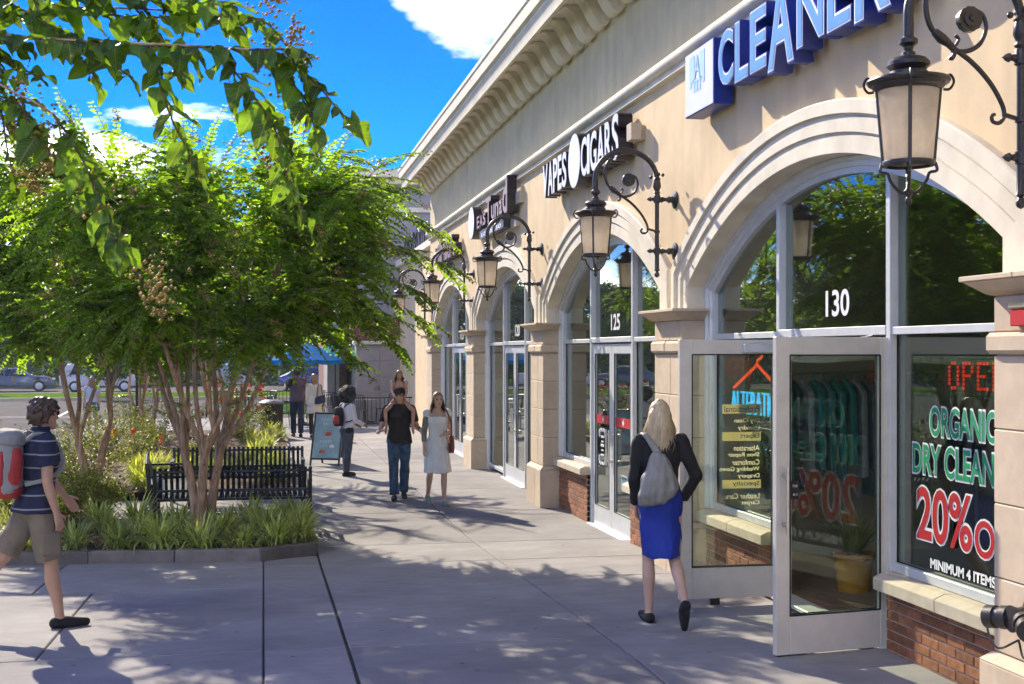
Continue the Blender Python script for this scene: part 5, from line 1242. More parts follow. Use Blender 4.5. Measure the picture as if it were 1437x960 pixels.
def hair_clumps(b, n, back, side, front, r0, seed):
    """short hair as many overlapping locks that follow the skull"""
    Mh = b.HM(); r = random.Random(seed); mb = MB(); k = 0
    while k < n:
        d = Vector((r.gauss(0, 1), r.gauss(0, 1), r.gauss(0, 1))).normalized(); p = Vector((d.x * .074, d.y * .098 - .004, d.z * .116 + .008)); fy = d.y
        low_ = side + (back - side) * min(1, -fy * 1.2) if fy < 0 else side + (front - side) * fy ** .6
        if p.z < low_: continue
        if p.z < -.03: p.y += .022 * (-.03 - p.z) / .05; p.x *= .9
        t = Vector((0, -.35 * d.z, -1)) - d * d.dot(Vector((0, -.35 * d.z, -1))); t = t.normalized() if t.length > .05 else Vector((0, -1, 0)); t = (t + Vector((r.gauss(0, .35), r.gauss(0, .35), r.gauss(0, .2)))).normalized(); q = r0 * r.uniform(.8, 1.25)
        a = Mh @ (p + d * .004); c = Mh @ (p + t * .042 + d * .003); mb.tube([a - (c - a) * .3, a, c, c + (c - a) * .45], [q * .5 * b.k, q * b.k, q * .8 * b.k, q * .2 * b.k], 7); k += 1
    mb.sphere(Mh @ Vector((0, -.012, .03)), .074, .088, .094, 14, 10); return mb
def strands(b, n, z0, length, spread, seed, wave=.006, width=.004, front=False):
    """ribbons of hair that fall from the crown"""
    Mh = b.HM(); R3 = Mh.to_3x3(); r = random.Random(seed); V = []; F = []
    for i in range(n):
        a = r.uniform(math.pi * .93, math.pi * 2.07) if not front else r.choice((r.uniform(-.45, .3), r.uniform(math.pi - .3, math.pi + .45)))
        el = r.uniform(.1, 1.45); p = Vector((.080 * math.cos(a) * math.cos(el), -.006 + .104 * math.sin(a) * math.cos(el), .012 + .125 * math.sin(el))); base = Mh @ p; pts = [base]
        out = R3 @ Vector((math.cos(a) * (1 + spread), math.sin(a), 0)); out.normalize(); edge = Mh @ Vector((.086 * math.cos(a) * (1 + spread * .4), -.006 + .11 * math.sin(a), -.02)); m1 = Mh @ Vector((.084 * math.cos(a) * math.cos(el * .45), -.006 + .109 * math.sin(a) * math.cos(el * .45), .012 + .124 * math.sin(el * .45)))
        pts += [m1, edge]; ln = length * r.uniform(.75, 1.05) * b.k
        for t in (.35, .7, 1.0): pts.append(edge + Vector((0, 0, -ln * t)) + out * (spread * .05 * math.sin(t * 2.2)) * b.k + Vector((r.gauss(0, wave), r.gauss(0, wave), 0)))
        sd = Vector((-math.sin(a), math.cos(a), 0)); sd = R3 @ sd; sd.normalize(); q = len(V)
        for j, p in enumerate(pts):
            ww = width * (1, 1, 1, .95, .7, .25)[j] * b.k; V += [p - sd * ww, p + sd * ww]
            if j: F.append((q + 2 * j - 2, q + 2 * j - 1, q + 2 * j + 1, q + 2 * j))
    return new_mesh('hair_strands', V, F, True)
SKIN = mat('skin', (.50, .29, .19), .5, .08, 14.0, spec=.4); SKIN2 = mat('pale skin', (.58, .37, .27), .5, .06, 14.0, spec=.4); SKIN3 = mat('brown skin', (.16, .08, .05), .5, .08, 14.0)
HAIRB = mat('brown hair', (.055, .028, .014), .45, .35, 60.0, stretch=(1, 1, .15)); HAIRK = mat('black hair', (.010, .009, .008), .6, .3, 60.0, .5, 90.0); HAIRY = mat('blonde hair', (.52, .40, .23), .42, .22, 70.0, stretch=(1, 1, .12)); HAIRD = mat('dark blonde hair', (.26, .16, .07), .45, .3, 60.0, stretch=(1, 1, .15))
DENIM = mat('denim', (.035, .085, .155), .85, .35, 9.0, .3, 200.0, stain=.3, stain_scale=7.0); NAVYJ = mat('dark denim', (.012, .022, .06), .85, .25, 9.0, .3, 200.0); BLACKC = mat('black cloth', (.010, .010, .011), .85, .2, 9.0, .2, 150.0); KHAKI = mat('khaki cloth', (.20, .165, .115), .9, .12, 7.0, .3, 160.0); WHITED = mat('white cotton', (.72, .74, .72), .85, .05, 9.0, .2, 60.0); BLUES = mat('cobalt skirt', (.004, .03, .30), .75, .15, 5.0, .15, 120.0)
PURP = mat('plum tee', (.085, .06, .085), .9, .12, 7.0, .2, 120.0); COATW = mat('cream coat', (.60, .55, .46), .9, .06, 7.0, .2, 100.0); LAV = mat('pale jacket', (.60, .60, .68), .85, .06, 7.0, .2, 80.0); LBLUE = mat('pale blue top', (.45, .55, .75), .85, .08); REDC = mat('red nylon', (.36, .02, .02), .6, .2, 6.0, .2, 90.0); GREYC = mat('grey nylon', (.25, .25, .23), .7, .15, 6.0, .2, 90.0); BAGG = mat('grey leather', (.24, .235, .21), .5, .12, 6.0, .3, 50.0); LEATH = mat('tan leather', (.20, .06, .025), .5, .2, 6.0); LACE = mat('white lace', (.62, .62, .60), .8, .1)
def stripes(name, a, b, period=.082, wd=.16):
    m = bpy.data.materials.new(name); m.use_nodes = True; t = m.node_tree; p = t.nodes['Principled BSDF']; p.inputs['Roughness'].default_value = .9; tc_ = t.nodes.new('ShaderNodeTexCoord'); sp_ = t.nodes.new('ShaderNodeSeparateXYZ'); t.links.new(tc_.outputs['Object'], sp_.inputs[0])
    def mt(op, x, y): q = t.nodes.new('ShaderNodeMath'); q.operation = op; t.links.new(x, q.inputs[0]); q.inputs[1].default_value = y; return q.outputs[0]
    fr_ = mt('FRACT', mt('DIVIDE', sp_.outputs[2], period), 0); c = mt('LESS_THAN', fr_, wd); x = t.nodes.new('ShaderNodeMix'); x.data_type = 'RGBA'; x.inputs[6].default_value = (*a, 1); x.inputs[7].default_value = (*b, 1); t.links.new(c, x.inputs[0]); t.links.new(x.outputs[2], p.inputs['Base Color']); return m
POLO = stripes('striped polo', (.013, .018, .05), (.26, .28, .30), .10, .11); FLOR = mat('patterned shorts', (.05, .09, .10), .9, .8, 22.0)
def face_parts(b, body, lips=(.35, .09, .07), eyes=True):
    Mh = b.HM()
    for sx in (-1, 1):
        mb = MB(); mb.sphere((sx * .031, .088, .010), .0125, .006, .0065, 10, 6); link('eye', MB().add([Mh @ v for v in mb.v], mb.f).mesh('eye', smooth=True, fix=False), HAIRK, body, world=False)
        mb = MB(); mb.sphere((sx * .032, .094, .030), .018, .005, .0032, 8, 5); link('eyebrow', MB().add([Mh @ v for v in mb.v], mb.f).mesh('eyebrow', smooth=True, fix=False), HAIRB, body, world=False)
    mb = MB(); mb.sphere((0, .101, -.066), .021, .006, .0058, 10, 6); link('mouth', MB().add([Mh @ v for v in mb.v], mb.f).mesh('mouth', smooth=True, fix=False), mat('lips', lips, .5), body, world=False)
def person(loc, heading, b, label, skin, parts, voxel=.007, face=False, group=None):
    """parts: (name, MB or mesh, material, voxel, wrinkle)"""
    r = thing('person', loc, heading, label, 'person', group); me = remeshed(b.body_mb(), 'body', voxel, 3); body = link('body', me, skin, r, world=False)
    if face: face_parts(b, body)
    for nm, mb, m, vx, wr in parts:
        if mb is None: continue
        me = mb if isinstance(mb, bpy.types.Mesh) else (remeshed(mb, nm, vx, 3, wr, seed=len(nm)) if vx else mb.mesh(nm, angle=50))
        link(nm, me, m, r, world=False)
    return r
def backpack(b, w_=.30, h=.46, d=.20, z=.32):
    mb = MB(); c = b.P(0, -.12 - d * .5, z); rings = []
    for t, sx, sy in ((-.5, .42, .36), (-.42, .50, .48), (-.1, .5, .52), (.25, .48, .46), (.42, .42, .38), (.5, .25, .22)): rings.append((c + b.up * h * t * b.k, Vector((w_ * sx, 0, 0)) * b.k, b.fw * d * sy * b.k * 1.05))
    loft(mb, rings, 18); return mb
def straps(b, r_=.013):
    mb = MB()
    for sx in (-1, 1): mb.tube(smooth_path([b.P(sx * .09, -.13, .50), b.P(sx * .105, -.06, .555), b.P(sx * .115, .05, .53), b.P(sx * .125, .125, .42), b.P(sx * .16, .125, .30), b.P(sx * .185, .0, .22), b.P(sx * .13, -.13, .18)], 4), r_ * b.k, 6)
    return mb
# --- man walking in from the left
b = Body(1.72, legs=((-.52, .28), (.20, .04)), arms=((.42, .10, .25, .05), (-.02, .10, .30, .05)), lean=.05, turn=.18, toe=(-.5, 0))
mm = backpack(b); side = MB(); loft(side, [(b.P(0, -.30, z), Vector((w_, 0, 0)) * b.k, b.fw * d * b.k) for z, w_, d in ((.14, .09, .025), (.18, .125, .045), (.33, .125, .05), (.42, .10, .03))], 16)
flap = MB(); loft(flap, [(b.P(0, -.22, z), Vector((w_, 0, 0)) * b.k, b.fw * d * b.k) for z, w_, d in ((.47, .145, .115), (.54, .14, .11), (.575, .10, .08), (.59, .05, .04))], 16)
sp_ = MB(); loft(sp_, [(b.P(.125, -.205, z), Vector((.03, 0, 0)) * b.k, b.fw * w_ * b.k) for z, w_ in ((.17, .03), (.22, .055), (.38, .055), (.45, .03))], 14)
bs_ = MB(); loft(bs_, [(b.P(0, -.22, z), Vector((w_, 0, 0)) * b.k, b.fw * d * b.k) for z, w_, d in ((.07, .11, .085), (.10, .145, .105), (.15, .153, .112), (.165, .14, .10))], 16)
col_ = MB(); loft(col_, [(b.P(0, -.006 + .02 * t, z), Vector((w_, 0, 0)) * b.k, b.fw * w_ * 1.02 * b.k) for z, w_, t in ((.53, .092, 0), (.56, .078, .3), (.60, .069, .6), (.615, .066, .7))], 20)
cargo = MB(); kn = b.legs[1][0].lerp(b.legs[1][1], .62); cargo.box(kn.x + .075, kn.x + .105, kn.y - .07, kn.y + .07, kn.z - .09, kn.z + .08)
gl = MB(); Mh = b.HM()
for sx in (-1, 1): gl.sphere((sx * .034, .094, .012), .027, .008, .019, 10, 6); gl.tube([(sx * .06, .088, .018), (sx * .078, .02, .018), (sx * .078, -.02, .010)], .003, 5)
gl = MB().add([Mh @ v for v in gl.v], gl.f)
person((-1.66, 10.02, g(10.0)), rad(-90 + 27), b, 'man in striped polo and khaki shorts walking with a red and grey backpack', SKIN,
       [('polo_shirt', b.shirt(.62, -.06, .026, .13, puff=.006, sl_off=.016), POLO, .009, .006), ('shorts', b.trousers(.93, .016, .098, .09), KHAKI, .009, .007), ('cargo_pocket', cargo, KHAKI, .012, .003), ('shoe', b.shoes(.010), BLACKC, .008, 0), ('shoe', b.shoes(.010, 1), BLACKC, .008, 0), ('hair', hair_clumps(b, 320, -.085, .0, .075, .0125, 3), HAIRB, .0075, 0), ('collar', col_, POLO, .008, .002), 
        ('backpack', mm, GREYC, .012, .006), ('backpack_pocket', side, REDC, .010, .004), ('side_panel', sp_, REDC, .010, .004), ('backpack_base', bs_, REDC, .010, .004), ('backpack_lid', flap, GREYC, .010, .004), ('straps', straps(b, .017), GREYC, 0, 0), ('sunglasses', gl, BLACKC, 0, 0)], .0075)
# --- blonde woman in a blue skirt
b = Body(1.66, True, legs=((.08, .02), (-.16, .80)), arms=((.02, .16, .45, .25), (-.12, .40, .62, .62)), lean=.02, turn=-.12, toe=(0, -1.2))
bag = MB(); c = b.P(-.06, -.19, .20); loft(bag, [(b.P(-.05, -.15, .42), Vector((.05, 0, 0)), Vector((0, .02, 0))), (b.P(-.055, -.165, .34), Vector((.085, 0, .01)), Vector((0, .05, 0))), (b.P(-.06, -.18, .24), Vector((.13, 0, .015)), Vector((0, .075, 0))), (b.P(-.065, -.18, .12), Vector((.15, 0, .03)), Vector((0, .08, 0))), (b.P(-.075, -.175, .05), Vector((.13, 0, .03)), Vector((0, .065, 0))), (b.P(-.08, -.17, .02), Vector((.08, 0, .02)), Vector((0, .04, 0)))], 72, .05, 13)
bstrap = MB()
for dx in (0, .035): bstrap.tube(smooth_path([b.P(-.02 - dx, -.16, .36), b.P(-.07 - dx, -.13, .47), b.P(-.125 - dx * .6, -.05, .555), b.P(-.13 - dx * .6, .05, .54), b.P(-.13, .10, .40)], 5), .014, 8)
hv = MB(); Mh = b.HM(); hv.add([], []); vol = MB(); loft(vol, [(Mh @ Vector((0, -.02, .10)), Vector((.05, 0, 0)), Vector((0, .06, 0))), (Mh @ Vector((0, -.035, .02)), Vector((.088, 0, 0)), Vector((0, .092, 0))), (Mh @ Vector((0, -.055, -.08)), Vector((.092, 0, 0)), Vector((0, .075, 0))), (Mh @ Vector((0, -.075, -.18)), Vector((.105, 0, 0)), Vector((0, .052, 0))), (Mh @ Vector((.01, -.085, -.27)), Vector((.118, 0, 0)), Vector((0, .036, 0))), (Mh @ Vector((.02, -.09, -.325)), Vector((.115, 0, 0)), Vector((0, .018, 0)))], 20)
person((2.92, 9.22, g(9.2)), rad(-4), b, 'blonde woman in black cardigan and blue skirt walking away with a grey bag', SKIN2,
       [('cardigan', b.shirt(1.93, .03, .016), BLACKC, .009, .005), ('skirt', b.skirt(.93, .150, .16, .014, .135), BLUES, .009, .007), ('hair', hair_cap(b, .016, -.11, .05, -.08), HAIRY, .009, .003), ('hair_volume', vol, HAIRY, .009, .006), ('hair_strands', strands(b, 1500, 0, .29, .32, 6, .010, .0042), HAIRY, 0, 0), ('shoe', b.shoes(.006), BLACKC, .007, 0), ('shoe', b.shoes(.006, 1), BLACKC, .007, 0), ('shoulder_bag', bag, BAGG, .010, .010), ('bag_strap', bstrap, BAGG, .009, .002)], .0075)
# --- man carrying a girl on his shoulders
b = Body(1.66, legs=((-.16, .16), (.20, .06)), arms=((.15, .32, 1.25, .02), (.15, .32, 1.25, .02)), lean=-.02, toe=(-.25, 0))
rm = person((1.99, 19.15, 0), rad(180 - 4), b, 'man in black tee and jeans carrying a girl on his shoulders', SKIN,
       [('tee_shirt', b.shirt(.75, -.04, .022, .13), BLACKC, .010, .005), ('jeans', b.trousers(1.97, .018, .078, .05), DENIM, .010, .008), ('shoe', b.shoes(.010), BLACKC, .009, 0), ('shoe', b.shoes(.010, 1), BLACKC, .009, 0), ('hair', hair_clumps(b, 150, -.06, .0, .07, .015, 8), HAIRK, .008, 0), ('wristband', MB().tube([b.arms[0][1].lerp(b.arms[0][2], .80), b.arms[0][1].lerp(b.arms[0][2], .92)], .034, 12), BLACKC, 0, 0)], .010, True)
sh = b.P(0, -.06, .56)
b2 = Body(1.05, True, .95, .62, legs=((1.15, 1.1), (1.15, 1.1)), arms=((.85, .10, .35, .18), (.85, .10, .35, .18)), lean=.14, nod=.2, toe=(-.6, -.6))
dz = sh.z + .035 - b2.pel.z; c_, s_ = math.cos(rad(176)), math.sin(rad(176)); wx = 1.99 + sh.x * c_ - (sh.y - .02) * s_; wy = 19.15 + sh.x * s_ + (sh.y - .02) * c_
person((wx, wy, dz), rad(176), b2, 'small girl with long brown hair riding on the man\'s shoulders', SKIN, [('dress', b2.shirt(.12, -.06, .012), mat('pink sundress', (.55, .32, .26), .85, .1), .008, .003), ('shorts', b2.trousers(.35, .012), mat('pink shorts', (.45, .22, .18), .85), .008, .003), ('hair', hair_cap(b2, .018, -.10, .06, -.08), HAIRD, .008, .003), ('hair_strands', strands(b2, 420, 0, .24, .16, 9, .008, .005), HAIRD, 0, 0)], .009, True)
# --- woman in a white dress
b = Body(1.62, True, legs=((.16, .06), (-.20, .35)), arms=((-.05, .14, 1.45, .75), (.05, .16, .20, .05)), lean=.0, nod=-.08, toe=(0, -.5))
bag = MB(); c = b.P(-.22, .02, .02); loft(bag, [(c + Vector((0, 0, z)), Vector((.035, 0, 0)), Vector((0, w_, 0))) for z, w_ in ((-.13, .08), (-.12, .11), (.0, .115), (.10, .10), (.12, .06))], 16)
st = MB(); st.tube(smooth_path([b.P(-.215, .07, .12), b.P(-.20, .09, .35), b.P(-.13, .05, .545), b.P(-.14, -.05, .53), b.P(-.21, -.04, .12)], 5), .012, 6)
person((2.45, 18.3, 0), rad(180 + 5), b, 'woman in a white knee length dress with brown shoulder bag', SKIN2, [('dress', b.shirt(.16, .08, .014, neck=.47), WHITED, .009, .004), ('dress_skirt', b.skirt(.98, .215, .24, .016, .185, .055), WHITED, .010, .012), ('sleeve', MB().tube([b.arms[1][0].lerp(b.arms[1][1], .2), b.arms[1][1], b.arms[1][1].lerp(b.arms[1][2], .6)], [.050, .043, .038], 12), mat('inked arm', (.16, .16, .15), .6, .4, 30.0), .008, 0), ('shoe', b.shoes(.006), mat('green canvas', (.22, .30, .25), .8, .2), .008, 0), ('shoe', b.shoes(.006, 1), mat('green canvas', (.22, .30, .25), .8, .2), .008, 0), ('hair', hair_cap(b, .016, -.10, .075, -.07), HAIRD, .009, .003), ('hair_strands', strands(b, 420, 0, .20, .25, 12, .007, .005), HAIRD, 0, 0), ('hair_front', strands(b, 160, 0, .22, .2, 14, .005, .005, True), HAIRD, 0, 0), ('shoulder_bag', bag, LEATH, .009, .004), ('bag_strap', st, LEATH, 0, 0)], .009, True)
# --- boy with an afro and a red backpack
b = Body(1.50, legs=((.06, .04), (-.06, .05)), arms=((.25, .08, .95, .25), (.25, .10, .95, .25)), lean=.02)
afro = MB(); Mh = b.HM(); rs_ = random.Random(4)
for i in range(130):
    d = Vector((rs_.gauss(0, 1), rs_.gauss(0, 1), rs_.gauss(0, 1))).normalized()
    if d.y > .35 and d.z < .55: continue
    afro.sphere(Mh @ (Vector((0, -.02, .055)) + Vector((d.x * .155, d.y * .155, d.z * .14))), .048, n=7, m=5)
afro.sphere(Mh @ Vector((0, -.025, .06)), .15, .145, .14, 14, 10)
bp_ = backpack(b, .28, .40, .17, .30); pk = MB(); loft(pk, [(b.P(0, -.265, z), Vector((w_, 0, 0)) * b.k, b.fw * d * b.k) for z, w_, d in ((.14, .09, .025), (.18, .12, .05), (.29, .11, .05), (.33, .08, .03))], 16)
hipb = MB(); hipb.sphere(b.P(.15, -.03, .02), .06, .09, .055, 12, 8)
person((1.45, 22.9, 0), rad(-62), b, 'boy with a black afro, pale jacket and red backpack beside the sandwich board', SKIN3, [('jacket', b.shirt(1.95, .0, .022), LAV, .010, .007), ('jeans', b.trousers(1.97, .016), mat('grey denim', (.05, .065, .09), .9, .3, 9.0), .010, .006), ('shoe', b.shoes(.014), BLACKC, .009, 0), ('shoe', b.shoes(.014, 1), BLACKC, .009, 0), ('hair', afro, HAIRK, .011, .010), ('backpack', bp_, BLACKC, .011, .005), ('backpack_pocket', pk, REDC, .010, .004), ('straps', straps(b), BLACKC, 0, 0), ('waist_bag', hipb, BLACKC, .010, .002)], .008)
# --- couple walking away
b = Body(1.80, legs=((.12, .05), (-.12, .12)), arms=((.5, .25, 1.7, .1), (-.05, .10, .15, .05)), toe=(0, -.2))
sbag = MB(); sbag.sphere(b.P(-.17, -.06, .42), .075, .09, .15, 14, 10)
person((.85, 33.75, 0), rad(3), b, 'man in plum tee and dark jeans walking away near the umbrella', SKIN3, [('tee_shirt', b.shirt(.6, -.06, .018, .10), PURP, .011, .005), ('jeans', b.trousers(1.97, .016), NAVYJ, .011, .005), ('shoe', b.shoes(.010), BLACKC, .010, 0), ('shoe', b.shoes(.010, 1), BLACKC, .010, 0), ('hair', hair_clumps(b, 150, -.07, -.01, .07, .017, 9), HAIRK, .009, 0), ('shoulder_bag', sbag, BLACKC, .011, .003)], .012)
b = Body(1.63, True, legs=((-.08, .1), (.10, .03)), arms=((-.05, .10, .2, .05), (.05, .12, .3, .1)), toe=(-.2, 0))
bag = MB(); loft(bag, [(b.P(.15, -.15, z), Vector((w_, 0, .02)), Vector((0, .05, 0))) for z, w_ in ((.0, .10), (.03, .15), (.14, .14), (.22, .10))], 16); st = MB(); st.tube(smooth_path([b.P(.06, -.15, .22), b.P(.10, -.09, .50), b.P(.14, .0, .545), b.P(.18, -.09, .48), b.P(.22, -.15, .22)], 4), .012, 6)
person((1.28, 33.4, 0), rad(2), b, 'woman in a cream coat with a dark shoulder bag walking away', SKIN2, [('coat', b.shirt(1.9, -.02, .028), COATW, .011, .005), ('coat_skirt', b.skirt(.62, .225, .10, .03, .18, .03), COATW, .011, .006), ('tights', b.trousers(1.97, .006), BLACKC, .010, 0), ('shoe', b.shoes(.006), BLACKC, .010, 0), ('shoe', b.shoes(.006, 1), BLACKC, .010, 0), ('hair', hair_cap(b, .016, -.1, .06, -.08), HAIRD, .010, .003), ('hair_strands', strands(b, 380, 0, .26, .15, 21, .007, .006), HAIRD, 0, 0), ('shoulder_bag', bag, NAVYJ, .011, .004), ('bag_strap', st, NAVYJ, 0, 0)], .012)
# --- woman beyond the shrubs
b = Body(1.64, True, legs=((.10, .05), (-.10, .15)), arms=((.05, .15, .25, .05), (-.05, .12, .2, .05)), toe=(0, -.2))
person((-4.6, 36.5, -.13), rad(10), b, 'woman in a pale blue top and patterned shorts walking beyond the shrubs', SKIN2, [('top', b.shirt(.35, -.02, .014), LBLUE, .011, .004), ('shorts', b.trousers(.45, .016), FLOR, .011, .004), ('shoe', b.shoes(.010), WHITED, .010, 0), ('shoe', b.shoes(.010, 1), WHITED, .010, 0), ('hair', hair_cap(b, .016, -.1, .06, -.08), HAIRD, .010, .003), ('hair_strands', strands(b, 260, 0, .22, .15, 25, .007, .006), HAIRD, 0, 0)], .012)
# ================================================================ patio, trash can, A-board, sign post
r = thing('trash_can', (0.20, 33.6, 0), 0, 'black slatted trash can with domed grey lid beside the shrubs', 'trash can')
mb = MB(); mb.lathe([(0.22, 0.04), (0.26, 0.06), (0.26, 0.86), (0.22, 0.88)], 28); link('liner', mb.mesh('liner', angle=40), M['gasket'], r, world=False)
for i in range(30):
    a = 6.283 * i / 30; mb = MB(); c_, s_ = math.cos(a), math.sin(a); mb.bar((0.285 * c_, 0.285 * s_, 0.03), (0.285 * c_, 0.285 * s_, 0.88), 0.042, 0.008, (c_, s_, 0)); link('slat', mb.mesh('slat'), M['black'], r, world=False)
mb = MB(); mb.lathe([(0.27, 0.87), (0.315, 0.875), (0.32, 0.90), (0.26, 0.94), (0.16, 0.975), (0.11, 0.98), (0.10, 0.96)], 28); link('lid', mb.mesh('lid', angle=40), mat('grey lid', (0.16, 0.19, 0.20), .45, .1), r, world=False)
for z in (0.05, 0.86):
    mb = MB(); mb.lathe([(0.278, z), (0.296, z), (0.296, z + .03), (0.278, z + .03), (0.278, z)], 28, cap=False); link('hoop', mb.mesh('hoop', angle=40), M['black'], r, world=False)
r = thing('sandwich_board', (1.28, 25.3, 0), rad(-24), 'folding sandwich board with pale blue chalk panel on the sidewalk', 'sandwich board')
bd = mat('chalk panel', (0.28, 0.42, 0.46), .6, .15, 3.0, stain=.25, stain_scale=4.0)
for s in (-1, 1):
    def Q(u, v, o=0.0): return Vector((u, s * (0.30 * (1 - v / 1.02) + 0.02) + s * o, v))
    mb = MB(); mb.bar(Q(-.29, 0), Q(-.29, 1.02), .035, .03, (0, 1, 0)); mb.bar(Q(.29, 0), Q(.29, 1.02), .035, .03, (0, 1, 0)); mb.bar(Q(-.275, 1.0), Q(.275, 1.0), .03, .035); mb.bar(Q(-.275, .13), Q(.275, .13), .03, .035)
    link('frame', mb.mesh('frame', bevel=.003), M['black'], r, world=False)
    mb = MB(); a, b, c_, d = Q(-.275, .145), Q(.275, .145), Q(.275, .985), Q(-.275, .985); o_ = Vector((0, .008, 0)); mb.add([a - o_, b - o_, c_ - o_, d - o_, a + o_, b + o_, c_ + o_, d + o_], [(0, 3, 2, 1), (4, 5, 6, 7), (0, 1, 5, 4), (1, 2, 6, 5), (2, 3, 7, 6), (3, 0, 4, 7)])
    pn = link('panel', mb.mesh('panel'), bd if s < 0 else M['gasket'], r, world=False)
    if s < 0:
        for q, (u, v, rr_) in enumerate(((.02, .58, .07), (-.08, .25, .06), (.12, .36, .05))):
            mb = MB(); mb.sphere(Q(u, v, .010), rr_, .002, rr_, 12, 6); link('chalk_drawing', mb.mesh('chalk_drawing'), M['petal_orange'] if q != 2 else M['white_print'], pn, world=False)
        for v, wd in ((.86, .30), (.78, .2), (.44, .26)):
            mb = MB()
            for q in range(5): mb.bar(Q(-wd / 2 + q * wd / 5, v, .0105), Q(-wd / 2 + q * wd / 5 + .012, v + .05, .0105), .008, .002, (0, 1, 0))
            link('chalk_line', mb.mesh('chalk_line', fix=False), M['white_print'], pn, world=False)
r = thing('sign_post', (-2.9, 31.0, 0.05), 0, 'thin dark square post rising beside the rose shrubs', 'post')
mb = MB(); mb.box(-.03, .03, -.03, .03, 0, 2.9); link('post', mb.mesh('post', bevel=.004), M['black'], r, world=False)
mb = MB(); mb.box(-.15, .15, -.036, -.032, 2.35, 2.85); link('sign_plate', mb.mesh('sign_plate'), M['alum'], r, world=False)
# umbrellas
blue = mat('blue canvas', (0.004, 0.20, 0.52), .9, .1, 3.0, spec=.1, trans=(.22, (1.0, 1.3, 1.1))); aqua = mat('aqua canvas', (0.01, 0.30, 0.36), .9, .1, 3.0, spec=.1, trans=(.22, (1.0, 1.3, 1.1)))
def umbrella(loc, rz, m, label, R=1.45, h=2.3):
    r = thing('patio_umbrella', loc, rz, label, 'umbrella', 'umbrellas on the patio'); n_ = 8
    mb = MB(); mb.tube([(0, 0, 0), (0, 0, h + .28)], .022, 10); link('pole', mb.mesh('pole', angle=50), M['black'], r, world=False)
    mb = MB(); mb.lathe([(0.30, 0), (0.30, .05), (.06, .09), (.04, .25)], 20); link('base', mb.mesh('base', angle=40), M['black'], r, world=False)
    for i in range(n_):
        a0, a1 = 6.283 * i / n_, 6.283 * (i + 1) / n_; mb = MB(); rows = []
        for t in (0.02, .25, .5, .75, 1.0):
            row = []
            for q in range(5):
                a = a0 + (a1 - a0) * q / 4; e = R * t * (1 - .035 * math.sin(math.pi * q / 4)) * (math.cos(math.pi / n_) / math.cos(a - (a0 + a1) / 2) if True else 1); row.append(Vector((e * math.cos(a), e * math.sin(a), h + .50 * (1 - t ** 1.15) - .03 * t * math.sin(math.pi * q / 4))))
            rows.append(row)
        e_ = [Vector((v.x, v.y, v.z - .13 - .0 * q)) for q, v in enumerate(rows[-1])]; rows.append(e_); b = 0
        for row in rows: mb.v += row
        for j in range(5):
            for q in range(4): mb.f.append((j * 5 + q, j * 5 + q + 1, j * 5 + q + 6, j * 5 + q + 5))
        link('canopy_panel', mb.mesh('canopy_panel', angle=40, fix=False), m, r, world=False)
        rb = MB(); rb.bar((0, 0, h + .47), (R * math.cos(a0), R * math.sin(a0), h - .03), .015, .015); link('rib', rb.mesh('rib'), M['steel'], r, world=False)
    mb = MB(); mb.sphere((0, 0, h + .54), .04, n=10, m=6); link('finial', mb.mesh('finial', angle=60), M['black'], r, world=False)
umbrella((1.15, 39.0, 0), .25, blue, 'bright blue patio umbrella above the couple', 1.3, 1.98); umbrella((2.3, 42.3, 0), .5, aqua, 'aqua patio umbrella behind the blue one', 1.25, 2.0)
# tables and chairs
def make_table():
    r = thing('patio_table', (0, 0, 0), 0, '', 'table', 'tables on the patio'); mb = MB(); mb.lathe([(.001, .735), (.44, .735), (.45, .745), (.45, .755), (.001, .757)], 28, cap=False); link('table_top', mb.mesh('table_top', angle=40), M['steel'], r, world=False)
    mb = MB(); mb.tube([(0, 0, 0.02), (0, 0, .735)], .03, 10); link('column', mb.mesh('column', angle=40), M['black'], r, world=False)
    for i in range(4):
        a = i * 1.571 + .4; mb = MB(); mb.tube([(0, 0, .10), (.32 * math.cos(a), .32 * math.sin(a), .02)], .018, 8); link('foot', mb.mesh('foot', angle=40), M['black'], r, world=False)
    return r
def make_chair():
    r = thing('patio_chair', (0, 0, 0), 0, '', 'chair', 'chairs on the patio')
    mb = MB(); mb.box(-.22, .22, -.22, .22, .435, .455); link('seat', mb.mesh('seat', bevel=.01), M['black'], r, world=False)
    for i in range(7): mb = MB(); mb.bar((-.18 + .06 * i, -.225, .47), (-.18 + .06 * i, -.27, .86), .025, .01, (0, 1, 0)); link('back_slat', mb.mesh('back_slat'), M['black'], r, world=False)
    mb = MB(); mb.tube(smooth_path([(-.23, -.21, .45), (-.23, -.27, .84), (-.15, -.285, .90), (.15, -.285, .90), (.23, -.27, .84), (.23, -.21, .45)], 4), .013, 8); link('back_frame', mb.mesh('back_frame', angle=60), M['black'], r, world=False)
    for sx in (-1, 1):
        for sy in (-1, 1): mb = MB(); mb.tube([(sx * .2, sy * .2, .44), (sx * .22, sy * .23, 0)], .013, 8); link('leg', mb.mesh('leg', angle=60), M['black'], r, world=False)
    return r
t0 = make_table(); tabs = ((1.15, 38.95, 'round steel patio table under the blue umbrella'), (2.35, 42.2, 'round steel table under the aqua umbrella'), (3.05, 39.5, 'round steel table behind the patio railing'), (-0.6, 42.9, 'round steel table at the back of the patio'))
for i, (x, y, l_) in enumerate(tabs):
    t = t0 if i == 0 else copy_tree(t0); t.location = (x, y, 0); t['label'] = l_
c0 = make_chair(); n_ = 0
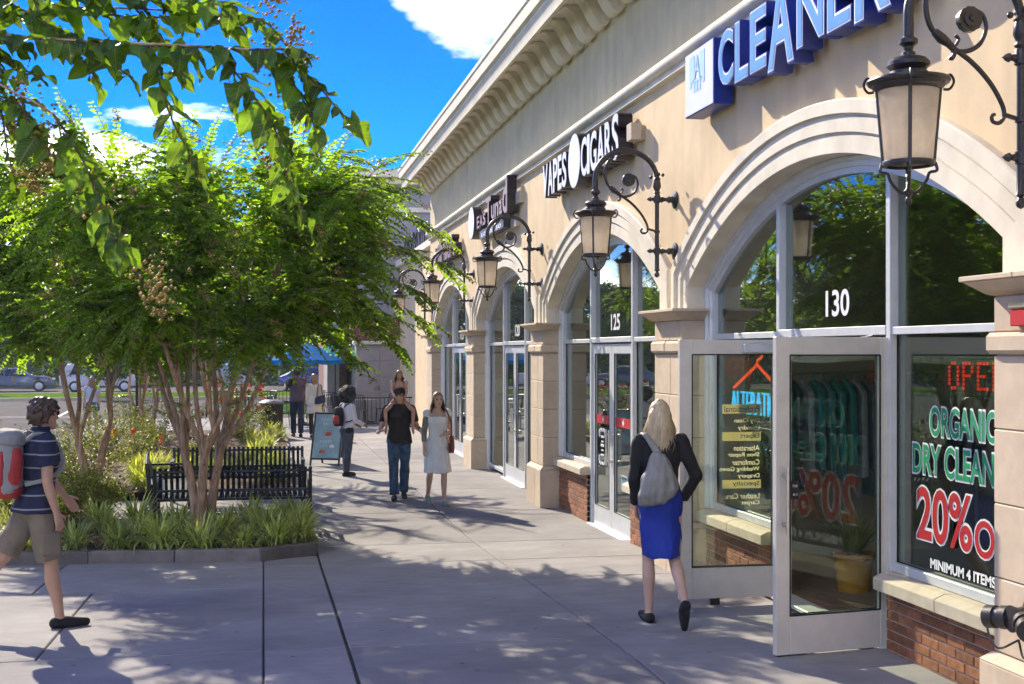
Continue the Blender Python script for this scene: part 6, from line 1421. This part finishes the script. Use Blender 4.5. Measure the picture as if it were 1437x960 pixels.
for i, (x, y, l_) in enumerate(tabs):
    for q, a in enumerate((0.5, 2.6, 4.4) if i != 0 else (1.2, 3.6)):
        t = c0 if n_ == 0 else copy_tree(c0); n_ += 1; t.location = (x + .78 * math.cos(a), y + .78 * math.sin(a), 0); t.rotation_euler = (0, 0, a + math.pi / 2); t['label'] = 'black slatted metal chair at the ' + l_; t['group'] = 'chairs at the ' + l_
# railing round the patio
def railing(a, b, label, h=.86):
    a = Vector((*a, 0)); b = Vector((*b, 0)); r = thing('patio_railing', (a + b) / 2, 0, label, 'railing', 'railings round the patio'); d = (b - a); ln = d.length; d.normalize(); a, b = -d * ln / 2, d * ln / 2
    for z in (.10, h): mb = MB(); mb.bar(a + Vector((0, 0, z)), b + Vector((0, 0, z)), .035, .035); link('rail', mb.mesh('rail'), M['black'], r, world=False)
    mb = MB(); mb.box(-.009, .009, -.009, .009, .10, h); pk = mb.mesh('picket'); k = int(ln / .125)
    for i in range(1, k): link('picket', pk, M['black'], r, world=False, loc=a + d * ln * i / k)
    mb = MB(); mb.box(-.028, .028, -.028, .028, 0, h + .08); po = mb.mesh('post'); k = max(1, round(ln / 1.6))
    for i in range(k + 1): link('post', po, M['black'], r, world=False, loc=a + d * ln * i / k)
railing((2.35, 37.5), (4.35, 37.7), 'near black patio railing in front of the grey stone wall'); railing((2.35, 37.5), (2.2, 40.8), 'black patio railing running back beside the tables'); railing((-1.9, 44.6), (2.3, 44.6), 'black railing along the back of the patio')

# ================================================================ neighbouring building
nb_ = thing('neighbour_building', (4.5, 43, 0), 0, 'shaded grey neighbouring building with stone base, brick band and awning', 'building')
gst = mat('grey stucco', (0.34, 0.32, 0.33), .9, .06, 2.0, stain=.08); gs2 = mat('grey stone panel', (0.36, 0.32, 0.30), .85, .07, 4.0, stain=.1)
YB = 41.2
mb = MB(); mb.box(2.75, 16, YB, 60, 3.30, 7.55); mb.build('upper_wall', gst, nb_)
mb = MB(); mb.box(2.80, 16, YB + .02, 60, 2.60, 3.30); bb = mb.build('brick_band', M['brick_far'], nb_)
mb = MB(); mb.box(2.92, 4.42, YB - .03, 60, 0, 2.44); mb.build('stone_base', gs2, nb_)
for i in range(4):
    for q in range(2): mb = MB(); mb.box(2.90 + .765 * q, 3.655 + .765 * q, YB - .05, YB - .02, .42 + .5 * i, .915 + .5 * i); mb.build('stone_panel', gs2, nb_, bevel=.006)
mb = MB(); mb.box(2.84, 4.48, YB - .12, 60, 0, .40); mb.build('base_course', gs2, nb_, bevel=.01)
mb = MB(); mb.box(2.80, 4.52, YB - .16, YB + .4, 2.44, 2.56); mb.build('base_cap', M['trim'], nb_, bevel=.02)
mb = MB(); mb.box(4.42, 16, YB + .06, 60, 0, 2.6); mb.build('shopfront_wall', M['trim'], nb_)
mb = MB(); mb.box(2.35, 16, YB - .45, 60, 7.55, 7.75); mb.box(2.2, 16, YB - .6, 60, 7.752, 8.0); mb.build('cornice', M['cornice'], nb_)
mb = MB(); mb.box(2.68, 16, YB - .08, 60, 6.7, 6.85); mb.build('belt_course', M['trim'], nb_)
mb = MB(); mb.box(2.1, 2.5, 43.5, 46.2, 0, 3.2); mb.build('far_pillar', gs2, nb_); mb = MB(); mb.box(2.50, 2.745, 43.7, 60, 0, 3.4); mb.build('dark_shopfront', M['brick_far'], nb_)
mb = MB(); mb.box(4.62, 5.5, YB + .02, YB + .058, 0, 2.35); dn = mb.build('door', M['black'], nb_)
mb = MB(); mb.box(4.75, 5.37, YB + .012, YB + .019, .35, 2.2); mb.build('door_pane', M['glass'], dn)
mb = MB(); mb.add([(4.35, YB + .05, 3.35), (6.2, YB + .05, 3.35), (6.2, YB - .85, 2.72), (4.35, YB - .85, 2.72), (4.35, YB + .05, 3.32), (6.2, YB + .05, 3.32), (6.2, YB - .83, 2.68), (4.35, YB - .83, 2.68)], [(0, 1, 2, 3), (7, 6, 5, 4), (0, 4, 5, 1), (1, 5, 6, 2), (2, 6, 7, 3), (3, 7, 4, 0)])
aw = mb.build('awning', mat('dark awning', (.03, .045, .06), .8, .1), nb_)
lm = text_mesh('Q', .30, .26, extrude=.004, M=Matrix.Translation((4.75, YB - .48, 3.02)) @ Matrix.Rotation(rad(35), 4, 'X')); link('awning_emblem', lm, M['white_print'], aw)
# low wing between the two buildings with a hooped parapet rail
mb = MB(); mb.box(4.30, 10, Y1 + .06, YB - .02, 0, 4.9); mb.build('link_wing', M['stucco'], nb_)
mb = MB(); mb.box(4.16, 10, Y1 + .06, YB - .03, 4.9, 5.12); mb.build('link_belt', M['trim'], nb_, bevel=.03)
for i in range(9):
    y = Y1 + .7 + i * 1.05; mb = MB(); mb.tube([(4.36, y + .5 * math.cos(math.pi * q / 10), 5.12 + .62 * math.sin(math.pi * q / 10)) for q in range(11)], .022, 6); mb.tube([(4.36, y, 5.12), (4.36, y, 5.74)], .018, 6); mb.build('parapet_hoop', M['iron'], nb_, fix=False)

# ================================================================ cars
def make_car(loc, rz, col, label, suv=False, L=4.5):
    r = thing('parked_car', loc, rz, label, 'car', 'cars beyond the lawn'); W_ = 1.8; h = 1.70 if suv else 1.42; paint = mat('car paint', col, .25, .02, coat=.6); dk = M['gasket']
    if suv: prof = [(-.50, .35), (-.495, .95), (-.47, 1.05), (-.40, 1.62), (-.30, 1.70), (.08, 1.68), (.22, 1.12), (.44, 1.0), (.49, .85), (.50, .35)]
    else: prof = [(-.50, .35), (-.50, .85), (-.42, .96), (-.28, 1.36), (-.16, 1.42), (.06, 1.38), (.20, .98), (.42, .86), (.49, .72), (.50, .35)]
    P_ = [(x * L, z) for x, z in prof]; n_ = len(P_); mb = MB()
    for s, inset in ((-1, .0), (1, .0)):
        for x, z in P_: mb.v.append(Vector((x, s * (W_ / 2 - (max(0, z - .95) * .28)), z)))
    mb.f += [tuple(range(n_)), tuple(reversed(range(n_, 2 * n_)))] + [(i, i + n_, (i + 1) % n_ + n_, (i + 1) % n_) for i in range(n_)]
    link('body', mb.mesh('body', angle=35, bevel=.04, segs=2), paint, r, world=False)
    zt = h - .07; zb = 1.03 if suv else .92
    for s in (-1, 1):
        for (xa, xb, xc, xd) in ((-.37, -.13, -.14, -.31), (-.11, .17, .05, -.11)):
            yb_ = W_ / 2 - max(0, zb - .95) * .28 + .004; yt_ = W_ / 2 - (zt - .95) * .28 + .004; mb = MB()
            mb.add([(xa * L, s * yb_, zb), (xb * L, s * yb_, zb), (xc * L, s * yt_, zt - .02), (xd * L, s * yt_, zt - .02)], [(0, 1, 2, 3)]); link('side_window', mb.mesh('side_window'), M['glass_dark'], r, world=False)
    for x in (-.31 * L, .31 * L):
        for s in (-1, 1):
            mb = MB(); mb.lathe([(.001, -.11), (.31, -.11), (.33, -.09), (.33, .09), (.31, .11), (.001, .11)], 20, (x, s * (W_ / 2 - .09), .33), 'Y', cap=False); wl = link('wheel', mb.mesh('wheel', angle=40), dk, r, world=False)
            mb = MB(); mb.lathe([(.001, s * .118), (.20, s * .118), (.21, s * .112)], 16, (x, s * (W_ / 2 - .09), .33), 'Y', cap=False); link('rim', mb.mesh('rim', angle=40), M['alum'], wl, world=False)
    for s in (-1, 1):
        mb = MB(); mb.box(-.502 * L, -.485 * L, s * .55 - .15, s * .55 + .15, .78, .92); link('tail_light', mb.mesh('tail_light'), M['red_print'], r, world=False)
        mb = MB(); mb.box(.475 * L, .495 * L, s * .58 - .16, s * .58 + .16, .66, .78); link('headlight', mb.mesh('headlight'), M['white_face'], r, world=False)
M['glass_dark'] = mat('car glass', (.02, .03, .04), .08, .05, spec=.8)
CARS = [(-2.0, 77.5, 1.62, (.32, .38, .44), 'silver blue hatchback parked beyond the lawn near the umbrella', True), (3.2, 81, 0.05, (.03, .09, .30), 'dark blue sedan behind the blue umbrella', False), (-9.6, 79.5, 0.15, (.55, .56, .58), 'white car behind the crape myrtle with four stems', True),
        (-14.6, 81, 0.1, (.10, .14, .20), 'dark sedan beyond the lawn by the parking sign', False), (8.5, 80.0, .1, (.34, .35, .36), 'grey car parked beyond the far railing', False)]
for x, y, a, c_, l_, sv_ in CARS: make_car((x, y, -.15), a, c_, l_, sv_)
r = thing('parking_sign', (-13.9, 70.5, 0), 0, 'small white parking sign on a dark post by the lawn', 'sign'); mb = MB(); mb.box(-.04, .04, -.04, .04, 0, 2.6); link('post', mb.mesh('post'), M['black'], r, world=False)
mb = MB(); mb.box(-.32, .32, -.06, -.045, 1.75, 2.6); link('sign_plate', mb.mesh('sign_plate'), M['white_print'], r, world=False); mb = MB(); mb.box(-.2, .2, -.066, -.062, 2.05, 2.35); link('sign_symbol', mb.mesh('sign_symbol'), M['gasket'], r, world=False)

# ================================================================ trees beyond
def far_tree_meshes(seed, h=9.0, rad_=3.6, n=5200, leaf=.34):
    r = random.Random(seed); rs = np.random.RandomState(seed); W_ = MB(); top = Vector((r.uniform(-.4, .4), r.uniform(-.4, .4), h * .8)); tr = smooth_path([(0, 0, -.2), (r.uniform(-.1, .1), 0, h * .25), top], 5); W_.tube(tr, [.22 - .17 * i / len(tr) for i in range(len(tr))], 8); cen = []
    for i in range(26):
        a = r.uniform(0, 6.283); q = r.random() ** .5; z = h * r.uniform(.28, .95); ra = rad_ * q * math.sin(math.pi * min(1, max(.12, (z / h - .18) / .86))) ** .7; c = Vector((ra * math.cos(a), ra * math.sin(a), z)); cen.append((c, r.uniform(.7, 1.35) * rad_ * .30))
        p = tr[min(len(tr) - 1, int(len(tr) * min(.95, z / h * .8)))]; W_.tube(smooth_path([p, (p + c) / 2 + Vector((0, 0, -.2)), c], 3), [.06 - .045 * u / 7 for u in range(7)], 5)
    O = []; 
    for c, q in cen:
        k = n // 26; d = rs.normal(size=(k, 3)); d /= np.linalg.norm(d, axis=1, keepdims=True); O.append(np.array(c) + d * (q * rs.uniform(.45, 1.08, (k, 1))) * np.array([1, 1, .72]))
    O = np.concatenate(O); m_ = len(O); D = rs.normal(size=(m_, 3)); Nn = rs.normal(size=(m_, 3)) + np.array([0, 0, 1.0]); L_ = rs.uniform(.7, 1.3, m_) * leaf
    return W_.mesh('trunk', smooth=True, fix=False), leaves_mesh('crown', O, D, Nn, L_, L_ * .7, rs.uniform(0, 1, m_))
FT = [far_tree_meshes(500 + i, h, rd) for i, (h, rd) in enumerate(((9.5, 3.8), (11.5, 4.4), (8.0, 3.6), (10.5, 3.2)))]
rr = random.Random(77); cnt = 0
WORD = ['broad', 'tall', 'low rounded', 'narrow']
def far_tree(x, y, s, i, lab, grp):
    r = thing('background_tree', (x, y, -.2), rr.uniform(0, 6.28), lab, 'tree', grp); r.scale = (s, s, s * rr.uniform(.9, 1.15)); tm, cm = FT[i % 4]
    link('trunk', tm, M['bark_dark'], r, world=False); link('crown', cm, M['far_leaf'], r, world=False)
for i in range(34):
    x = -62 + i * 3.55 + rr.uniform(-1.2, 1.2); y = 97 + rr.uniform(0, 10); far_tree(x, y, rr.uniform(.75, 1.1), i, WORD[i % 4] + ' hazy tree in the near row beyond the access road', 'trees beyond the access road, %s' % WORD[i % 4])
for i in range(30):
    x = -95 + i * 6.4 + rr.uniform(-2, 2); y = 128 + rr.uniform(0, 25); far_tree(x, y, rr.uniform(.95, 1.4), i, WORD[i % 4] + ' hazy tree in the back row on the horizon', 'trees on the horizon, %s' % WORD[i % 4])
# street trees on islands in the parking lot
for i, (x, y, s) in enumerate(((-11, 22, .62), (-13, 9, .7), (-10.5, -3, .72), (-22, 16, .8), (-24, 34, .75), (-16, 66.5, .55), (-24, 2, .8), (-7.5, 66.8, .45), (-34, 48, .8))):
    far_tree(x, y, s, i + 1, ('parking island tree number %s counted from the camera' % ('one two three four five six seven eight nine'.split()[i])) if False else ['leafy tree on the island straight across the parking lot', 'leafy tree on the parking island level with the shop doors', 'leafy tree on the parking island behind the camera', 'big tree deep in the parking lot across from the shops', 'tree deep in the parking lot beyond the planter', 'young tree on the far lawn behind the parking sign', 'big tree across the lot behind the camera', 'small young tree on the far lawn behind the planter', 'tree at the far side of the parking lot'][i], None)
    mb = MB(); mb.lathe([(1.35, -.16), (1.4, .0), (1.30, .02), (.001, .05)], 20, (x, y, 0), cap=False)
    if y < 60: tag(mb.build('tree_island', M['soil']), 'round mulched tree island in the parking lot', kind='structure')
# dense undergrowth at the foot of the far trees
rs = np.random.RandomState(9); nn_ = 15000; X_ = rs.uniform(-75, 62, nn_); hh_ = 1.6 + 1.6 * np.array([mnoise.noise((x * .22, 3.1, 0)) for x in X_.tolist()]); Z_ = rs.uniform(0, 1, nn_) ** .8 * (hh_ + 1.2); Y_ = 94.5 + rs.uniform(-1.3, 1.3, nn_)
O_ = np.stack([X_, Y_, Z_ - .2], 1); L_ = rs.uniform(.3, .7, nn_)
tag(link('undergrowth', leaves_mesh('undergrowth', O_, rs.normal(size=(nn_, 3)), rs.normal(size=(nn_, 3)) + np.array([0, -.5, 1.0]), L_, L_ * .7, rs.uniform(0, 1, nn_)), M['far_leaf']), 'dense green undergrowth at the foot of the far trees', kind='stuff')
hz = MB(); hz.box(-110, 110, -30, 175, -1.4, 17.5)
hm = bpy.data.materials.new('haze air'); hm.use_nodes = True; t = hm.node_tree; t.nodes.clear(); oo = t.nodes.new('ShaderNodeOutputMaterial'); pv = t.nodes.new('ShaderNodeVolumePrincipled'); pv.inputs['Color'].default_value = (.80, .90, 1.0, 1); pv.inputs['Density'].default_value = HAZE if 'HAZE' in globals() else .0005; pv.inputs['Anisotropy'].default_value = .2; t.links.new(pv.outputs[0], oo.inputs['Volume'])
USE_HAZE = True
if USE_HAZE: tag(hz.build('haze', hm), 'pale blue summer haze over the parking lot', kind='stuff')
# ================================================================ crape myrtle that overhangs the camera: big near leaves
T = Tree(901); r = T.r
root = thing('crape_myrtle', (-3.6, 3.6, 0.05), 0, 'crape myrtle whose leafy branch hangs into the top left corner', 'tree', 'crape myrtles in the planting bed')
def cam_point(px, py, dist):
    """a point of the place: dist metres out along the line of sight measured in the photograph"""
    a = rad(CAM_YAW); l = (px - 718.5) / 1800.0 * dist; return Vector((l * math.cos(a) + dist * math.sin(a), -l * math.sin(a) + dist * math.cos(a), 2.2 + (494 - py) / 1800.0 * dist)) - Vector((-3.6, 3.6, 0.05))
stems_ = []
for i in range(7):
    ph = 6.283 * i / 7 + .2; dr = Vector((math.cos(ph), math.sin(ph), 0)); f = r.uniform(.4, .65)
    pts = smooth_path([dr * .1, dr * .16 + Vector((0, 0, .8)), dr * f * .6 + Vector((0, 0, 1.6)), dr * f + Vector((0, 0, 2.5)), dr * (f + .5) + Vector((0, 0, 3.3)), dr * (f + .9) + Vector((0, 0, 4.0))], 5); T.wood.tube(pts, [.055 - .046 * j / len(pts) for j in range(len(pts))], 9); stems_.append(pts)
    for q in range(6):
        j = r.randint(14, len(pts) - 1); a = ph + r.gauss(0, .8)
        if math.cos(a) > .35 and math.sin(a) > -.3: continue            # the side over the camera's view is built branch by branch below
        bp = T.curve(pts[j], Vector((math.cos(a), math.sin(a), r.uniform(.2, 1))), r.uniform(.7, 1.2), 7, -.05, .09); T.wood.tube(bp, [.012 - .008 * u / 7 for u in range(8)], 5)
        for u in range(9): a2 = a + r.gauss(0, 1); T.shoot(bp[r.randint(2, 7)], Vector((math.cos(a2), math.sin(a2), r.uniform(-.3, .9))), r.uniform(.35, .8), .065, young=.2, panicle=.1)
# branches that enter the view, laid out from the trunk to measured tips
NEAR = []
def branch(wps, r0, n=6):
    pts = smooth_path(wps, n); T.wood.tube(pts, [max(.0025, r0 * (1 - .85 * i / len(pts))) for i in range(len(pts))], 6); return pts
tr = stems_[0]
def along(a, b, n): a, b = Vector(a), Vector(b); return [a.lerp(b, i / n) + Vector((0, 0, .10 * math.sin(math.pi * i / n))) for i in range(n)]
main = branch(along(tr[14], cam_point(-60, 45, 3.1), 6) + [cam_point(-60, 45, 3.1), cam_point(30, 52, 3.05), cam_point(110, 58, 3.0), cam_point(210, 62, 2.9), cam_point(300, 66, 2.85), cam_point(385, 72, 2.8)], .011)
second = branch(along(tr[16], cam_point(-70, -40, 3.4), 6) + [cam_point(-70, -40, 3.4), cam_point(60, 5, 3.3), cam_point(190, 12, 3.2), cam_point(320, 20, 3.1)], .010)
third = branch(along(tr[12], cam_point(-60, 110, 3.0), 6) + [cam_point(-60, 110, 3.0), cam_point(30, 135, 2.9), cam_point(75, 160, 2.8)], .009)
def sprig(wps, leaf, gap=.019, side=.8, first=.0):
    """leaves hang in opposite pairs along a drooping twig"""
    pts = smooth_path(wps, 8); T.twigs.tube(pts, [.003 - .0015 * i / len(pts) for i in range(len(pts))], 5, cap=False); cum = [0.0]
    for i in range(1, len(pts)): cum.append(cum[-1] + (pts[i] - pts[i - 1]).length)
    k = int(cum[-1] / gap)
    for j in range(k):
        dd_ = (j + .5) / k * cum[-1]
        if dd_ / cum[-1] < first: continue
        i = max(q for q in range(len(cum)) if cum[q] <= dd_); i = min(i, len(pts) - 2); p = pts[i].lerp(pts[i + 1], (dd_ - cum[i]) / max(1e-6, cum[i + 1] - cum[i])); d = (pts[i + 1] - pts[i]).normalized(); sd = d.cross(Vector((0, 0, 1)))
        if sd.length < .2: sd = Vector((math.cos(j), math.sin(j), 0))
        sd.normalize(); s_ = 1 if j % 2 else -1; tp = 1.0 - .25 * (j / k) ** 2
        ld = sd * s_ * side + d * .45 + Vector((0, 0, -.5)) + Vector((r.gauss(0, .28), r.gauss(0, .28), r.gauss(0, .3))); nn = sd.cross(d) * .35 + Vector((0, -.5, .55)) + sd * s_ * .35 + Vector((r.gauss(0, .4), r.gauss(0, .4), r.gauss(0, .3)))
        NEAR.append((p, ld, nn, leaf * 1.3 * tp * r.choice((.55, .8, .95, 1.0, 1.1, 1.25))))
C = cam_point
SPR = [([C(300, 66, 2.85), C(345, 120, 2.82), C(385, 180, 2.78), C(400, 240, 2.75), C(430, 310, 2.72)], .062), ([C(385, 72, 2.8), C(420, 95, 2.78), C(455, 130, 2.75), C(480, 160, 2.72), C(505, 172, 2.7)], .060), ([C(350, 70, 2.82), C(420, 70, 2.75), C(440, 85, 2.72)], .045), ([C(385, 72, 2.8), C(430, 150, 2.75), C(450, 205, 2.74)], .050),
       ([C(210, 62, 2.9), C(225, 120, 2.88), C(240, 165, 2.85), C(270, 225, 2.82), C(278, 255, 2.80)], .055), ([C(75, 160, 2.8), C(105, 205, 2.78), C(130, 255, 2.75), C(150, 310, 2.72), C(178, 365, 2.70)], .060), ([C(30, 135, 2.9), C(40, 180, 2.88), C(70, 215, 2.85), C(95, 235, 2.84)], .050),
       ([C(110, 58, 3.0), C(170, 62, 2.95), C(250, 66, 2.88), C(330, 68, 2.82)], .062), ([C(60, 5, 3.3), C(120, 15, 3.2), C(200, 25, 3.15), C(290, 20, 3.1), C(330, 40, 3.05)], .060), ([C(-60, 45, 3.1), C(0, 50, 3.05), C(60, 55, 3.0), C(130, 60, 2.95)], .060), ([C(-70, 20, 3.2), C(10, 85, 3.1), C(60, 110, 3.0)], .060),
       ([C(-60, 110, 3.0), C(0, 135, 2.95), C(30, 150, 2.9), C(60, 190, 2.9)], .055), ([C(-40, -20, 3.3), C(60, 30, 3.2), C(120, 90, 3.1), C(140, 125, 3.1)], .055), ([C(20, -40, 3.3), C(120, -10, 3.2), C(240, -5, 3.1), C(330, 5, 3.0)], .060), ([C(190, 12, 3.2), C(230, 60, 3.1), C(250, 110, 3.05)], .05), ([C(-30, 60, 3.1), C(0, 150, 3.0), C(10, 210, 3.0), C(25, 270, 3.0)], .045),
       ([C(-50, 0, 3.4), C(20, 20, 3.3), C(90, 45, 3.2), C(150, 90, 3.1)], .06), ([C(130, 60, 2.95), C(160, 90, 2.95), C(185, 110, 2.93)], .055), ([C(320, 20, 3.1), C(370, 30, 3.05), C(400, 62, 3.0)], .045)]
for wps, lf in SPR: sprig(wps, lf)
for px, py, d_ in ((65, 165, 2.9), (135, 250, 2.8), (20, 125, 3.0), (215, 365, 2.75), (385, 100, 2.9), (385, 185, 2.85), (375, 25, 3.3), (40, 200, 3.0)): T.seedO.append((C(px, py, d_), Vector((.1, 0, -1)).normalized() if py > 100 else Vector((.3, 0, .6)).normalized()))
link('trunk', T.wood.mesh('trunk', smooth=True, fix=False), M['bark'], root, world=False)
cr_ = link('crown', T.leaf_obj('crown', M['leaf']), M['leaf'], root, world=False)
link('twigs', T.twigs.mesh('twigs', fix=False), M['twig'], cr_, world=False)['kind'] = 'stuff'
pm_ = T.panicle_mesh('seed_heads', .12, 130, .55); link('seed_heads', pm_, M['seed'], cr_, world=False)['kind'] = 'stuff'
def veined(m):
    """pale midrib and side veins from each leaf's own coordinates"""
    t = m.node_tree; n = t.nodes; l = t.links; p = n['Principled BSDF']; at = n.new('ShaderNodeAttribute'); at.attribute_name = 'luv'; sp = n.new('ShaderNodeSeparateXYZ'); l.new(at.outputs['Vector'], sp.inputs[0])
    def mt(op, a, b=0.0):
        q = n.new('ShaderNodeMath'); q.operation = op
        for i_, v in enumerate((a, b)):
            if isinstance(v, (int, float)): q.inputs[i_].default_value = v
            else: l.new(v, q.inputs[i_])
        return q.outputs[0]
    ay = mt('ABSOLUTE', sp.outputs[1]); ph = mt('FRACT', mt('MULTIPLY', mt('SUBTRACT', sp.outputs[0], mt('MULTIPLY', ay, .75)), 8.0)); side = mt('LESS_THAN', mt('ABSOLUTE', mt('SUBTRACT', ph, .5)), .07); mid = mt('LESS_THAN', ay, .014); v = mt('MAXIMUM', mid, mt('MULTIPLY', side, .55))
    src = p.inputs['Base Color'].links[0].from_socket; mx = n.new('ShaderNodeMix'); mx.data_type = 'RGBA'; l.new(mt('MULTIPLY', v, .6), mx.inputs[0]); l.new(src, mx.inputs[6]); mx.inputs[7].default_value = (.17, .25, .06, 1)
    for lk in list(src.links):
        if lk.to_node != mx: ts = lk.to_socket; l.remove(lk); l.new(mx.outputs[2], ts)
veined(M['leaf_near'])
# one mesh per leaf shape, each near leaf its own object
def big_leaf(seed, curl, wv):
    rs_ = random.Random(seed); V = []; F = []; nu, nv_ = 9, 4
    for i in range(nu + 1):
        t = i / nu; w_ = (.30 + .05 * math.sin(seed * 2.1)) * math.sin(math.pi * min(1, t * .97 + .03) ** .78) ** .85 * (1 - .12 * t) if 0 < i < nu else .004
        for j in range(-nv_ // 2, nv_ // 2 + 1):
            u = j / (nv_ / 2); V.append((t, u * w_, abs(u) * w_ * .35 - curl * t * t + wv * math.sin(t * 9 + u * 2 + seed) * abs(u) * .06))
    m_ = nv_ + 1
    for i in range(nu):
        for j in range(nv_): F.append((i * m_ + j, (i + 1) * m_ + j, (i + 1) * m_ + j + 1, i * m_ + j + 1))
    me = new_mesh('leaf', V, F, True); me.materials.append(M['leaf_near']); at = me.attributes.new('luv', 'FLOAT_VECTOR', 'POINT'); at.data.foreach_set('vector', [c for v in V for c in v]); return me
BL = [big_leaf(i, (.10, .22, .05, .34, .16, -.06, .28)[i], (.5, 1.0, .8, 1.6, 2.4, 1.2, 3.0)[i]) for i in range(7)]
def leaf_matrix(p, d, n_, L_):
    d = Vector(d).normalized(); s_ = Vector(n_).cross(d)
    if s_.length < 1e-3: s_ = Vector((1, 0, 0))
    s_.normalize(); n_ = d.cross(s_); return Matrix(((d.x * L_, s_.x * L_, n_.x * L_, p.x), (d.y * L_, s_.y * L_, n_.y * L_, p.y), (d.z * L_, s_.z * L_, n_.z * L_, p.z), (0, 0, 0, 1)))
NEAR.sort(key=lambda q: -q[3])
for i, (p, d, n_, L_) in enumerate(NEAR[:300]):
    o = link('leaf', BL[(i * 5 + i // 7) % 7], None, root, world=False); o.matrix_basis = leaf_matrix(p, d, n_, L_ * 1.05)
if len(NEAR) > 300:
    V = []; F = []; LUV = []
    for i, (p, d, n_, L_) in enumerate(NEAR[300:]):
        src = BL[(i * 5 + i // 7) % 7]; LUV += [c for v in src.vertices for c in v.co]; Mx = leaf_matrix(p, d, n_, L_ * 1.05); q = len(V); V += [Mx @ v.co for v in src.vertices]; F += [tuple(q + a for a in pl.vertices) for pl in src.polygons]
    o = link('foliage', new_mesh('foliage', V, F, True), M['leaf_near'], root, world=False); o['kind'] = 'stuff'; at = o.data.attributes.new('luv', 'FLOAT_VECTOR', 'POINT'); at.data.foreach_set('vector', LUV)
bpy.data.scenes.remove(TMP)
